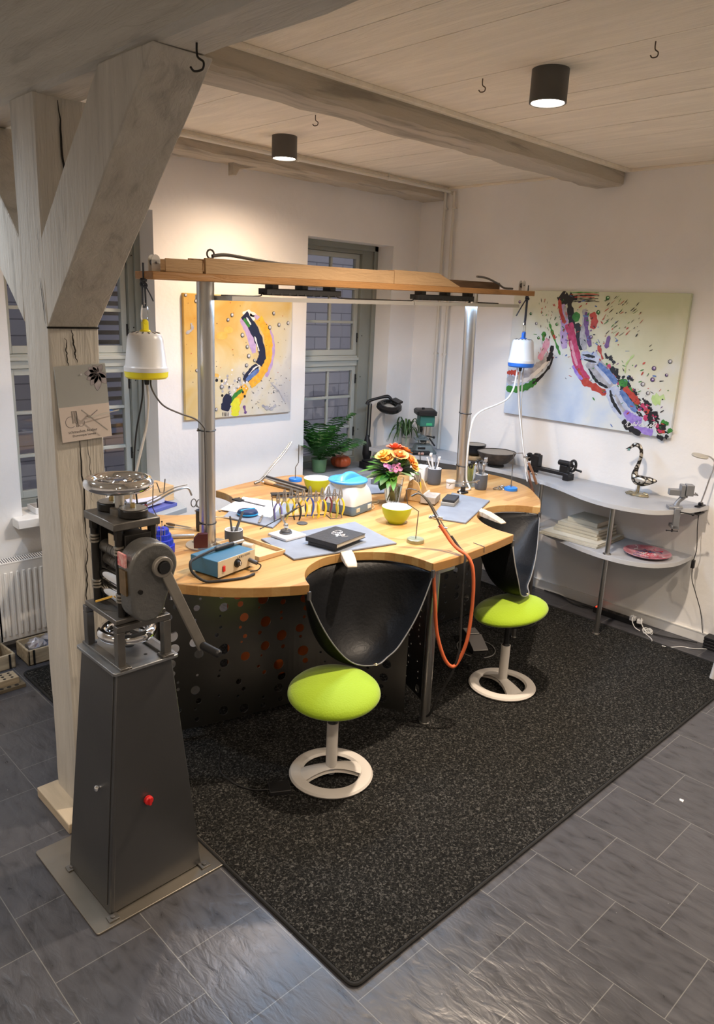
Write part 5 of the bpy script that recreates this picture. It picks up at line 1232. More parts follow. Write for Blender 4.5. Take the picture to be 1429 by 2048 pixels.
toc = Vector((-.71, -.71, 0)); rgt = Vector((.71, -.71, 0))   # towards the room's front, and along it
def leaf(p, d, L, w, m, droop=.3): mb = MB(); mb.add(*leafmesh(p, d, L, w, droop)); return mb.build('leaf', m, bq, ang=180)
for k in range(48):
    a = rnd.uniform(0, 6.28); el = rnd.uniform(-.1, .9); d = Vector((math.cos(a)*math.cos(el), math.sin(a)*math.cos(el), math.sin(el)))
    leaf(Vector((0, 0, .175))+d*.035, d, rnd.uniform(.10, .17), rnd.uniform(.018, .036), rnd.choice([M_LEAFD, M_LEAFM, M_LEAFM, M_LEAFD, M_LEAFP]), rnd.uniform(.1, .5))
leaf(toc*.03-rgt*.02+Vector((0, 0, .165)), toc*.6-rgt*.5+Vector((0, 0, -.55)), .13, .05, M_LEAFD, .1)
leaf(-rgt*.05+Vector((0, 0, .17)), -rgt+Vector((0, 0, -.05)), .17, .045, M_LEAFP, .35); leaf(-rgt*.05+Vector((0, 0, .20)), -rgt+Vector((0, 0, .1)), .19, .024, M_LEAFM, .3)
leaf(toc*.04+rgt*.02+Vector((0, 0, .175)), rgt+toc*.3+Vector((0, 0, .25)), .12, .022, M_LEAFM, .3)
for k in range(22):
    a = rnd.uniform(0, 6.28); d = Vector((math.cos(a), math.sin(a), .5)); leaf(Vector((0, 0, .22))+d*.06, d, .07, .006, M_LEAFP, .2)
def rose(c, r, m, up):
    mb = MB(); q = Vector(up).normalized().to_track_quat('Z', 'Y').to_matrix().to_4x4(); X = TR(*c) @ q
    for ring, (n_, rr_, h_, op) in enumerate(((4, .30, .75, .25), (6, .60, .62, .55), (8, .95, .45, 1.0))):
        for k in range(n_):
            a = 2*PI*k/n_+ring*.4
            def pf(u, v):
                aa = a+(u-.5)*2*PI/n_*1.5; R_ = r*rr_*(.35+.65*v**.7)+r*.10*op*v*v; return X @ Vector((R_*math.cos(aa), R_*math.sin(aa), r*h_*v**.8*(1-.25*abs(u-.5)*2)-r*.08*op*v**3))
            mb.grid(pf, 5, 5)
    mb.ball((0, 0, r*.3), r*.28, 8, (1, 1, 1.3), X)
    return mb
M_OR = mat('petal_orange', (.80, .25, .08), .55, col2=(.85, .45, .12), vscale=40); M_YE = mat('petal_yellow', (.85, .58, .12), .55, col2=(.86, .42, .10), vscale=40); M_RE = mat('petal_red', (.62, .09, .04), .55, col2=(.75, .22, .10), vscale=40); M_PI = mat('petal_pink', (.60, .16, .36), .55, col2=(.72, .32, .48), vscale=60)
Fc = Vector((0, 0, .215))
for (dr, dt, dz, r, m) in ((.0, -.01, .105, .046, M_RE), (.02, .045, .075, .046, M_OR), (-.055, .035, .070, .042, M_YE), (-.035, .055, .055, .036, M_YE), (.075, .03, .045, .042, M_OR), (.088, .045, .02, .036, M_YE), (.045, -.03, .085, .042, M_OR), (-.05, -.05, .06, .036, M_YE), (.03, -.065, .05, .036, M_OR)):
    c = Fc+rgt*dr*1.3+toc*dt*1.2+Vector((0, 0, dz*1.1)); rose(c, r*1.28, m, (c-Vector((0, 0, .14)))).build('flower_head', m, bq, ang=180)
for (dr, dt, dz) in ((-.03, .085, .022), (-.005, .09, .030), (.018, .088, .036), (.028, .092, .012), (-.018, .094, .006), (.005, .098, .004), (-.048, .08, .030)):
    c = Fc+rgt*dr*1.2+toc*dt*1.25+Vector((0, 0, dz)); n_ = (toc+Vector((0, 0, .4))+rgt*dr*3); q = n_.normalized().to_track_quat('Z', 'Y').to_matrix().to_4x4(); X = TR(*c) @ q
    MB().lathe([(0, -.006), (.008, -.004), (.014, .002), (.0155, .008), (.011, .010), (.006, .006), (0, .004)], (0, 0, 0), 14, X).build('pink_floret', M_PI, bq)

# torch on the front stand, with its orange hose looped over the bench edge
tf = thing('soldering_torch', 'soldering torch on the front wire stand with long orange hose over the edge', 'torch', (2.87, 2.47, 1.275), group='soldering torches')
def TL(P_): return [Vector(p)-Vector((2.87, 2.47, 1.275)) for p in P_]
MB().tube(TL([(2.845, 2.50, 1.262), (2.87, 2.47, 1.278), (2.905, 2.435, 1.235), (2.945, 2.40, 1.145), (2.96, 2.385, 1.105)]), .005, 10, smooth=4).build('burner_tube', M_IRONG, tf)
MB().tube(TL([(2.87, 2.48, 1.290), (2.92, 2.44, 1.235), (2.962, 2.40, 1.145), (2.99, 2.37, 1.085), (3.02, 2.34, 1.03)]), .0038, 8, smooth=4).build('second_tube', M_STEEL, tf)
MB().cyl(*TL([(2.93, 2.425, 1.155), (2.965, 2.38, 1.150)]), .008, n=12).ball(TL([(2.925, 2.43, 1.150)])[0], .011).cyl(*TL([(2.955, 2.40, 1.10), (2.985, 2.36, 1.095)]), .007, n=12).build('gas_valve', M_CHROME, tf)
M_ORANGE = mat('orange_hose', (.62, .13, .045), .5)
MB().tube(TL([(2.955, 2.388, 1.115), (2.975, 2.36, 1.07), (2.985, 2.325, 1.03), (2.99, 2.28, 1.002), (2.99, 2.225, .985), (3.00, 2.19, .93), (3.005, 2.175, .82), (3.00, 2.17, .66), (2.98, 2.17, .52), (2.95, 2.19, .41), (2.915, 2.205, .385), (2.88, 2.235, .44), (2.85, 2.27, .58), (2.835, 2.285, .75), (2.835, 2.31, .90)]), .0095, 12, smooth=7).build('hose', M_ORANGE, tf)
MB().tube(TL([(3.005, 2.345, 1.055), (3.005, 2.29, 1.01), (2.985, 2.23, .985), (2.965, 2.215, .93), (2.96, 2.21, .82), (2.955, 2.20, .66), (2.95, 2.19, .48), (2.925, 2.20, .36), (2.895, 2.225, .27), (2.87, 2.25, .19), (2.86, 2.29, .08), (2.88, 2.38, .016)]), .0065, 10, smooth=7).build('gas_hose', M_RUBBER, tf, label='thin black second hose')
# ------------------------------------------------------------ wave-shaped grey shelf along the right wall
ZU, ZL = .985, .61
M_SHELF = mat('light_grey_laminate', (0.37, 0.385, 0.415), .42, var=.05, vscale=3); M_SHELFE = mat('pale_edge', (0.56, 0.57, 0.59), .45)
XS = XR-.004
upf = spline2([(4.72, 4.690), (4.76, 4.30), (4.86, 3.95), (4.945, 3.55), (4.945, 3.30), (4.915, 3.06), (4.832, 2.805), (4.715, 2.545), (4.672, 2.34), (4.69, 2.18), (4.755, 2.047), (4.888, 1.97), (5.07, 1.905), (XS, 1.88)], 5)
lof = spline2([(XS, 3.08), (5.05, 3.06), (4.895, 2.98), (4.797, 2.722), (4.728, 2.502), (4.703, 2.305), (4.728, 2.143), (4.81, 2.016), (4.96, 1.943), (5.12, 1.93), (XS, 1.935)], 5)
shf = thing('wave_shelf', 'light grey two-tier wave-shaped shelf on steel posts along the right wall', 'shelf', (XR-.15, 2.6, 0))
SX, SY = XR-.15, 2.6
def slab(name, front, z, lab):
    P_ = [(x-SX, y-SY) for x, y in front]
    if name == 'upper_board': P_ = P_ + [(XS-SX, 4.69-SY)]
    b_ = MB().prism(P_, z-.032, z).build(name, M_SHELF, shf, bevel=.002, ang=30)
    e = MB(); n = len(front)
    e.grid(lambda u, v: ((lambda q: (q.x-SX, q.y-SY, z-.031+.030*v))(Vector((*front[min(n-1, int(round(u*(n-1))))], 0)) + Vector((-.0012, -.0006, 0)))), n, 2)
    e.build('edge_band', M_SHELFE, b_)
slab('upper_board', upf, ZU, ''); slab('lower_board', lof, ZL, '')
for (x, y, z0_) in ((4.735, 2.325, 0.0092), (4.905, 3.005, 0.0092)):
    MB().cyl((x-SX, y-SY, z0_), (x-SX, y-SY, ZL-.032), .0165, n=24).cyl((x-SX, y-SY, ZL), (x-SX, y-SY, ZU-.032), .0165, n=24).lathe([(0, 0), (.028, 0), (.028, .005), (.0165, .007), (0, .007)], (x-SX, y-SY, ZL), 24).lathe([(0, 0), (.028, 0), (.028, .005), (0, .006)], (x-SX, y-SY, z0_), 24).build('post', M_STEEL, shf)
MB().cyl((4.85-SX, 4.1-SY, .0092), (4.85-SX, 4.1-SY, ZU-.032), .0165, n=20).build('post', M_STEEL, shf)

# small bench lathe (bed, headstock, tailstock with handwheel)
la = thing('small_lathe', 'small black bench lathe with handwheel on the upper shelf', 'lathe', (5.085, 3.04, ZU+.0005), math.radians(-94))
# local x runs along the bed, away from the bench end to the near end
M_CAST = mat('black_cast_iron', (.022, .022, .024), .38, .5)
MB().box((-.19, -.030, .03), (.17, -.006, .055)).box((-.19, .006, .03), (.17, .030, .055)).box((-.20, -.04, .0), (-.15, .04, .05)).box((.13, -.04, .0), (.18, .04, .05)).build('bed', M_CAST, la, bevel=.003)
MB().box((-.185, -.028, .05), (-.115, .03, .145)).box((-.175, -.01, .14), (-.125, .02, .155)).build('headstock', M_CAST, la, bevel=.006)
MB().cyl((-.185, 0, .115), (-.215, 0, .115), .012, n=14).lathe([(0, -.012), (.030, -.012), (.034, -.006), (.034, .008), (.028, .012), (0, .012)], (0, 0, 0), 28, TR(-.222, 0, .115) @ Matrix.Rotation(PI/2, 4, 'Y')).build('chuck', M_CAST, la)
MB().box((.085, -.026, .05), (.15, .028, .11)).cyl((.06, 0, .125), (.165, 0, .125), .021, n=20).build('tailstock', M_CAST, la, bevel=.004)
wl_ = MB().tube([(.185, .042*math.cos(2*PI*i/28), .115+.042*math.sin(2*PI*i/28)) for i in range(28)], .010, 10, closed=True).cyl((.16, 0, .115), (.197, 0, .115), .010, n=14)
for k in range(3): wl_.bar((.185, 0, .115), (.185, .04*math.cos(k*2.09), .115+.04*math.sin(k*2.09)), .010, .008)
hwl = wl_.build('handwheel', M_CAST, la); MB().cyl((.195, .03, .085), (.245, .03, .08), .007, .009, n=12).build('crank_knob', M_BLACK, hwl)
MB().lathe([(.030, -.001), (.033, 0), (.030, .001)], (0, 0, 0), 24, TR(.174, 0, .115) @ Matrix.Rotation(PI/2, 4, 'Y')).build('pale_ring', M_WHITEP, hwl)

# metal goose figure
gs = thing('goose_figure', 'slender bronze and silver goose figure standing on the upper shelf', 'figurine', (5.075, 2.335, ZU+.0005), math.radians(-92))
def make_goose_mat():
    m, nt, b, tc = nodes_of('goose_scales', .38); b.inputs['Metallic'].default_value = .75
    vo = N(nt, 'ShaderNodeTexVoronoi', feature='DISTANCE_TO_EDGE', Scale=42.0); mp = N(nt, 'ShaderNodeMapping'); mp.inputs['Scale'].default_value = (.6, 1, .8)
    nt.links.new(tc.outputs['Object'], mp.inputs['Vector']); nt.links.new(mp.outputs[0], vo.inputs['Vector'])
    r = ramp(nt, [(.10, (.04, .035, .03)), (.2, (.62, .57, .48))]); nt.links.new(vo.outputs['Distance'], r.inputs[0]); nt.links.new(r.outputs[0], b.inputs['Base Color'])
    return m
M_GOOSE = make_goose_mat(); M_BRONZE = mat('old_bronze', (.38, .33, .22), .4, .8, var=.4, vscale=25)
# x = towards the tail
MB().tube([(-.085, 0, .335), (-.060, 0, .352), (-.030, 0, .350), (-.010, 0, .325), (-.003, 0, .28), (-.012, 0, .23), (-.026, 0, .18), (-.030, 0, .140), (-.010, 0, .112), (.035, 0, .108), (.085, 0, .118), (.125, 0, .125), (.140, 0, .126)], [.011, .015, .0145, .0125, .012, .013, .016, .024, .036, .038, .028, .012, .002], 18, smooth=6).build('goose_body', M_GOOSE, gs)
MB().tube([(-.080, 0, .338), (-.10, 0, .325), (-.125, 0, .312)], [.009, .006, .002], 10).tube([(-.085, 0, .330), (-.10, 0, .315), (-.115, 0, .302)], [.007, .0045, .0015], 10).build('beak', M_DARKIRON, gs)
MB().ball((-.098, -.004, .312), .0095).build('green_stone', mat('green_stone', (.15, .32, .30), .2), gs)
for sy in (-1, 1): MB().ball((.03, sy*.031, .118), .034, 14, (1.2, .25, .55)).build('wing', mat('silver_wing', (.66, .62, .55), .35, .8, bump=.4, bscale=60), gs)
for sy in (-1, 1): MB().tube([(.012, sy*.010, .075), (.010, sy*.012, .045), (.004, sy*.018, .016)], [.007, .005, .005], 8, smooth=3).tube([(.004, sy*.018, .014), (-.025, sy*.022, .013)], .004, 6).build('leg', M_BRONZE, gs)
mb = MB()
pts = [(.085*math.cos(2*PI*i/26)*(1+.12*math.sin(3.3*i)), .05*math.sin(2*PI*i/26)*(1+.15*math.sin(2.1*i))) for i in range(26)]
mb.prism([(x+.01, y) for x, y in pts], 0, .010).prism([(x*.9+.01, y*.9) for x, y in pts], .010, .014); mb.ball((.075, 0, .018), .014, 8, (1.3, 1, .8)).ball((.05, .02, .016), .012, 8).ball((-.05, .01, .014), .012, 8, (1.5, 1, .5)).build('base', M_BRONZE, gs, bevel=.002)

# clamp-on vise at the front of the shelf
vi = thing('clamp_vise', 'silver grey swivelling vise clamped to the front edge of the upper shelf', 'vise', (4.935, 1.985, ZU), math.radians(-52))
M_VISE = mat('silver_grey_cast', (.30, .31, .33), .42, .6)
# local +x points along the shelf front to the right, -y outwards
MB().lathe([(0, 0), (.042, 0), (.044, .004), (.044, .016), (.036, .022), (0, .022)], (0, .0, .001), 30).box((-.055, -.045, .0), (-.02, .035, .018)).build('clamp_top', M_VISE, vi, bevel=.003)
MB().box((-.020, -.062, -.125), (.020, -.040, .012)).box((-.024, -.062, -.128), (.024, .022, -.105)).build('clamp_bracket', M_VISE, vi, bevel=.003)
MB().cyl((0, .004, -.165), (0, .004, -.038), .006, n=12).lathe([(0, 0), (.016, 0), (.016, .006), (0, .006)], (0, .004, -.040), 18).cyl((-.035, .004, -.158), (.035, .004, -.158), .0035, n=8).ball((-.035, .004, -.158), .006, 8).ball((.035, .004, -.158), .006, 8).build('clamp_screw', M_DGREY, vi)
MB().tube([(0, 0, .02), (.010, .0, .050), (.040, .0, .085)], [.020, .015, .018], 14, smooth=4).build('swivel_neck', M_VISE, vi)
MB().box((-.060, -.022, .092), (.018, .026, .132)).box((.010, -.030, .085), (.036, .034, .165)).build('fixed_jaw', M_VISE, vi, bevel=.003)
MB().box((.042, -.030, .095), (.092, .034, .168)).cyl((.0, 0, .105), (.125, 0, .105), .007, n=12).box((.03, -.02, .08), (.06, .02, .095)).build('moving_jaw', M_VISE, vi, bevel=.003)
MB().cyl((.118, -.028, .105), (.118, .03, .108), .0035, n=8).build('jaw_handle', M_DGREY, vi)
MB().bar((.01, -.07, -.006), (.085, -.085, -.012), .007, .007).ball((.09, -.086, -.012), .011).build('swivel_lever', M_BLACK, vi)
# clip-on gooseneck lamp
gl = thing('clip_lamp', 'slim grey gooseneck lamp clipped to the right tip of the upper shelf', 'lamp', (5.135, 1.905, ZU))
MB().box((-.05, -.02, .002), (.05, .02, .010)).box((-.05, -.02, -.052), (.05, .02, -.042)).box((.0, -.012, -.045), (.02, .012, .012)).box((-.012, -.012, .008), (.02, .012, .028)).build('clip', M_BLACK, gl, bevel=.003)
MB().tube([(.0, 0, .02), (.012, -.012, .10), (.02, -.025, .20), (.03, -.035, .27), (.028, -.034, .315), (-.0, -.01, .345), (-.03, .015, .352)], .0055, 10, smooth=6).build('gooseneck', M_STEEL, gl)
MB().lathe([(0, -.010), (.050, -.010), (.055, -.004), (.050, .004), (.02, .008), (0, .009)], (0, 0, 0), 32, TR(-.05, .035, .352) @ Matrix.Rotation(.14, 4, 'X')).build('lamp_head', mat('sandy_grey', (.42, .40, .35), .5), gl)
MB().tube([(.0, 0, -.05), (.01, -.002, -.15), (.015, -.02, -.30), (.02, -.01, -.40), (.02, -.02, -.52), (.045, -.05, -.62), (.06, -.10, -.75), (.06, -.14, -.90)], .0028, 6, smooth=6).build('lamp_cable', M_BLACK, gl)
MB().box((.009, -.022, -.445), (.031, .0, -.385)).build('cable_switch', M_BLACK, gl, bevel=.003)

# bowls, drill press, plant in the corner part of the shelf
bo = MB().lathe([(0, .0), (.055, 0), (.075, .012), (.079, .030), (.075, .040), (.02, .042), (0, .042)], n=40).build('leather_cushion', mat('tan_leather', (.42, .28, .14), .55, var=.25, vscale=9, bump=.2), bevel=.0); bo.location = (5.075, 3.79, ZU+.0005); tag(bo, 'tan round leather cushion under the black hemispherical bowl', 'cushion')
pb = thing('pitch_bowl', 'black hemispherical pitch bowl on a tan cushion, behind the right steel column', 'pitch bowl', (5.075, 3.79, ZU+.031))
MB().lathe([(0, 0), (.03, .004), (.065, .028), (.088, .065), (.098, .105), (.092, .107)], n=44).build('bowl_shell', M_CAST, pb); MB().lathe([(.0935, .1035), (.06, .108), (0, .110)], n=44).build('pitch_fill', mat('grey_pitch', (.30, .27, .23), .7, bump=.4, bscale=30), pb)
db = thing('stone_bowl', 'wide dark stone bowl with sandy filling on a black ring, on the upper shelf', 'bowl', (5.02, 3.52, ZU+.0005))
MB().lathe([(.045, 0), (.065, 0), (.068, .010), (.06, .018), (.045, .018), (.04, .010), (.045, 0)], n=36).build('ring_foot', M_RUBBER, db)
MB().lathe([(0, .012), (.05, .014), (.10, .040), (.140, .085), (.158, .122), (.150, .124)], n=48).build('bowl_shell', mat('dark_stone', (.09, .08, .075), .75, var=.4, vscale=18, bump=.5, bscale=40), db); MB().lathe([(.1515, .117), (.09, .112), (0, .110)], n=48).build('sand_fill', mat('sandy_fill', (.28, .25, .21), .9, bump=.5, bscale=60), db)
dp = thing('drill_press', 'small green bench drill press with black top on the shelf corner', 'drill press', (4.96, 4.26, ZU+.0005), math.radians(-38))
M_GREEN = mat('machine_green', (.035, .15, .125), .42); M_GREY2 = mat('machine_slate', (.10, .13, .14), .5)
# local -y faces the room
loft([(0, rr(.105, .10, .02)), (.018, rr(.105, .10, .02)), (.02, rr(.085, .085, .02)), (.065, rr(.070, .075, .02)), (.070, rr(.066, .07, .02))]).build('base', M_GREY2, dp, ang=40)
MB().box((-.115, -.155, .0), (.04, -.095, .032)).build('front_foot', M_BLACK, dp, bevel=.006); MB().box((-.07, -.158, .008), (-.02, -.155, .027)).build('red_label', mat('red_label', (.45, .08, .06), .5, col2=(.6, .5, .4), vscale=80), dp)
MB().box((-.062, -.081, .030), (.005, -.074, .058)).build('switch_panel', M_BLACK, dp, bevel=.002)
MB().cyl((.0, .035, .07), (.0, .035, .27), .014, n=20).cyl((.03, .045, .07), (.03, .045, .26), .006, n=12).build('drill_column', M_STEEL, dp)
MB().box((-.085, -.065, .115), (.035, .03, .128)).box((-.02, .01, .085), (.03, .06, .135)).box((-.05, -.04, .128), (.0, -.005, .155)).box((-.062, -.045, .150), (-.03, .0, .17)).build('drill_table', M_GREY2, dp, bevel=.003)
MB().bar((.05, .0, .125), (.10, -.02, .06), .016, .012).bar((.03, .03, .14), (.09, .02, .13), .012, .012).ball((.095, .02, .130), .012).build('table_crank', M_BLACK, dp, bevel=.002)
MB().box((-.055, -.075, .235), (.075, .085, .335)).build('drill_head', M_GREEN, dp, bevel=.010); MB().box((.0, -.0775, .248), (.05, -.0745, .268)).build('green_label', mat('bright_green', (.05, .42, .18), .5), dp)
loft([(.335, rr(.085, .105, .02)), (.365, rr(.088, .108, .02)), (.378, rr(.075, .095, .02))]).cyl((-.02, 0, .378), (-.02, 0, .392), .012, n=14).build('belt_cover', M_BLACK, dp, ang=40)
MB().cyl((-.035, -.045, .235), (-.035, -.045, .215), .012, n=16).cyl((-.035, -.045, .215), (-.035, -.045, .185), .016, .010, n=16).cyl((-.035, -.045, .185), (-.035, -.045, .165), .003, n=8).build('drill_chuck', M_DARKIRON, dp)
loose('cable', 'black cable curving from the drill press to the bench', 'cable', [(4.86, 4.14, ZU+.006), (4.80, 4.12, ZU+.05), (4.72, 4.08, ZU+.04), (4.62, 3.98, ZU+.0), (4.55, 3.88, .99), (4.50, 3.80, ZB+.004)], .004, M_BLACK)

# spider plant
pl = thing('spider_plant', 'small spider plant in a pale ribbed pot in the shelf corner', 'potted plant', (5.045, 4.545, ZU+.0005))
MB().lathe([(0, 0), (.032, 0), (.034, .004), (.041, .072), (.043, .078), (.038, .078), (.036, .066), (0, .066)], n=32).lathe([(.0375, .030), (.0395, .034), (.039, .038)], n=32).build('pot', mat('pale_clay', (.46, .46, .40), .7, var=.1), pl)
MB().lathe([(0, .067), (.036, .067)], n=20).build('soil', mat('soil', (.04, .03, .02), .9), pl)
rnd = random.Random(12)
M_SPID = mat('spider_leaf', (.02, .07, .015), .45, col2=(.06, .13, .03), vscale=30)
for k in range(24):
    a = 2*PI*k/24+rnd.uniform(-.2, .2); L_ = rnd.uniform(.14, .27); h_ = rnd.uniform(.09, .19); nn = 12; vs, fs = [], []
    for i in range(nn+1):
        t = i/nn; r = .008+L_*t**.9*.8; z = .072+h_*math.sin(min(PI, t*PI*rnd.uniform(.78, .80)*1.15))*1.0-(.06*t*t if L_ > .18 else 0)+.02*(1-t); w = .0085*(math.sin(PI*(.12+.86*t))**.6)
        ca, sa = math.cos(a), math.sin(a); 
        if r*ca+5.045 > XR-.012: r = (XR-.012-5.045)/max(.05, ca)
        if r*sa+4.545 > YB-.012: r = min(r, (YB-.012-4.545)/max(.05, sa))
        vs += [(r*ca+w*sa, r*sa-w*ca, z+.002), (r*ca, r*sa, z), (r*ca-w*sa, r*sa+w*ca, z+.002)]
    for i in range(nn): fs += [(i*3, i*3+1, i*3+4, i*3+3), (i*3+1, i*3+2, i*3+5, i*3+4)]
    mb = MB(); mb.add(vs, fs); mb.build('leaf', M_SPID, pl, ang=180)

# books and flat boxes on the lower shelf
M_CREAM = mat('cream_box', (.58, .56, .48), .7, var=.06); M_CREAM2 = mat('cream_cover', (.50, .47, .38), .75, var=.1); M_PAGE2 = mat('page_edges', (.66, .63, .54), .85, bump=.2, bscale=200, stretch=(1, 1, 40))
zb = ZL+.0008
for k, (w, d, h, x, y, a, lb) in enumerate(((.42, .48, .012, 4.985, 2.67, 0, 'large flat cream folder, undermost of the pile on the lower shelf'), (.40, .46, .014, 4.99, 2.665, .02, 'large flat cream folder, second from below in the shelf pile'), (.30, .36, .022, 5.03, 2.665, .01, 'cream book, third from below in the pile on the lower shelf'), (.29, .345, .020, 5.035, 2.665, -.01, 'cream book, fourth from below in the pile on the lower shelf'), (.28, .335, .026, 5.04, 2.66, .01, 'cream book, second from the top of the pile on the lower shelf'), (.23, .25, .036, 5.07, 2.655, -.02, 'cream book, topmost and smallest of the pile on the lower shelf'))):
    book('cream_book', (x, y, zb), w, d, h, a, M_CREAM if k < 2 else M_CREAM2, M_PAGE2, lb, 'book', 'pile of cream books'); zb += h+.0006
fp = thing('painted_plate', 'round plate painted with red, white and blue strokes at the end of the lower shelf', 'plate', (4.955, 2.14, ZL+.0006))
MB().lathe([(0, 0), (.10, 0), (.150, .016), (.160, .024), (.157, .026), (.12, .012), (0, .008)], n=56).build('plate_body', mat('painted_plate_glaze', (.30, .02, .05), .4, col2=(.5, .35, .4), vscale=14), fp)
rnd = random.Random(9); cols = [mat('plate_blue', (.04, .07, .22), .4), mat('plate_pink', (.6, .22, .30), .4), mat('plate_white', (.62, .58, .58), .4), mat('plate_red', (.45, .03, .06), .4)]
for ci, m in enumerate(cols):
    mb = MB()
    for k in range(11):
        a = rnd.uniform(0, 6.28); r = rnd.uniform(.0, .12); b = rnd.uniform(0, 6.28); L_ = rnd.uniform(.03, .07)
        def zz(x, y): q = math.hypot(x, y); return .0095+max(0, (q-.10))*.28
        pts = [(r*math.cos(a)+L_*t*math.cos(b+t), r*math.sin(a)+L_*t*math.sin(b+t)) for t in (0, .35, .7, 1)]
        pts = [(x*min(1, .145/max(.01, math.hypot(x, y))), y*min(1, .145/max(.01, math.hypot(x, y)))) for x, y in pts]
        mb.tube([(x, y, zz(x, y)) for x, y in pts], rnd.uniform(.002, .0042), 6, smooth=3)
    mb.build('painted_strokes', m, fp)
# ------------------------------------------------------------ the two abstract canvases
def pmat(name, c, c2=None, sc=20): return mat('paint_'+name, c, .45, col2=c2, vscale=sc)
def canvas_mat(name, corner, sc, dirs):
    """cloudy thin washes of colour: noise mixed with the position on the canvas"""
    m, nt, b, tc = nodes_of(name, .55, .4)
    n1 = N(nt, 'ShaderNodeTexNoise', Scale=sc, Detail=5.0, Distortion=.8); nt.links.new(tc.outputs['Object'], n1.inputs['Vector'])
    dt = N(nt, 'ShaderNodeVectorMath', operation='DOT_PRODUCT'); dt.inputs[1].default_value = dirs; nt.links.new(tc.outputs['Object'], dt.inputs[0])
    ad = N(nt, 'ShaderNodeMath', operation='MULTIPLY_ADD'); ad.inputs[1].default_value = .75; nt.links.new(n1.outputs['Fac'], ad.inputs[0]); nt.links.new(dt.outputs['Value'], ad.inputs[2])
    r = ramp(nt, corner); nt.links.new(ad.outputs[0], r.inputs[0]); nt.links.new(r.outputs[0], b.inputs['Base Color'])
    return m
class Paint:
    """collects flat dabs of paint on a canvas plane (u right, v up, in metres) by colour into ONE mesh with many materials"""
    def __init__(s): s.v = []; s.f = []; s.mi = []; s.ms = []; s.k = 0
    def poly(s, pts, m):
        if m not in s.ms: s.ms.append(m)
        s.k += 1; o = len(s.v); h = .0008+.00001*s.k
        s.v += [(u, -h, v) for u, v in pts]; s.f.append(list(range(o, o+len(pts)))); s.mi.append(s.ms.index(m))
    def stroke(s, pts, w, m, rag=.15, taper=True, k=6):
        P = spline([(u, v, 0) for u, v in pts], k); n = len(P); L, R = [], []
        for i, p in enumerate(P):
            t = (P[min(n-1, i+1)]-P[max(0, i-1)]); t = t.normalized() if t.length > 1e-9 else Vector((1, 0, 0)); nn = Vector((-t.y, t.x, 0))
            ww = w/2*(1+rnd.uniform(-rag, rag))*((.55+.45*math.sin(PI*min(1, max(0, i/(n-1))))**.4) if taper else 1)
            L.append(p+nn*ww); R.append(p-nn*ww)
        for i in range(n-1): s.poly([(L[i].x, L[i].y), (L[i+1].x, L[i+1].y), (R[i+1].x, R[i+1].y), (R[i].x, R[i].y)], m); s.k -= 1
        s.k += 1
    def dot(s, u, v, r, m, n=12, sq=1.0): s.poly([(u+r*math.cos(2*PI*i/n), v+r*sq*math.sin(2*PI*i/n)) for i in range(n)], m)
    def build(s, name, parent):
        me = bpy.data.meshes.new(name); me.from_pydata(s.v, [], s.f); me.update()
        for m in s.ms: me.materials.append(m)
        me.polygons.foreach_set('material_index', s.mi)
        o = bpy.data.objects.new(name, me); COL.objects.link(o); o.parent = parent; return o
C_NAVY = pmat('navy', (.012, .016, .05)); C_ORA = pmat('orange', (.78, .36, .03), (.85, .52, .05), 30); C_LIL = pmat('lilac', (.42, .30, .58), (.55, .42, .66), 25); C_YG = pmat('yellowgreen', (.66, .70, .03), (.80, .75, .05), 30)
C_BLK = pmat('black', (.012, .012, .016)); C_WHT = pmat('white', (.80, .80, .80)); C_GRN = pmat('green', (.02, .16, .03), (.06, .30, .04), 30); C_BLU = pmat('blue', (.05, .13, .40), (.18, .28, .55), 30); C_CRI = pmat('crimson', (.42, .02, .08), (.62, .08, .20), 30)
C_GRY = pmat('grey', (.28, .28, .32), (.55, .55, .58), 22); C_PUR = pmat('purple', (.10, .04, .18), (.22, .12, .34), 30); C_PNK = pmat('pink', (.66, .24, .36), (.75, .45, .52), 30); C_RED = pmat('red', (.40, .03, .02), (.55, .08, .05), 30); C_LBL = pmat('lightblue', (.38, .46, .66), (.62, .66, .76), 20); C_VIO = pmat('violet', (.24, .14, .60), (.42, .32, .72), 25); C_OCH = pmat('ochre', (.70, .40, .06), (.75, .50, .14), 20); C_LGR = pmat('limewash', (.38, .60, .20), (.55, .70, .36), 20)
rnd = random.Random(31)
# left canvas: on the window wall, facing the room
LW, LH = .955, .875
pa = thing('painting', 'abstract yellow and ochre canvas with curving dark band, between the two windows', 'painting', (3.31, YB-.030, 1.80))
M_CANL = canvas_mat('canvas_ochre', [(.05, (.56, .31, .05)), (.24, (.62, .44, .15)), (.42, (.66, .58, .36)), (.58, (.66, .64, .57)), (.8, (.48, .48, .50))], 3.2, (.35, 0, -.38))
MB().box((-LW/2, 0, -LH/2), (LW/2, .028, LH/2)).build('canvas', M_CANL, pa, bevel=.003)
P = Paint()
def L_(x, y):   # photo-crop coordinates of the picture's face -> metres on the canvas
    t = (x-335)/(1028-335); yb = 1203+(1130-1203)*t; yt = 318+12*t
    return (-LW/2+LW*t, LH/2-LH*(y-yt)/(yb-yt))
def LS(pts, w, m, **k): P.stroke([L_(*p) for p in pts], w*LW/693, m, **k)
for x, y, w, h, m in ((560, 600, 70, 60, C_OCH), (600, 560, 60, 30, C_OCH), (520, 880, 40, 60, C_OCH)): P.dot(*L_(x, y), w*LW/1386, m, 16, .6)
LS([(690, 440), (760, 450), (740, 480)], 40, C_WHT, rag=.5); LS([(770, 455), (850, 530), (892, 640), (884, 770), (850, 880)], 30, C_LIL)
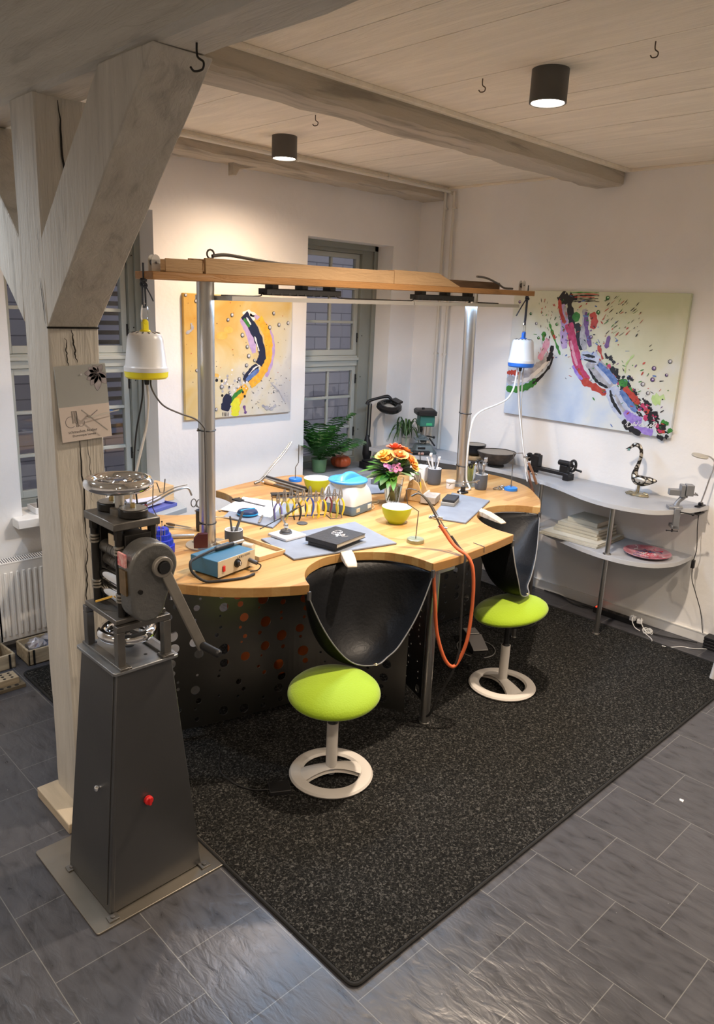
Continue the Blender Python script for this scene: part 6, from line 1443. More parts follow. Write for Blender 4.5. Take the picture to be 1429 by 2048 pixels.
LS([(682, 478), (722, 560), (752, 640), (766, 715)], 40, C_LIL); LS([(795, 475), (848, 565), (866, 680), (850, 790), (800, 880), (740, 940)], 50, C_ORA, taper=False)
LS([(700, 450), (758, 540), (802, 640), (822, 730), (798, 795)], 52, C_NAVY, taper=False); LS([(790, 800), (745, 860), (700, 915)], 50, C_NAVY); LS([(800, 830), (745, 880), (715, 910)], 26, C_BLU)
LS([(698, 480), (735, 535)], 18, C_GRN); LS([(715, 470), (745, 520)], 10, C_WHT); LS([(770, 600), (800, 700)], 10, C_WHT, rag=.6); LS([(805, 800), (770, 820), (730, 870)], 8, C_WHT, rag=.6)
LS([(720, 950), (680, 1000), (650, 1060), (640, 1165)], 62, C_ORA); LS([(640, 1040), (645, 1100), (640, 1168)], 55, C_YG, rag=.4); LS([(690, 975), (640, 1020), (600, 1080)], 22, C_GRN)
LS([(600, 1010), (585, 1080), (575, 1130)], 62, C_NAVY); LS([(700, 1090), (712, 1150)], 18, C_PUR, rag=.6)
for k in range(46): u, v = rnd.gauss(620, 50), rnd.gauss(935, 45); P.dot(*L_(u, v), rnd.uniform(.003, .013), rnd.choice([C_WHT, C_WHT, C_BLK, C_GRY]), 8)
for k in range(5): LS([(560+9*k, 1140), (562+9*k, 1170)], 4, C_BLK)
for k in range(60): u, v = rnd.uniform(735, 1000), rnd.uniform(880, 1110); LS([(u, v), (u+rnd.uniform(4, 14), v+rnd.uniform(-6, 6))], rnd.uniform(2, 4), rnd.choice([C_BLK, C_GRY]))
for k in range(75): u, v = rnd.uniform(345, 1020), rnd.uniform(340, 1000); P.dot(*L_(u, v), rnd.uniform(.0015, .004), rnd.choice([C_BLK, C_RED, C_BLK, C_OCH]), 6)
LS([(880, 920), (940, 980), (990, 1060)], 8, C_GRY, rag=.6); LS([(820, 1085), (880, 1110), (920, 1080)], 16, C_GRY, rag=.6); LS([(345, 590), (380, 560), (375, 520)], 16, C_GRY, rag=.6)
for x, y in ((597, 490), (622, 456), (688, 592), (720, 672), (730, 736), (768, 766), (716, 802), (896, 436), (998, 500), (934, 514), (870, 534), (697, 860), (405, 370), (346, 332), (404, 845), (555, 958), (606, 998), (520, 1120), (668, 900)):
    c = L_(x, y); r = rnd.uniform(.011, .017); P.dot(*c, r, C_BLK, 14); P.dot(c[0]+.002, c[1]+.001, r*.78, C_GRY, 12); P.dot(c[0]+.003, c[1]+.003, r*.3, C_WHT, 8)
P.build('paint_layer', pa)
# right canvas
RW, RH = 1.405, .975
pb_ = thing('painting', 'large abstract pale green and blue canvas with dark crimson band, above the wave shelf', 'painting', (XR-.032, 2.913, 1.887), -PI/2)
M_CANR = canvas_mat('canvas_pale', [(.05, (.56, .60, .40)), (.30, (.68, .69, .54)), (.46, (.70, .73, .72)), (.60, (.58, .66, .76)), (.74, (.44, .54, .70)), (.9, (.34, .42, .56))], 2.4, (-.22, 0, -.50))
MB().box((-RW/2, 0, -RH/2), (RW/2, .030, RH/2)).build('canvas', M_CANR, pb_, bevel=.003)
P = Paint()
def Rm_(x, y):
    # four corners of the face in the crop: TL(150,118) TR(1290,150) BR(1150,1075) BL(92,905)
    t = .5; s_ = .5
    for _ in range(12):
        xt = 150+1140*t; xb = 92+1058*t; yt = 118+32*t; yb = 905+170*t
        s_ = (y-yt)/(yb-yt); xl = 150+(92-150)*s_; xr = 1290+(1150-1290)*s_; t = (x-xl)/(xr-xl)
    return (-RW/2+RW*t, RH/2-RH*s_)
def RS(pts, w, m, **k): P.stroke([Rm_(*p) for p in pts], w*RW/1100, m, **k)
RS([(110, 690), (210, 680), (300, 640), (370, 585), (435, 520)], 62, C_GRY, rag=.35); RS([(150, 700), (250, 690), (330, 640), (420, 560)], 20, C_WHT, rag=.5); RS([(108, 742), (180, 752), (270, 730), (330, 690)], 42, C_GRN, rag=.3); RS([(110, 640), (160, 640), (210, 650)], 30, C_RED, rag=.4); RS([(300, 715), (360, 670), (420, 600), (440, 540)], 16, C_BLK, rag=.7)
RS([(405, 425), (385, 480), (345, 560)], 44, C_PNK, rag=.3); RS([(435, 470), (425, 530), (400, 570)], 26, C_BLK, rag=.5); RS([(412, 330), (450, 430), (490, 530)], 16, C_GRN, rag=.6); RS([(430, 380), (455, 430)], 14, C_RED, rag=.4); RS([(375, 380), (370, 440)], 26, C_GRN, rag=.5)
RS([(485, 150), (520, 175), (600, 170)], 60, C_BLK, rag=.5); RS([(545, 190), (560, 290), (575, 380)], 40, C_BLK, rag=.3); RS([(500, 210), (515, 320), (512, 420), (520, 490)], 48, C_LIL, rag=.2); RS([(515, 220), (530, 300)], 22, C_GRY)
RS([(478, 175), (490, 260), (520, 330)], 24, C_RED); RS([(545, 330), (570, 420), (590, 510), (618, 620), (670, 700)], 56, C_CRI, taper=False, rag=.12); RS([(560, 440), (585, 540), (605, 600)], 18, C_PNK, rag=.3); RS([(600, 330), (620, 420), (635, 500)], 44, C_BLK, rag=.2); RS([(590, 260), (600, 320)], 44, C_GRN, rag=.4)
RS([(650, 240), (655, 330), (640, 420), (655, 500)], 40, C_GRY, rag=.2); RS([(660, 260), (665, 370), (690, 480)], 26, C_PUR, rag=.35); RS([(700, 265), (715, 320), (700, 365)], 42, C_RED, rag=.25)
for k in range(7): RS([(540+rnd.uniform(0, 30), 140+9*k), (640, 138+9*k), (700+rnd.uniform(0, 50), 142+9*k)], 5, rnd.choice([C_BLK, C_GRN, C_RED, C_BLK]), rag=.6)
RS([(600, 620), (640, 690), (700, 730), (790, 785)], 40, C_RED, rag=.35); RS([(575, 600), (610, 660), (640, 690)], 20, C_VIO, rag=.3)
for k in range(120):
    t = rnd.random(); u = 780+345*t+rnd.gauss(0, 20); v = 560+475*t**.95+rnd.gauss(0, 22); a = rnd.uniform(.3, 1.4); l_ = rnd.uniform(14, 46); RS([(u, v), (u+l_*math.cos(a)*.5, v+l_*math.sin(a)*.5+3), (u+l_*math.cos(a), v+l_*math.sin(a))], rnd.uniform(10, 30), rnd.choice([C_BLK]*7+[C_GRN, C_RED, C_CRI]), rag=.5, k=3)
RS([(690, 560), (760, 640), (830, 730)], 92, C_GRY, taper=False, rag=.08); RS([(740, 590), (800, 650), (855, 715)], 40, C_BLU, rag=.12); RS([(720, 600), (790, 680), (820, 720)], 22, C_LBL); RS([(630, 535), (700, 545), (745, 570)], 60, C_LBL, rag=.3); RS([(640, 530), (720, 545)], 14, C_BLK, rag=.5); RS([(650, 560), (730, 580)], 12, C_BLK, rag=.5)
RS([(680, 620), (730, 700), (800, 745)], 16, C_BLK, rag=.4); RS([(825, 740), (850, 830), (900, 910), (960, 960)], 86, C_LBL, taper=False, rag=.1); RS([(880, 760), (920, 830), (970, 900)], 36, C_BLU, rag=.15); RS([(845, 790), (880, 870), (930, 940)], 20, C_GRY); RS([(815, 760), (830, 830), (880, 920)], 18, C_BLK, rag=.3); RS([(900, 900), (950, 950), (1000, 960)], 50, C_VIO, rag=.25); RS([(950, 1010), (1010, 1025), (1060, 1040)], 44, C_VIO, rag=.4); RS([(890, 960), (930, 1010), (990, 1050)], 34, C_BLK, rag=.4)
RS([(900, 740), (950, 800), (985, 850)], 34, C_RED, rag=.4); RS([(1000, 850), (1030, 890)], 24, C_CRI, rag=.4); RS([(870, 710), (920, 715)], 44, C_GRN, rag=.3); RS([(740, 470), (770, 560)], 18, C_RED, rag=.7); RS([(810, 410), (790, 490)], 26, C_PUR, rag=.5); RS([(1060, 830), (1130, 800)], 50, C_LGR, rag=.6); RS([(905, 650), (915, 590), (960, 530)], 10, C_LGR, rag=.6)
for k in range(190):
    t = rnd.random(); base = (480+650*t, 180+820*t); u = base[0]+rnd.gauss(0, 120); v = base[1]+rnd.gauss(0, 110)
    if 130 < u < 1150 and 150 < v < 1000 and (u, v) != base:
        a = rnd.uniform(-1.2, 1.2); l_ = rnd.uniform(4, 26); RS([(u, v), (u+l_*math.cos(a), v+l_*math.sin(a))], rnd.uniform(3, 9), rnd.choice([C_BLK, C_BLK, C_GRN, C_RED, C_PUR, C_BLU]), rag=.6, k=2)
for k in range(60): u, v = rnd.uniform(330, 560), rnd.uniform(160, 560); RS([(u, v), (u+rnd.uniform(-10, 10), v+rnd.uniform(8, 24))], rnd.uniform(2, 6), rnd.choice([C_BLK, C_GRN, C_RED]), rag=.6, k=2)
for k in range(55):
    a = -.75+rnd.gauss(0, .12); u, v = rnd.uniform(760, 1000), rnd.uniform(180, 420); l_ = rnd.uniform(10, 40); RS([(u, v), (u+l_*math.cos(a), v+l_*math.sin(a))], rnd.uniform(2, 5), rnd.choice([C_BLK, C_BLK, C_RED, C_GRN]), rag=.6, k=2)
for x, y in ((192, 192), (277, 266), (320, 328), (800, 174), (740, 262), (694, 418), (1166, 573), (1075, 617), (1010, 720), (1145, 660), (1066, 690), (1038, 778), (338, 420), (465, 335)):
    c = Rm_(x, y); r = rnd.uniform(.010, .017); P.dot(*c, r, C_BLK, 14); P.dot(c[0]+.002, c[1]+.001, r*.8, rnd.choice([C_GRY, C_GRN, C_PUR, C_GRY]), 12); P.dot(c[0]+.003, c[1]+.003, r*.35, C_WHT, 8)
# scribbled signature
for pts in ([(905, 990), (925, 965), (915, 1000), (935, 995), (945, 975)], [(950, 985), (960, 970), (965, 995), (985, 965)], [(985, 995), (1005, 975), (1010, 1000), (1030, 985)], [(1030, 1010), (1055, 980), (1050, 1000), (1085, 970), (1075, 1010), (1095, 1050), (1125, 1040)]): RS(pts, 4.5, C_WHT, rag=.2)
P.build('paint_layer', pb_)

# ------------------------------------------------------------ heating pipes, hooks, beam strap
M_PIPE = mat('painted_pipe', (.68, .65, .58), .4)
def pipe(label, pts, r=.0125, sm=0):
    c = Vector(pts[0]); t = thing('heating_pipe', label, 'pipe', c, group='white heating pipes')
    MB().tube([Vector(p)-c for p in pts], r, 14, smooth=sm).build('pipe_run', M_PIPE, t); return t, c
t1, c1 = pipe('white heating pipe down the room corner, left of the vertical pair', [(5.19, 4.395, 3.17), (5.19, 4.385, 2.2), (5.19, 4.378, .99)])
t2, c2 = pipe('white heating pipe down the room corner, right of the vertical pair', [(5.19, 4.30, 3.15), (5.19, 4.287, 2.2), (5.19, 4.280, .99)])
t3, c3 = pipe('white heating pipe running under the ceiling along the rear cross beam', [(1.32, 4.335, 3.152), (3.0, 4.345, 3.152), (5.19, 4.347, 3.15), (5.19, 4.31, 3.13)])
for t, c, yy in ((t1, c1, 4.39), (t2, c2, 4.294)):
    for z in (3.02, 1.825): MB().lathe([(.0125, -.011), (.018, -.010), (.018, .010), (.0125, .011)], (5.19-c.x, yy-.005*(z < 2)-c.y, z-c.z), 16).cyl((5.19-c.x, yy-c.y, z-c.z), (XR-c.x, yy-c.y, z-c.z), .006, n=10).build('pipe_clip', M_PIPE, t)
for x in (2.62, 3.55, 4.45): MB().lathe([(.0125, -.010), (.017, -.009), (.017, .009), (.0125, .010)], (0, 0, 0), 16, TR(x-c3.x, 4.345-c3.y, 0) @ Matrix.Rotation(PI/2, 4, 'Y')).cyl((x-c3.x, 4.345-c3.y, 0), (x-c3.x, 4.345-c3.y, .038), .005, n=8).build('pipe_clip', M_PIPE, t3)
M_HOOK = mat('hook_brown', (.10, .075, .055), .5, .5)
def hook(x, y, z, label, s_=1.0, m=M_HOOK):
    o = MB().tube([(0, 0, 0), (0, 0, -.018*s_), (.002*s_, -.002*s_, -.028*s_), (.010*s_, -.010*s_, -.036*s_), (.008*s_, -.008*s_, -.050*s_), (-.004*s_, .004*s_, -.054*s_), (-.010*s_, .010*s_, -.046*s_)], .0024*s_, 8, smooth=5).build('ceiling_hook', m); o.location = (x, y, z); return tag(o, label, 'hook', 'ceiling hooks')
hook(2.92, 3.43, ZC, 'small screw hook in the ceiling between the two cross beams'); hook(2.93, 2.312, ZC, 'small screw hook in the ceiling left of the nearer spotlight'); hook(2.94, 1.526, ZC, 'small screw hook in the ceiling right of the nearer spotlight')
hook(1.225, 1.93, 2.853, 'dark iron hook under the long beam at the head of the knee brace', 1.25, M_DARKIRON)
br = MB().prism([(-.10, -.045), (-.075, -.045), (-.05, -.005), (.10, .03), (.10, .05), (-.10, .05)], -.03, .03, Matrix(((1,0,0,0),(0,0,-1,0),(0,1,0,0),(0,0,0,1)))).build('beam_bracket', M_BEAMX, bevel=.004); br.location = (3.24, 4.55, 3.055); tag(br, 'grey bracket under the rear cross beam above the ochre painting', 'bracket')

# ------------------------------------------------------------ on the sill of the farther window
ZS = W2[2]+.0025
fern = thing('potted_fern', 'bushy green fern in a green glass pot on the sill of the right-hand window', 'potted plant', (4.17, 4.735, ZS))
MB().lathe([(0, 0), (.055, 0), (.058, .004), (.07, .11), (.072, .115), (.066, .115), (.054, .01), (0, .01)], n=30).build('pot', mat('green_glass_pot', (.22, .42, .22), .25, trans=.4), fern)
rnd = random.Random(77); M_FERN = mat('fern_green', (.03, .13, .02), .5, var=.5, vscale=9); M_FERN2 = mat('fern_grey_green', (.10, .17, .10), .55, var=.4, vscale=9)
for k in range(52):
    a = rnd.uniform(0, 6.28); L_f = rnd.uniform(.24, .48); up0 = rnd.uniform(.6, 2.0); vs, fs = [], []
    if math.sin(a) > .1: L_f *= .55; up0 = 1.6
    if k > 44: a = rnd.uniform(-.45, -.05); L_f = .50; up0 = .6
    n = 14; pts = []
    for i in range(n+1):
        t = i/n; r = L_f*math.sin(t*1.35)*.85*math.cos(up0*.45); z = .10+L_f*up0*1.15*t-L_f*.62*t*t*up0
        x = r*math.cos(a); y = r*math.sin(a); y = min(y, .12); pts.append(Vector((x, y, z)))
    mb = MB(); mb.tube(pts, .0014, 4)
    for i in range(2, n):
        t = i/n; d = (pts[i+1]-pts[i-1]).normalized(); s_ = d.cross(Vector((0, 0, 1))); s_ = s_.normalized() if s_.length > .1 else Vector((math.sin(a), -math.cos(a), 0)); ll = .072*math.sin(PI*(.12+.86*t))**.7*(L_f/.30)
        for sg in (-1, 1):
            q = pts[i]+s_*sg*ll+d*ll*.45-Vector((0, 0, .25*ll)); w_ = d*.011; mid = (pts[i]+q)/2+Vector((0, 0, .004)); o = len(mb.v)
            mb.add([pts[i]-w_*.3, pts[i]+w_*.6, mid+w_*.9, mid-w_*.5, q], [(0, 1, 2, 3), (3, 2, 4)])
    for i_, q in enumerate(mb.v):
        q.y = min(q.y, .13)
        if q.y > -.05: q.x = max(q.x, -.205)
    mb.build('frond', M_FERN if k <= 44 else M_FERN2, fern, ang=180)
pk = thing('pumpkin', 'small orange-red pumpkin on the sill beside the fern', 'pumpkin', (4.43, 4.745, ZS))
mb = MB()
def pf(u, v):
    a = 2*PI*u; ph = PI*(v*.98+.01); rr2 = .090*(math.sin(ph)**.8)*(1-.09*abs(math.cos(a*5))**3); return (rr2*math.cos(a), rr2*math.sin(a), .062-.062*math.cos(ph)*(1-.28*math.exp(-((v-1)/.22)**2)-.2*math.exp(-(v/.22)**2)))
mb.grid(pf, 60, 18, closed_u=True).build('pumpkin_body', mat('pumpkin_red', (.52, .10, .03), .42, var=.25, vscale=10), pk, ang=180)
MB().tube([(0, 0, .098), (.004, -.004, .118), (.012, -.01, .132)], [.014, .009, .010], 8, smooth=3).build('pumpkin_stalk', mat('dry_stalk', (.45, .40, .26), .8), pk)
ml_ = thing('magnifier_lamp', 'black magnifier lamp with long folding arm on the sill of the right-hand window', 'lamp', (4.735, 4.73, ZS))
MB().box((-.04, -.035, 0), (.04, .035, .008)).cyl((0, 0, .008), (0, 0, .05), .02, n=16).build('clamp_foot', M_BLACK, ml_, bevel=.003)
MB().tube([(0, 0, .045), (.0, 0, .10), (.0, 0, .17), (-.004, 0, .24), (-.006, 0, .27)], [.03, .042, .040, .022, .012], 14, smooth=3).build('arm_boot', M_BLACK, ml_)
MB().cyl((-.012, 0, .25), (-.005, 0, .56), .0075, n=10).build('arm_bar', M_BLACK, ml_); MB().cyl((.018, -.006, .25), (.022, -.008, .55), .0055, n=10).build('arm_bar', M_BLACK, ml_)
MB().tube([(-.02, 0, .545), (-.012, -.01, .575), (.04, -.07, .605), (.09, -.135, .625), (.115, -.165, .60)], [.022, .014, .012, .016, .012], 10, smooth=5).build('head_yoke', M_BLACK, ml_)
HM_ = TR(.100, -.155, .545) @ Euler((.28, -.20, 0)).to_matrix().to_4x4()
MB().lathe([(.066, -.030), (.100, -.034), (.114, -.018), (.110, .006), (.085, .022), (.066, .020), (.066, -.030)], (0, 0, 0), 40, HM_).box((.06, -.045, .010), (.125, .045, .028), HM_).build('lamp_head', mat('gloss_black', (.015, .015, .016), .15), ml_)
MB().lathe([(0, -.006), (.066, -.004), (.066, .004), (0, .010)], (0, 0, 0), 32, HM_).build('lens', M_GLASS, ml_)
bxb = MB().box((-.135, -.075, 0), (.135, .075, .06)).box((-.12, -.06, .06), (.10, .06, .075)).build('black_box', M_BLACK, bevel=.004); bxb.location = (4.70, 4.57, .8175); bxb.rotation_euler = (0, 0, -.15)
tag(bxb, 'flat black box on the grey ledge below the right-hand window, under the magnifier lamp', 'box')
lg_ = thing('wall_ledge', 'grey ledge in front of the right-hand window, behind the bench', 'ledge', (4.35, 4.56, 0))
MB().box((-.43, -.10, .787), (.52, .115, .817)).build('ledge_board', M_SHELF, lg_, bevel=.002); MB().box((-.40, .06, 0), (-.36, .10, .787)).build('leg', M_STEEL, lg_); MB().box((.44, .06, 0), (.48, .10, .787)).build('leg', M_STEEL, lg_)
# ------------------------------------------------------------ things on the floor and in the left corner
ZR = .0088
# multi-socket strip with a red switch, plugs and cables
ps = thing('power_strip', 'black power strip with glowing red switch along the right skirting', 'power strip', (5.135, 2.37, .0005), -PI/2)
MB().box((-.19, -.028, 0), (.19, .028, .042)).build('strip_body', M_BLACK, ps, bevel=.005)
for k in range(4): MB().cyl((-.06+.065*k, 0, .042), (-.06+.065*k, 0, .0435), .020, n=18).build('socket', M_RUBBER, ps)
MB().box((-.178, -.015, .040), (-.140, .015, .048)).build('red_switch', mat('lit_red_switch', (.6, .02, .01), .3, emit=(1, .05, .02), estr=2.0), ps, bevel=.002, label='lit red rocker switch')
for k, (x, y, lb) in enumerate(((5.10, 2.235, 'white plug in the power strip, farther of the two'), (5.09, 2.175, 'white plug in the power strip, nearer of the two'))):
    t = thing('white_plug', lb, 'plug', (x, y, .044), .3*k, group='white plugs in the power strip')
    MB().box((-.02, -.02, 0), (.02, .02, .035)).build('plug_body', M_WHITEP, t, bevel=.006); MB().tube([(0, 0, .03), (-.02, -.01, .05), (-.05, -.02, .02), (-.06, -.05, -.02), (-.055, -.09, -.036)], .003, 6, smooth=4).build('plug_cord', M_WHITECORD, t)
t = loose('cable', 'coiled white cable hanging in loops beside the power strip', 'cable', [(5.05+.03*math.cos(a), 2.09+.035*math.sin(a), .012+.006*((i*7) % 5)) for i, a in enumerate([j*.9 for j in range(24)])]+[(4.98, 2.03, .008), (4.93, 2.00, ZR+.004)], .003, M_WHITECORD)
loose('cable', 'thin white cable lying on the floor towards the right edge', 'cable', [(4.915, 1.92, ZR+.003), (4.95, 1.88, .004), (5.03, 1.83, .004), (5.06, 1.77, .004), (5.16, 1.67, .004), (5.2, 1.55, .004)], .0035, M_WHITECORD)
loose('cable', 'black cables along the skirting left of the power strip', 'cable', [(5.20, 3.05, .006), (5.19, 2.92, .006), (5.16, 2.83, .007), (5.13, 2.73, .006), (5.15, 2.64, .010), (5.135, 2.56, .02)], .0055, M_BLACK)
loose('cable', 'second black cable along the skirting, crossing the first', 'cable', [(5.205, 3.0, .006), (5.17, 2.86, .018), (5.13, 2.77, .006), (5.12, 2.68, .006), (5.14, 2.60, .012), (5.14, 2.56, .02)], .0045, M_BLACK)
loose('cable', 'black cable from the power strip to the dark adaptor on the right', 'cable', [(5.12, 2.18, .02), (5.08, 2.10, .006), (5.10, 1.98, .006), (5.15, 1.87, .006), (5.17, 1.78, .012)], .0045, M_BLACK)
ad = thing('wall_adaptor', 'black ribbed power adaptor at the end of the skirting, right edge', 'adaptor', (5.175, 1.68, .0005), -PI/2)
for k in range(4): MB().box((-.05, -.045, .004+.022*k), (.06, .045, .022+.022*k)).build('adaptor_rib', M_BLACK, ad, bevel=.003)
# foot pedal under the right seat, flat black pedal under the front seat
fpd = thing('foot_pedal', 'pale metal foot pedal with round cable loop on the rug under the farther seat', 'foot pedal', (3.87, 2.75, ZR), math.radians(-122))
M_PEDAL = mat('pale_pedal_metal', (.40, .38, .36), .45, .6)
vs = [(-.13, -.05, 0), (.11, -.05, 0), (.11, .05, 0), (-.13, .05, 0), (-.13, -.05, .075), (-.03, -.05, .07), (.11, -.05, .02), (.11, .05, .02), (-.03, .05, .07), (-.13, .05, .075)]
MB().add(vs, [(3,2,1,0), (4,5,8,9), (5,6,7,8), (0,1,6,5,4), (1,2,7,6), (2,3,9,8,7), (3,0,4,9)]).build('pedal_body', mat('pedal_base', (.03, .03, .03), .6), fpd)
MB().add([(-.025, -.052, .072), (.118, -.052, .024), (.118, .052, .024), (-.025, .052, .072), (-.025, -.052, .079), (.118, -.052, .031), (.118, .052, .031), (-.025, .052, .079)], [(3,2,1,0),(4,5,6,7),(0,1,5,4),(1,2,6,5),(2,3,7,6),(3,0,4,7)]).build('treadle', M_PEDAL, fpd, bevel=.002)
MB().box((-.13, -.045, .075), (-.035, .045, .082)).build('pedal_heel', M_PEDAL, fpd, bevel=.004)
MB().tube([(.03+.145*math.cos(a), .0+.125*math.sin(a), .004) for a in [2*PI*i/48 for i in range(44)]], .003, 6).build('cable_loop', mat('steel_wire', (.45, .43, .40), .4, .7), fpd)
fp2 = thing('flat_pedal', 'flat black pedal with cable on the rug left of the nearer stool', 'foot pedal', (1.905, 2.375, ZR), math.radians(-30))
MB().box((-.05, -.04, 0), (.05, .04, .022)).build('pedal_body', M_BLACK, fp2, bevel=.004); MB().tube([(-.05, 0, .01), (-.12, .02, .004), (-.2, .08, .004), (-.26, .2, .004), (-.25, .35, .004)], .0035, 6, smooth=5).build('pedal_cable', M_BLACK, fp2)
# storage boxes under the bench, seen through the panel's holes
def crate(name, loc, w, d, h, m, label):
    t = thing(name, label, 'box', loc)
    MB().box((-w/2, -d/2, 0), (w/2, d/2, .006)).box((-w/2, -d/2, 0), (w/2, -d/2+.006, h)).box((-w/2, d/2-.006, 0), (w/2, d/2, h)).box((-w/2, -d/2, 0), (-w/2+.006, d/2, h)).box((w/2-.006, -d/2, 0), (w/2, d/2, h)).build('box_shell', m, t)
    MB().box((-w/2-.006, -d/2-.006, h-.02), (w/2+.006, d/2+.006, h)).box((-w/2+.01, -d/2+.01, h*.6), (w/2-.01, d/2-.01, h*.62)).build('rim', m, t, bevel=.003)
    return t
crate('storage_box', (2.62, 3.40, ZR), .42, .28, .58, mat('orange_plastic', (.70, .16, .03), .5), 'orange plastic box under the bench behind the perforated panel')
crate('storage_box', (2.05, 3.50, ZR), .24, .24, .30, M_WHITEP, 'white plastic box under the bench behind the perforated panel')
# white leg of a table just entering at the right
wl2 = thing('white_table', 'white-legged table entering the view at the right edge', 'table', (4.90, 1.20, ZR))
for x, y in ((-.19, .285), (-.19, -.30), (.19, .285), (.19, -.30)): MB().cyl((x*1.03, y*1.03, 0), (x*.93, y*.80, .70), .017, n=20).build('leg', M_WHITEP, wl2)
MB().box((-.26, -.36, .70), (.26, .20, .725)).build('table_top', M_WHITEP, wl2, bevel=.003)
# radiator under the left window
rad = thing('radiator', 'white panel radiator with vertical ribs under the left window', 'radiator', (1.93, 4.62, .078))
MB().box((-.50, -.045, 0), (.50, -.012, .51)).box((-.50, .0, 0), (.50, .055, .50)).build('panel', M_WHITEPAINT, rad, bevel=.006)
for k in range(27):
    x = -.475+.0365*k; mb = MB(); mb.bar((x, -.048, .035), (x, -.048, .455), .018, .012, (0, 1, 0)); mb.build('rib', M_WHITEPAINT, rad, bevel=.005, seg=2)
gr = MB().box((-.50, -.046, .505), (.50, .056, .516))
gr.build('top_grille', M_WHITEPAINT, rad, bevel=.002)
gl_ = MB()
for k in range(70): x = -.49+.0142*k; gl_.bar((x, -.038, .5168), (x+.008, .045, .5168), .006, .001)
gl_.build('grille_slots', mat('grille_shadow', (.10, .10, .11), .7), rad)
for x in (-.49, .49): MB().box((x-.01, -.045, .0), (x+.01, .055, .51)).build('side_cover', M_WHITEPAINT, rad, bevel=.003)
for x in (-.35, .35): MB().box((x-.015, .02, -.0775), (x+.015, .05, .0)).build('foot', M_WHITEPAINT, rad)
# wooden boxes and drilled block on the floor
M_OLDW = mat('old_crate_wood', (.40, .32, .21), .8, var=.35, vscale=6, stretch=(1, 6, 6), bump=.2)
def trough(loc, rz, w, d, h, label):
    t = thing('wooden_box', label, 'box', loc, rz, group='old wooden boxes')
    MB().box((-w/2, -d/2, 0), (w/2, d/2, .012)).box((-w/2, -d/2, 0), (w/2, -d/2+.014, h)).box((-w/2, d/2-.014, 0), (w/2, d/2, h)).box((-w/2, -d/2, 0), (-w/2+.014, d/2, h*1.0)).box((w/2-.014, -d/2, 0), (w/2, d/2, h)).build('box_shell', M_OLDW, t, bevel=.004)
    for sx in (-1, 1): MB().box((sx*(w/2-.035)-.006, -d/2-.003, 0), (sx*(w/2-.035)+.006, -d/2, h)).build('iron_band', M_DARKIRON, t)
    return t
trough((1.68, 4.42, .0005), .0, .36, .20, .10, 'old wooden box with foil bags, under the radiator beside the post')
trough((1.27, 4.45, .0005), .06, .33, .20, .095, 'old wooden box with white lining, at the left edge under the radiator')
rnd = random.Random(2)
for k, (x, y) in enumerate(((1.58, 4.40), (1.67, 4.42), (1.76, 4.41))):
    mb = MB(); R_ = [[rnd.uniform(.75, 1.25) for _ in range(12)] for _ in range(8)]
    mb.grid(lambda u, v: (.055*math.sin(PI*v)*math.cos(2*PI*u)*R_[int(v*7)][int(u*12) % 12], .06*math.sin(PI*v)*math.sin(2*PI*u)*R_[int(v*7)][int(u*12) % 12], .035-.045*math.cos(PI*v)*R_[int(v*7)][0]), 12, 8, closed_u=True)
    o = mb.build('foil_bag', mat('crumpled_foil', (.60, .60, .66), .22, .8), smooth=False); o.location = (x, y, .055); tag(o, ('left', 'middle', 'right')[k]+' crumpled silvery bag in the wooden box under the radiator', 'bag', 'foil bags in the wooden box')
o = MB().box((-.12, -.07, 0), (.12, .07, .06)).build('white_lining', M_PAPER, bevel=.01); o.location = (1.25, 4.45, .0135); tag(o, 'white paper pack lying in the left wooden box', 'paper pack')
o = MB().cyl((-.08, 0, 0), (.09, .03, .03), .022, n=16).build('wooden_roll', mat('brown_roll', (.30, .20, .12), .7, var=.3)); o.location = (1.38, 4.50, .105); o.rotation_euler = (0, 0, .9); tag(o, 'brown wooden roll lying across the left wooden box', 'roll')
hb = thing('hole_block', 'pale wooden block with drilled holes on a dark plank, on the floor at the left', 'tool block', (1.28, 4.16, .0005))
MB().box((-.14, -.075, 0), (.115, .06, .022)).build('plank', mat('dark_plank', (.14, .11, .07), .8, var=.3), hb, bevel=.002)
MB().box((-.14, -.045, .022), (.09, .055, .060)).build('block_body', M_OLDW, hb, bevel=.002)
for r_i in range(3):
    for c_i in range(5): MB().cyl((-.11+.042*c_i, -.025+.030*r_i, .0602), (-.11+.042*c_i, -.025+.030*r_i, .0606), .0085, n=12).build('drilled_hole', M_CRACK, hb)
for c_i in range(5): MB().cyl((-.10+.042*c_i, -.0605, .0222), (-.10+.042*c_i, -.0605, .0226), .012, n=12).build('drilled_hole', M_CRACK, hb)
# grey side table under the left window, with box and blue tray
stb = thing('side_table', 'grey side table behind the left column, in front of the window', 'side table', (2.22, 4.28, 0))
MB().prism([(-.45, -.28), (-.05, -.28), (.27, -.17), (.37, .20), (-.45, .26)], .865, .90).build('table_top', mat('side_grey', (.33, .36, .38), .5), stb, bevel=.003)
for x, y in ((-.40, -.22), (.20, -.12), (.30, .15), (-.40, .2)): MB().cyl((x, y, .0092 if y < -.1 else 0), (x, y, .865), .018, n=16).build('leg', M_STEEL, stb)
trb = MB().box((-.13, -.10, 0), (.13, .10, .006)).box((-.13, -.10, .006), (.13, -.094, .022)).box((-.13, .094, .006), (.13, .10, .022)).box((-.13, -.094, .006), (-.124, .094, .022)).box((.124, -.094, .006), (.13, .094, .022)).build('blue_tray', mat('violet_blue_plastic', (.10, .12, .38), .45), bevel=.002); trb.location = (2.30, 4.22, .9005); trb.rotation_euler = (0, 0, .35); tag(trb, 'violet-blue plastic tray on the grey side table', 'tray')
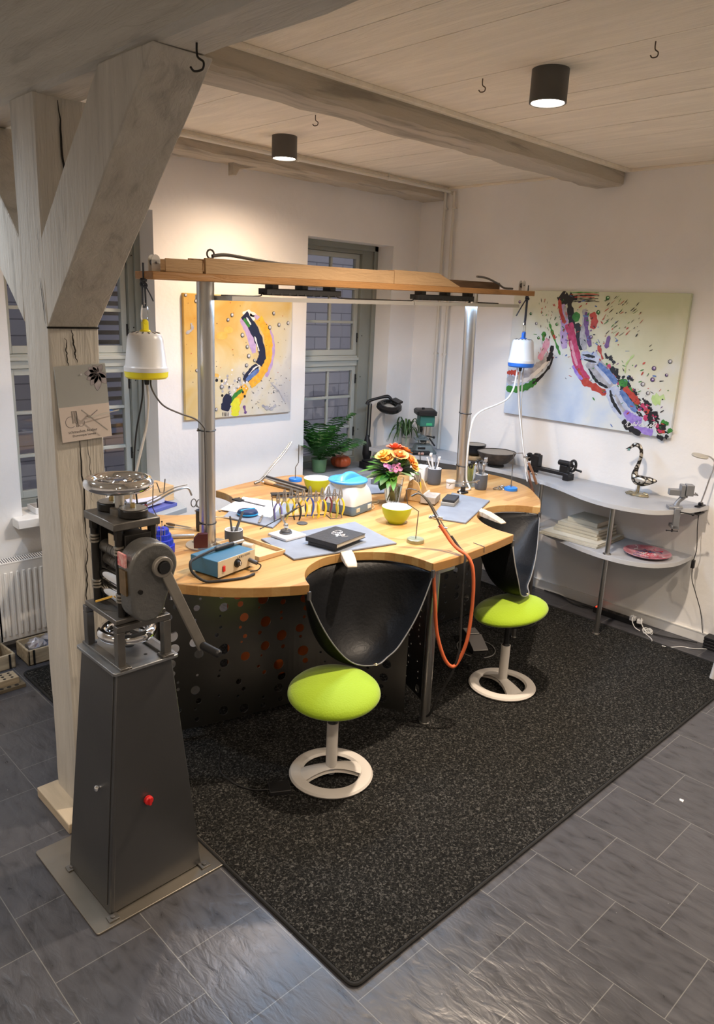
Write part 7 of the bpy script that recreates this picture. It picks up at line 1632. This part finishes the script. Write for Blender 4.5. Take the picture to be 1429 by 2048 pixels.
ppk = MB().box((-.11, -.08, 0), (.11, .08, .03)).build('paper_stack', mat('bluish_paper', (.55, .57, .70), .8, bump=.3, bscale=200, stretch=(1, 1, 20))); ppk.location = (2.27, 4.27, .9225); ppk.rotation_euler = (0, 0, .35); tag(ppk, 'stack of bluish paper in the violet-blue tray', 'paper')
wbx = MB().box((-.15, -.10, 0), (.15, .10, .10)).build('wooden_crate', M_BEECH, bevel=.003); wbx.location = (2.36, 4.40, .9005); wbx.rotation_euler = (0, 0, .1); tag(wbx, 'pale wooden box at the back of the grey side table', 'box')
rnd = random.Random(6); mb = MB()
for k in range(40): a = rnd.uniform(0, 6.28); r = rnd.uniform(.02, .09); mb.bar((0, 0, .02), (r*math.cos(a), r*math.sin(a), rnd.uniform(.03, .10)), .006, .006)
brs = mb.build('black_brush', M_BLACK); brs.location = (2.12, 4.58, W1[2]+.006); tag(brs, 'black bristly brush head on the left window sill, behind the handwheel', 'brush')
# white tray on the left window sill
wt = thing('sill_tray', 'white shallow tray on the sill of the left window, left of the post', 'tray', (1.90, 4.74, W1[2]+.005))
MB().box((-.16, -.07, 0), (.16, .07, .006)).box((-.16, -.07, .006), (.16, -.063, .04)).box((-.16, .063, .006), (.16, .07, .04)).box((-.16, -.063, .006), (-.153, .063, .04)).box((.153, -.063, .006), (.16, .063, .04)).build('tray_box', M_WHITEP, wt, bevel=.002)
for k in range(3): o = MB().box((-.02, -.015, 0), (.02, .015, .075+.01*k)).build('small_bottle', (M_BLACK, M_WHITEP, M_BLACK)[k], bevel=.004); o.location = (1.80+.06*k, 4.74, W1[2]+.0115); tag(o, ('black small bottle at the left of the white sill tray', 'white small bottle in the middle of the white sill tray', 'black small bottle at the right of the white sill tray')[k], 'bottle', 'bottles in the sill tray')
# a chip of plaster and cable hook
o = MB().prism([(0, 0), (.02, .004), (.016, .022), (.003, .018)], 0, .003).build('plaster_chip', M_WHITEG); o.location = (3.30, 1.075, .0005); tag(o, 'tiny white chip lying on the dark tiles right of the rug', 'chip')
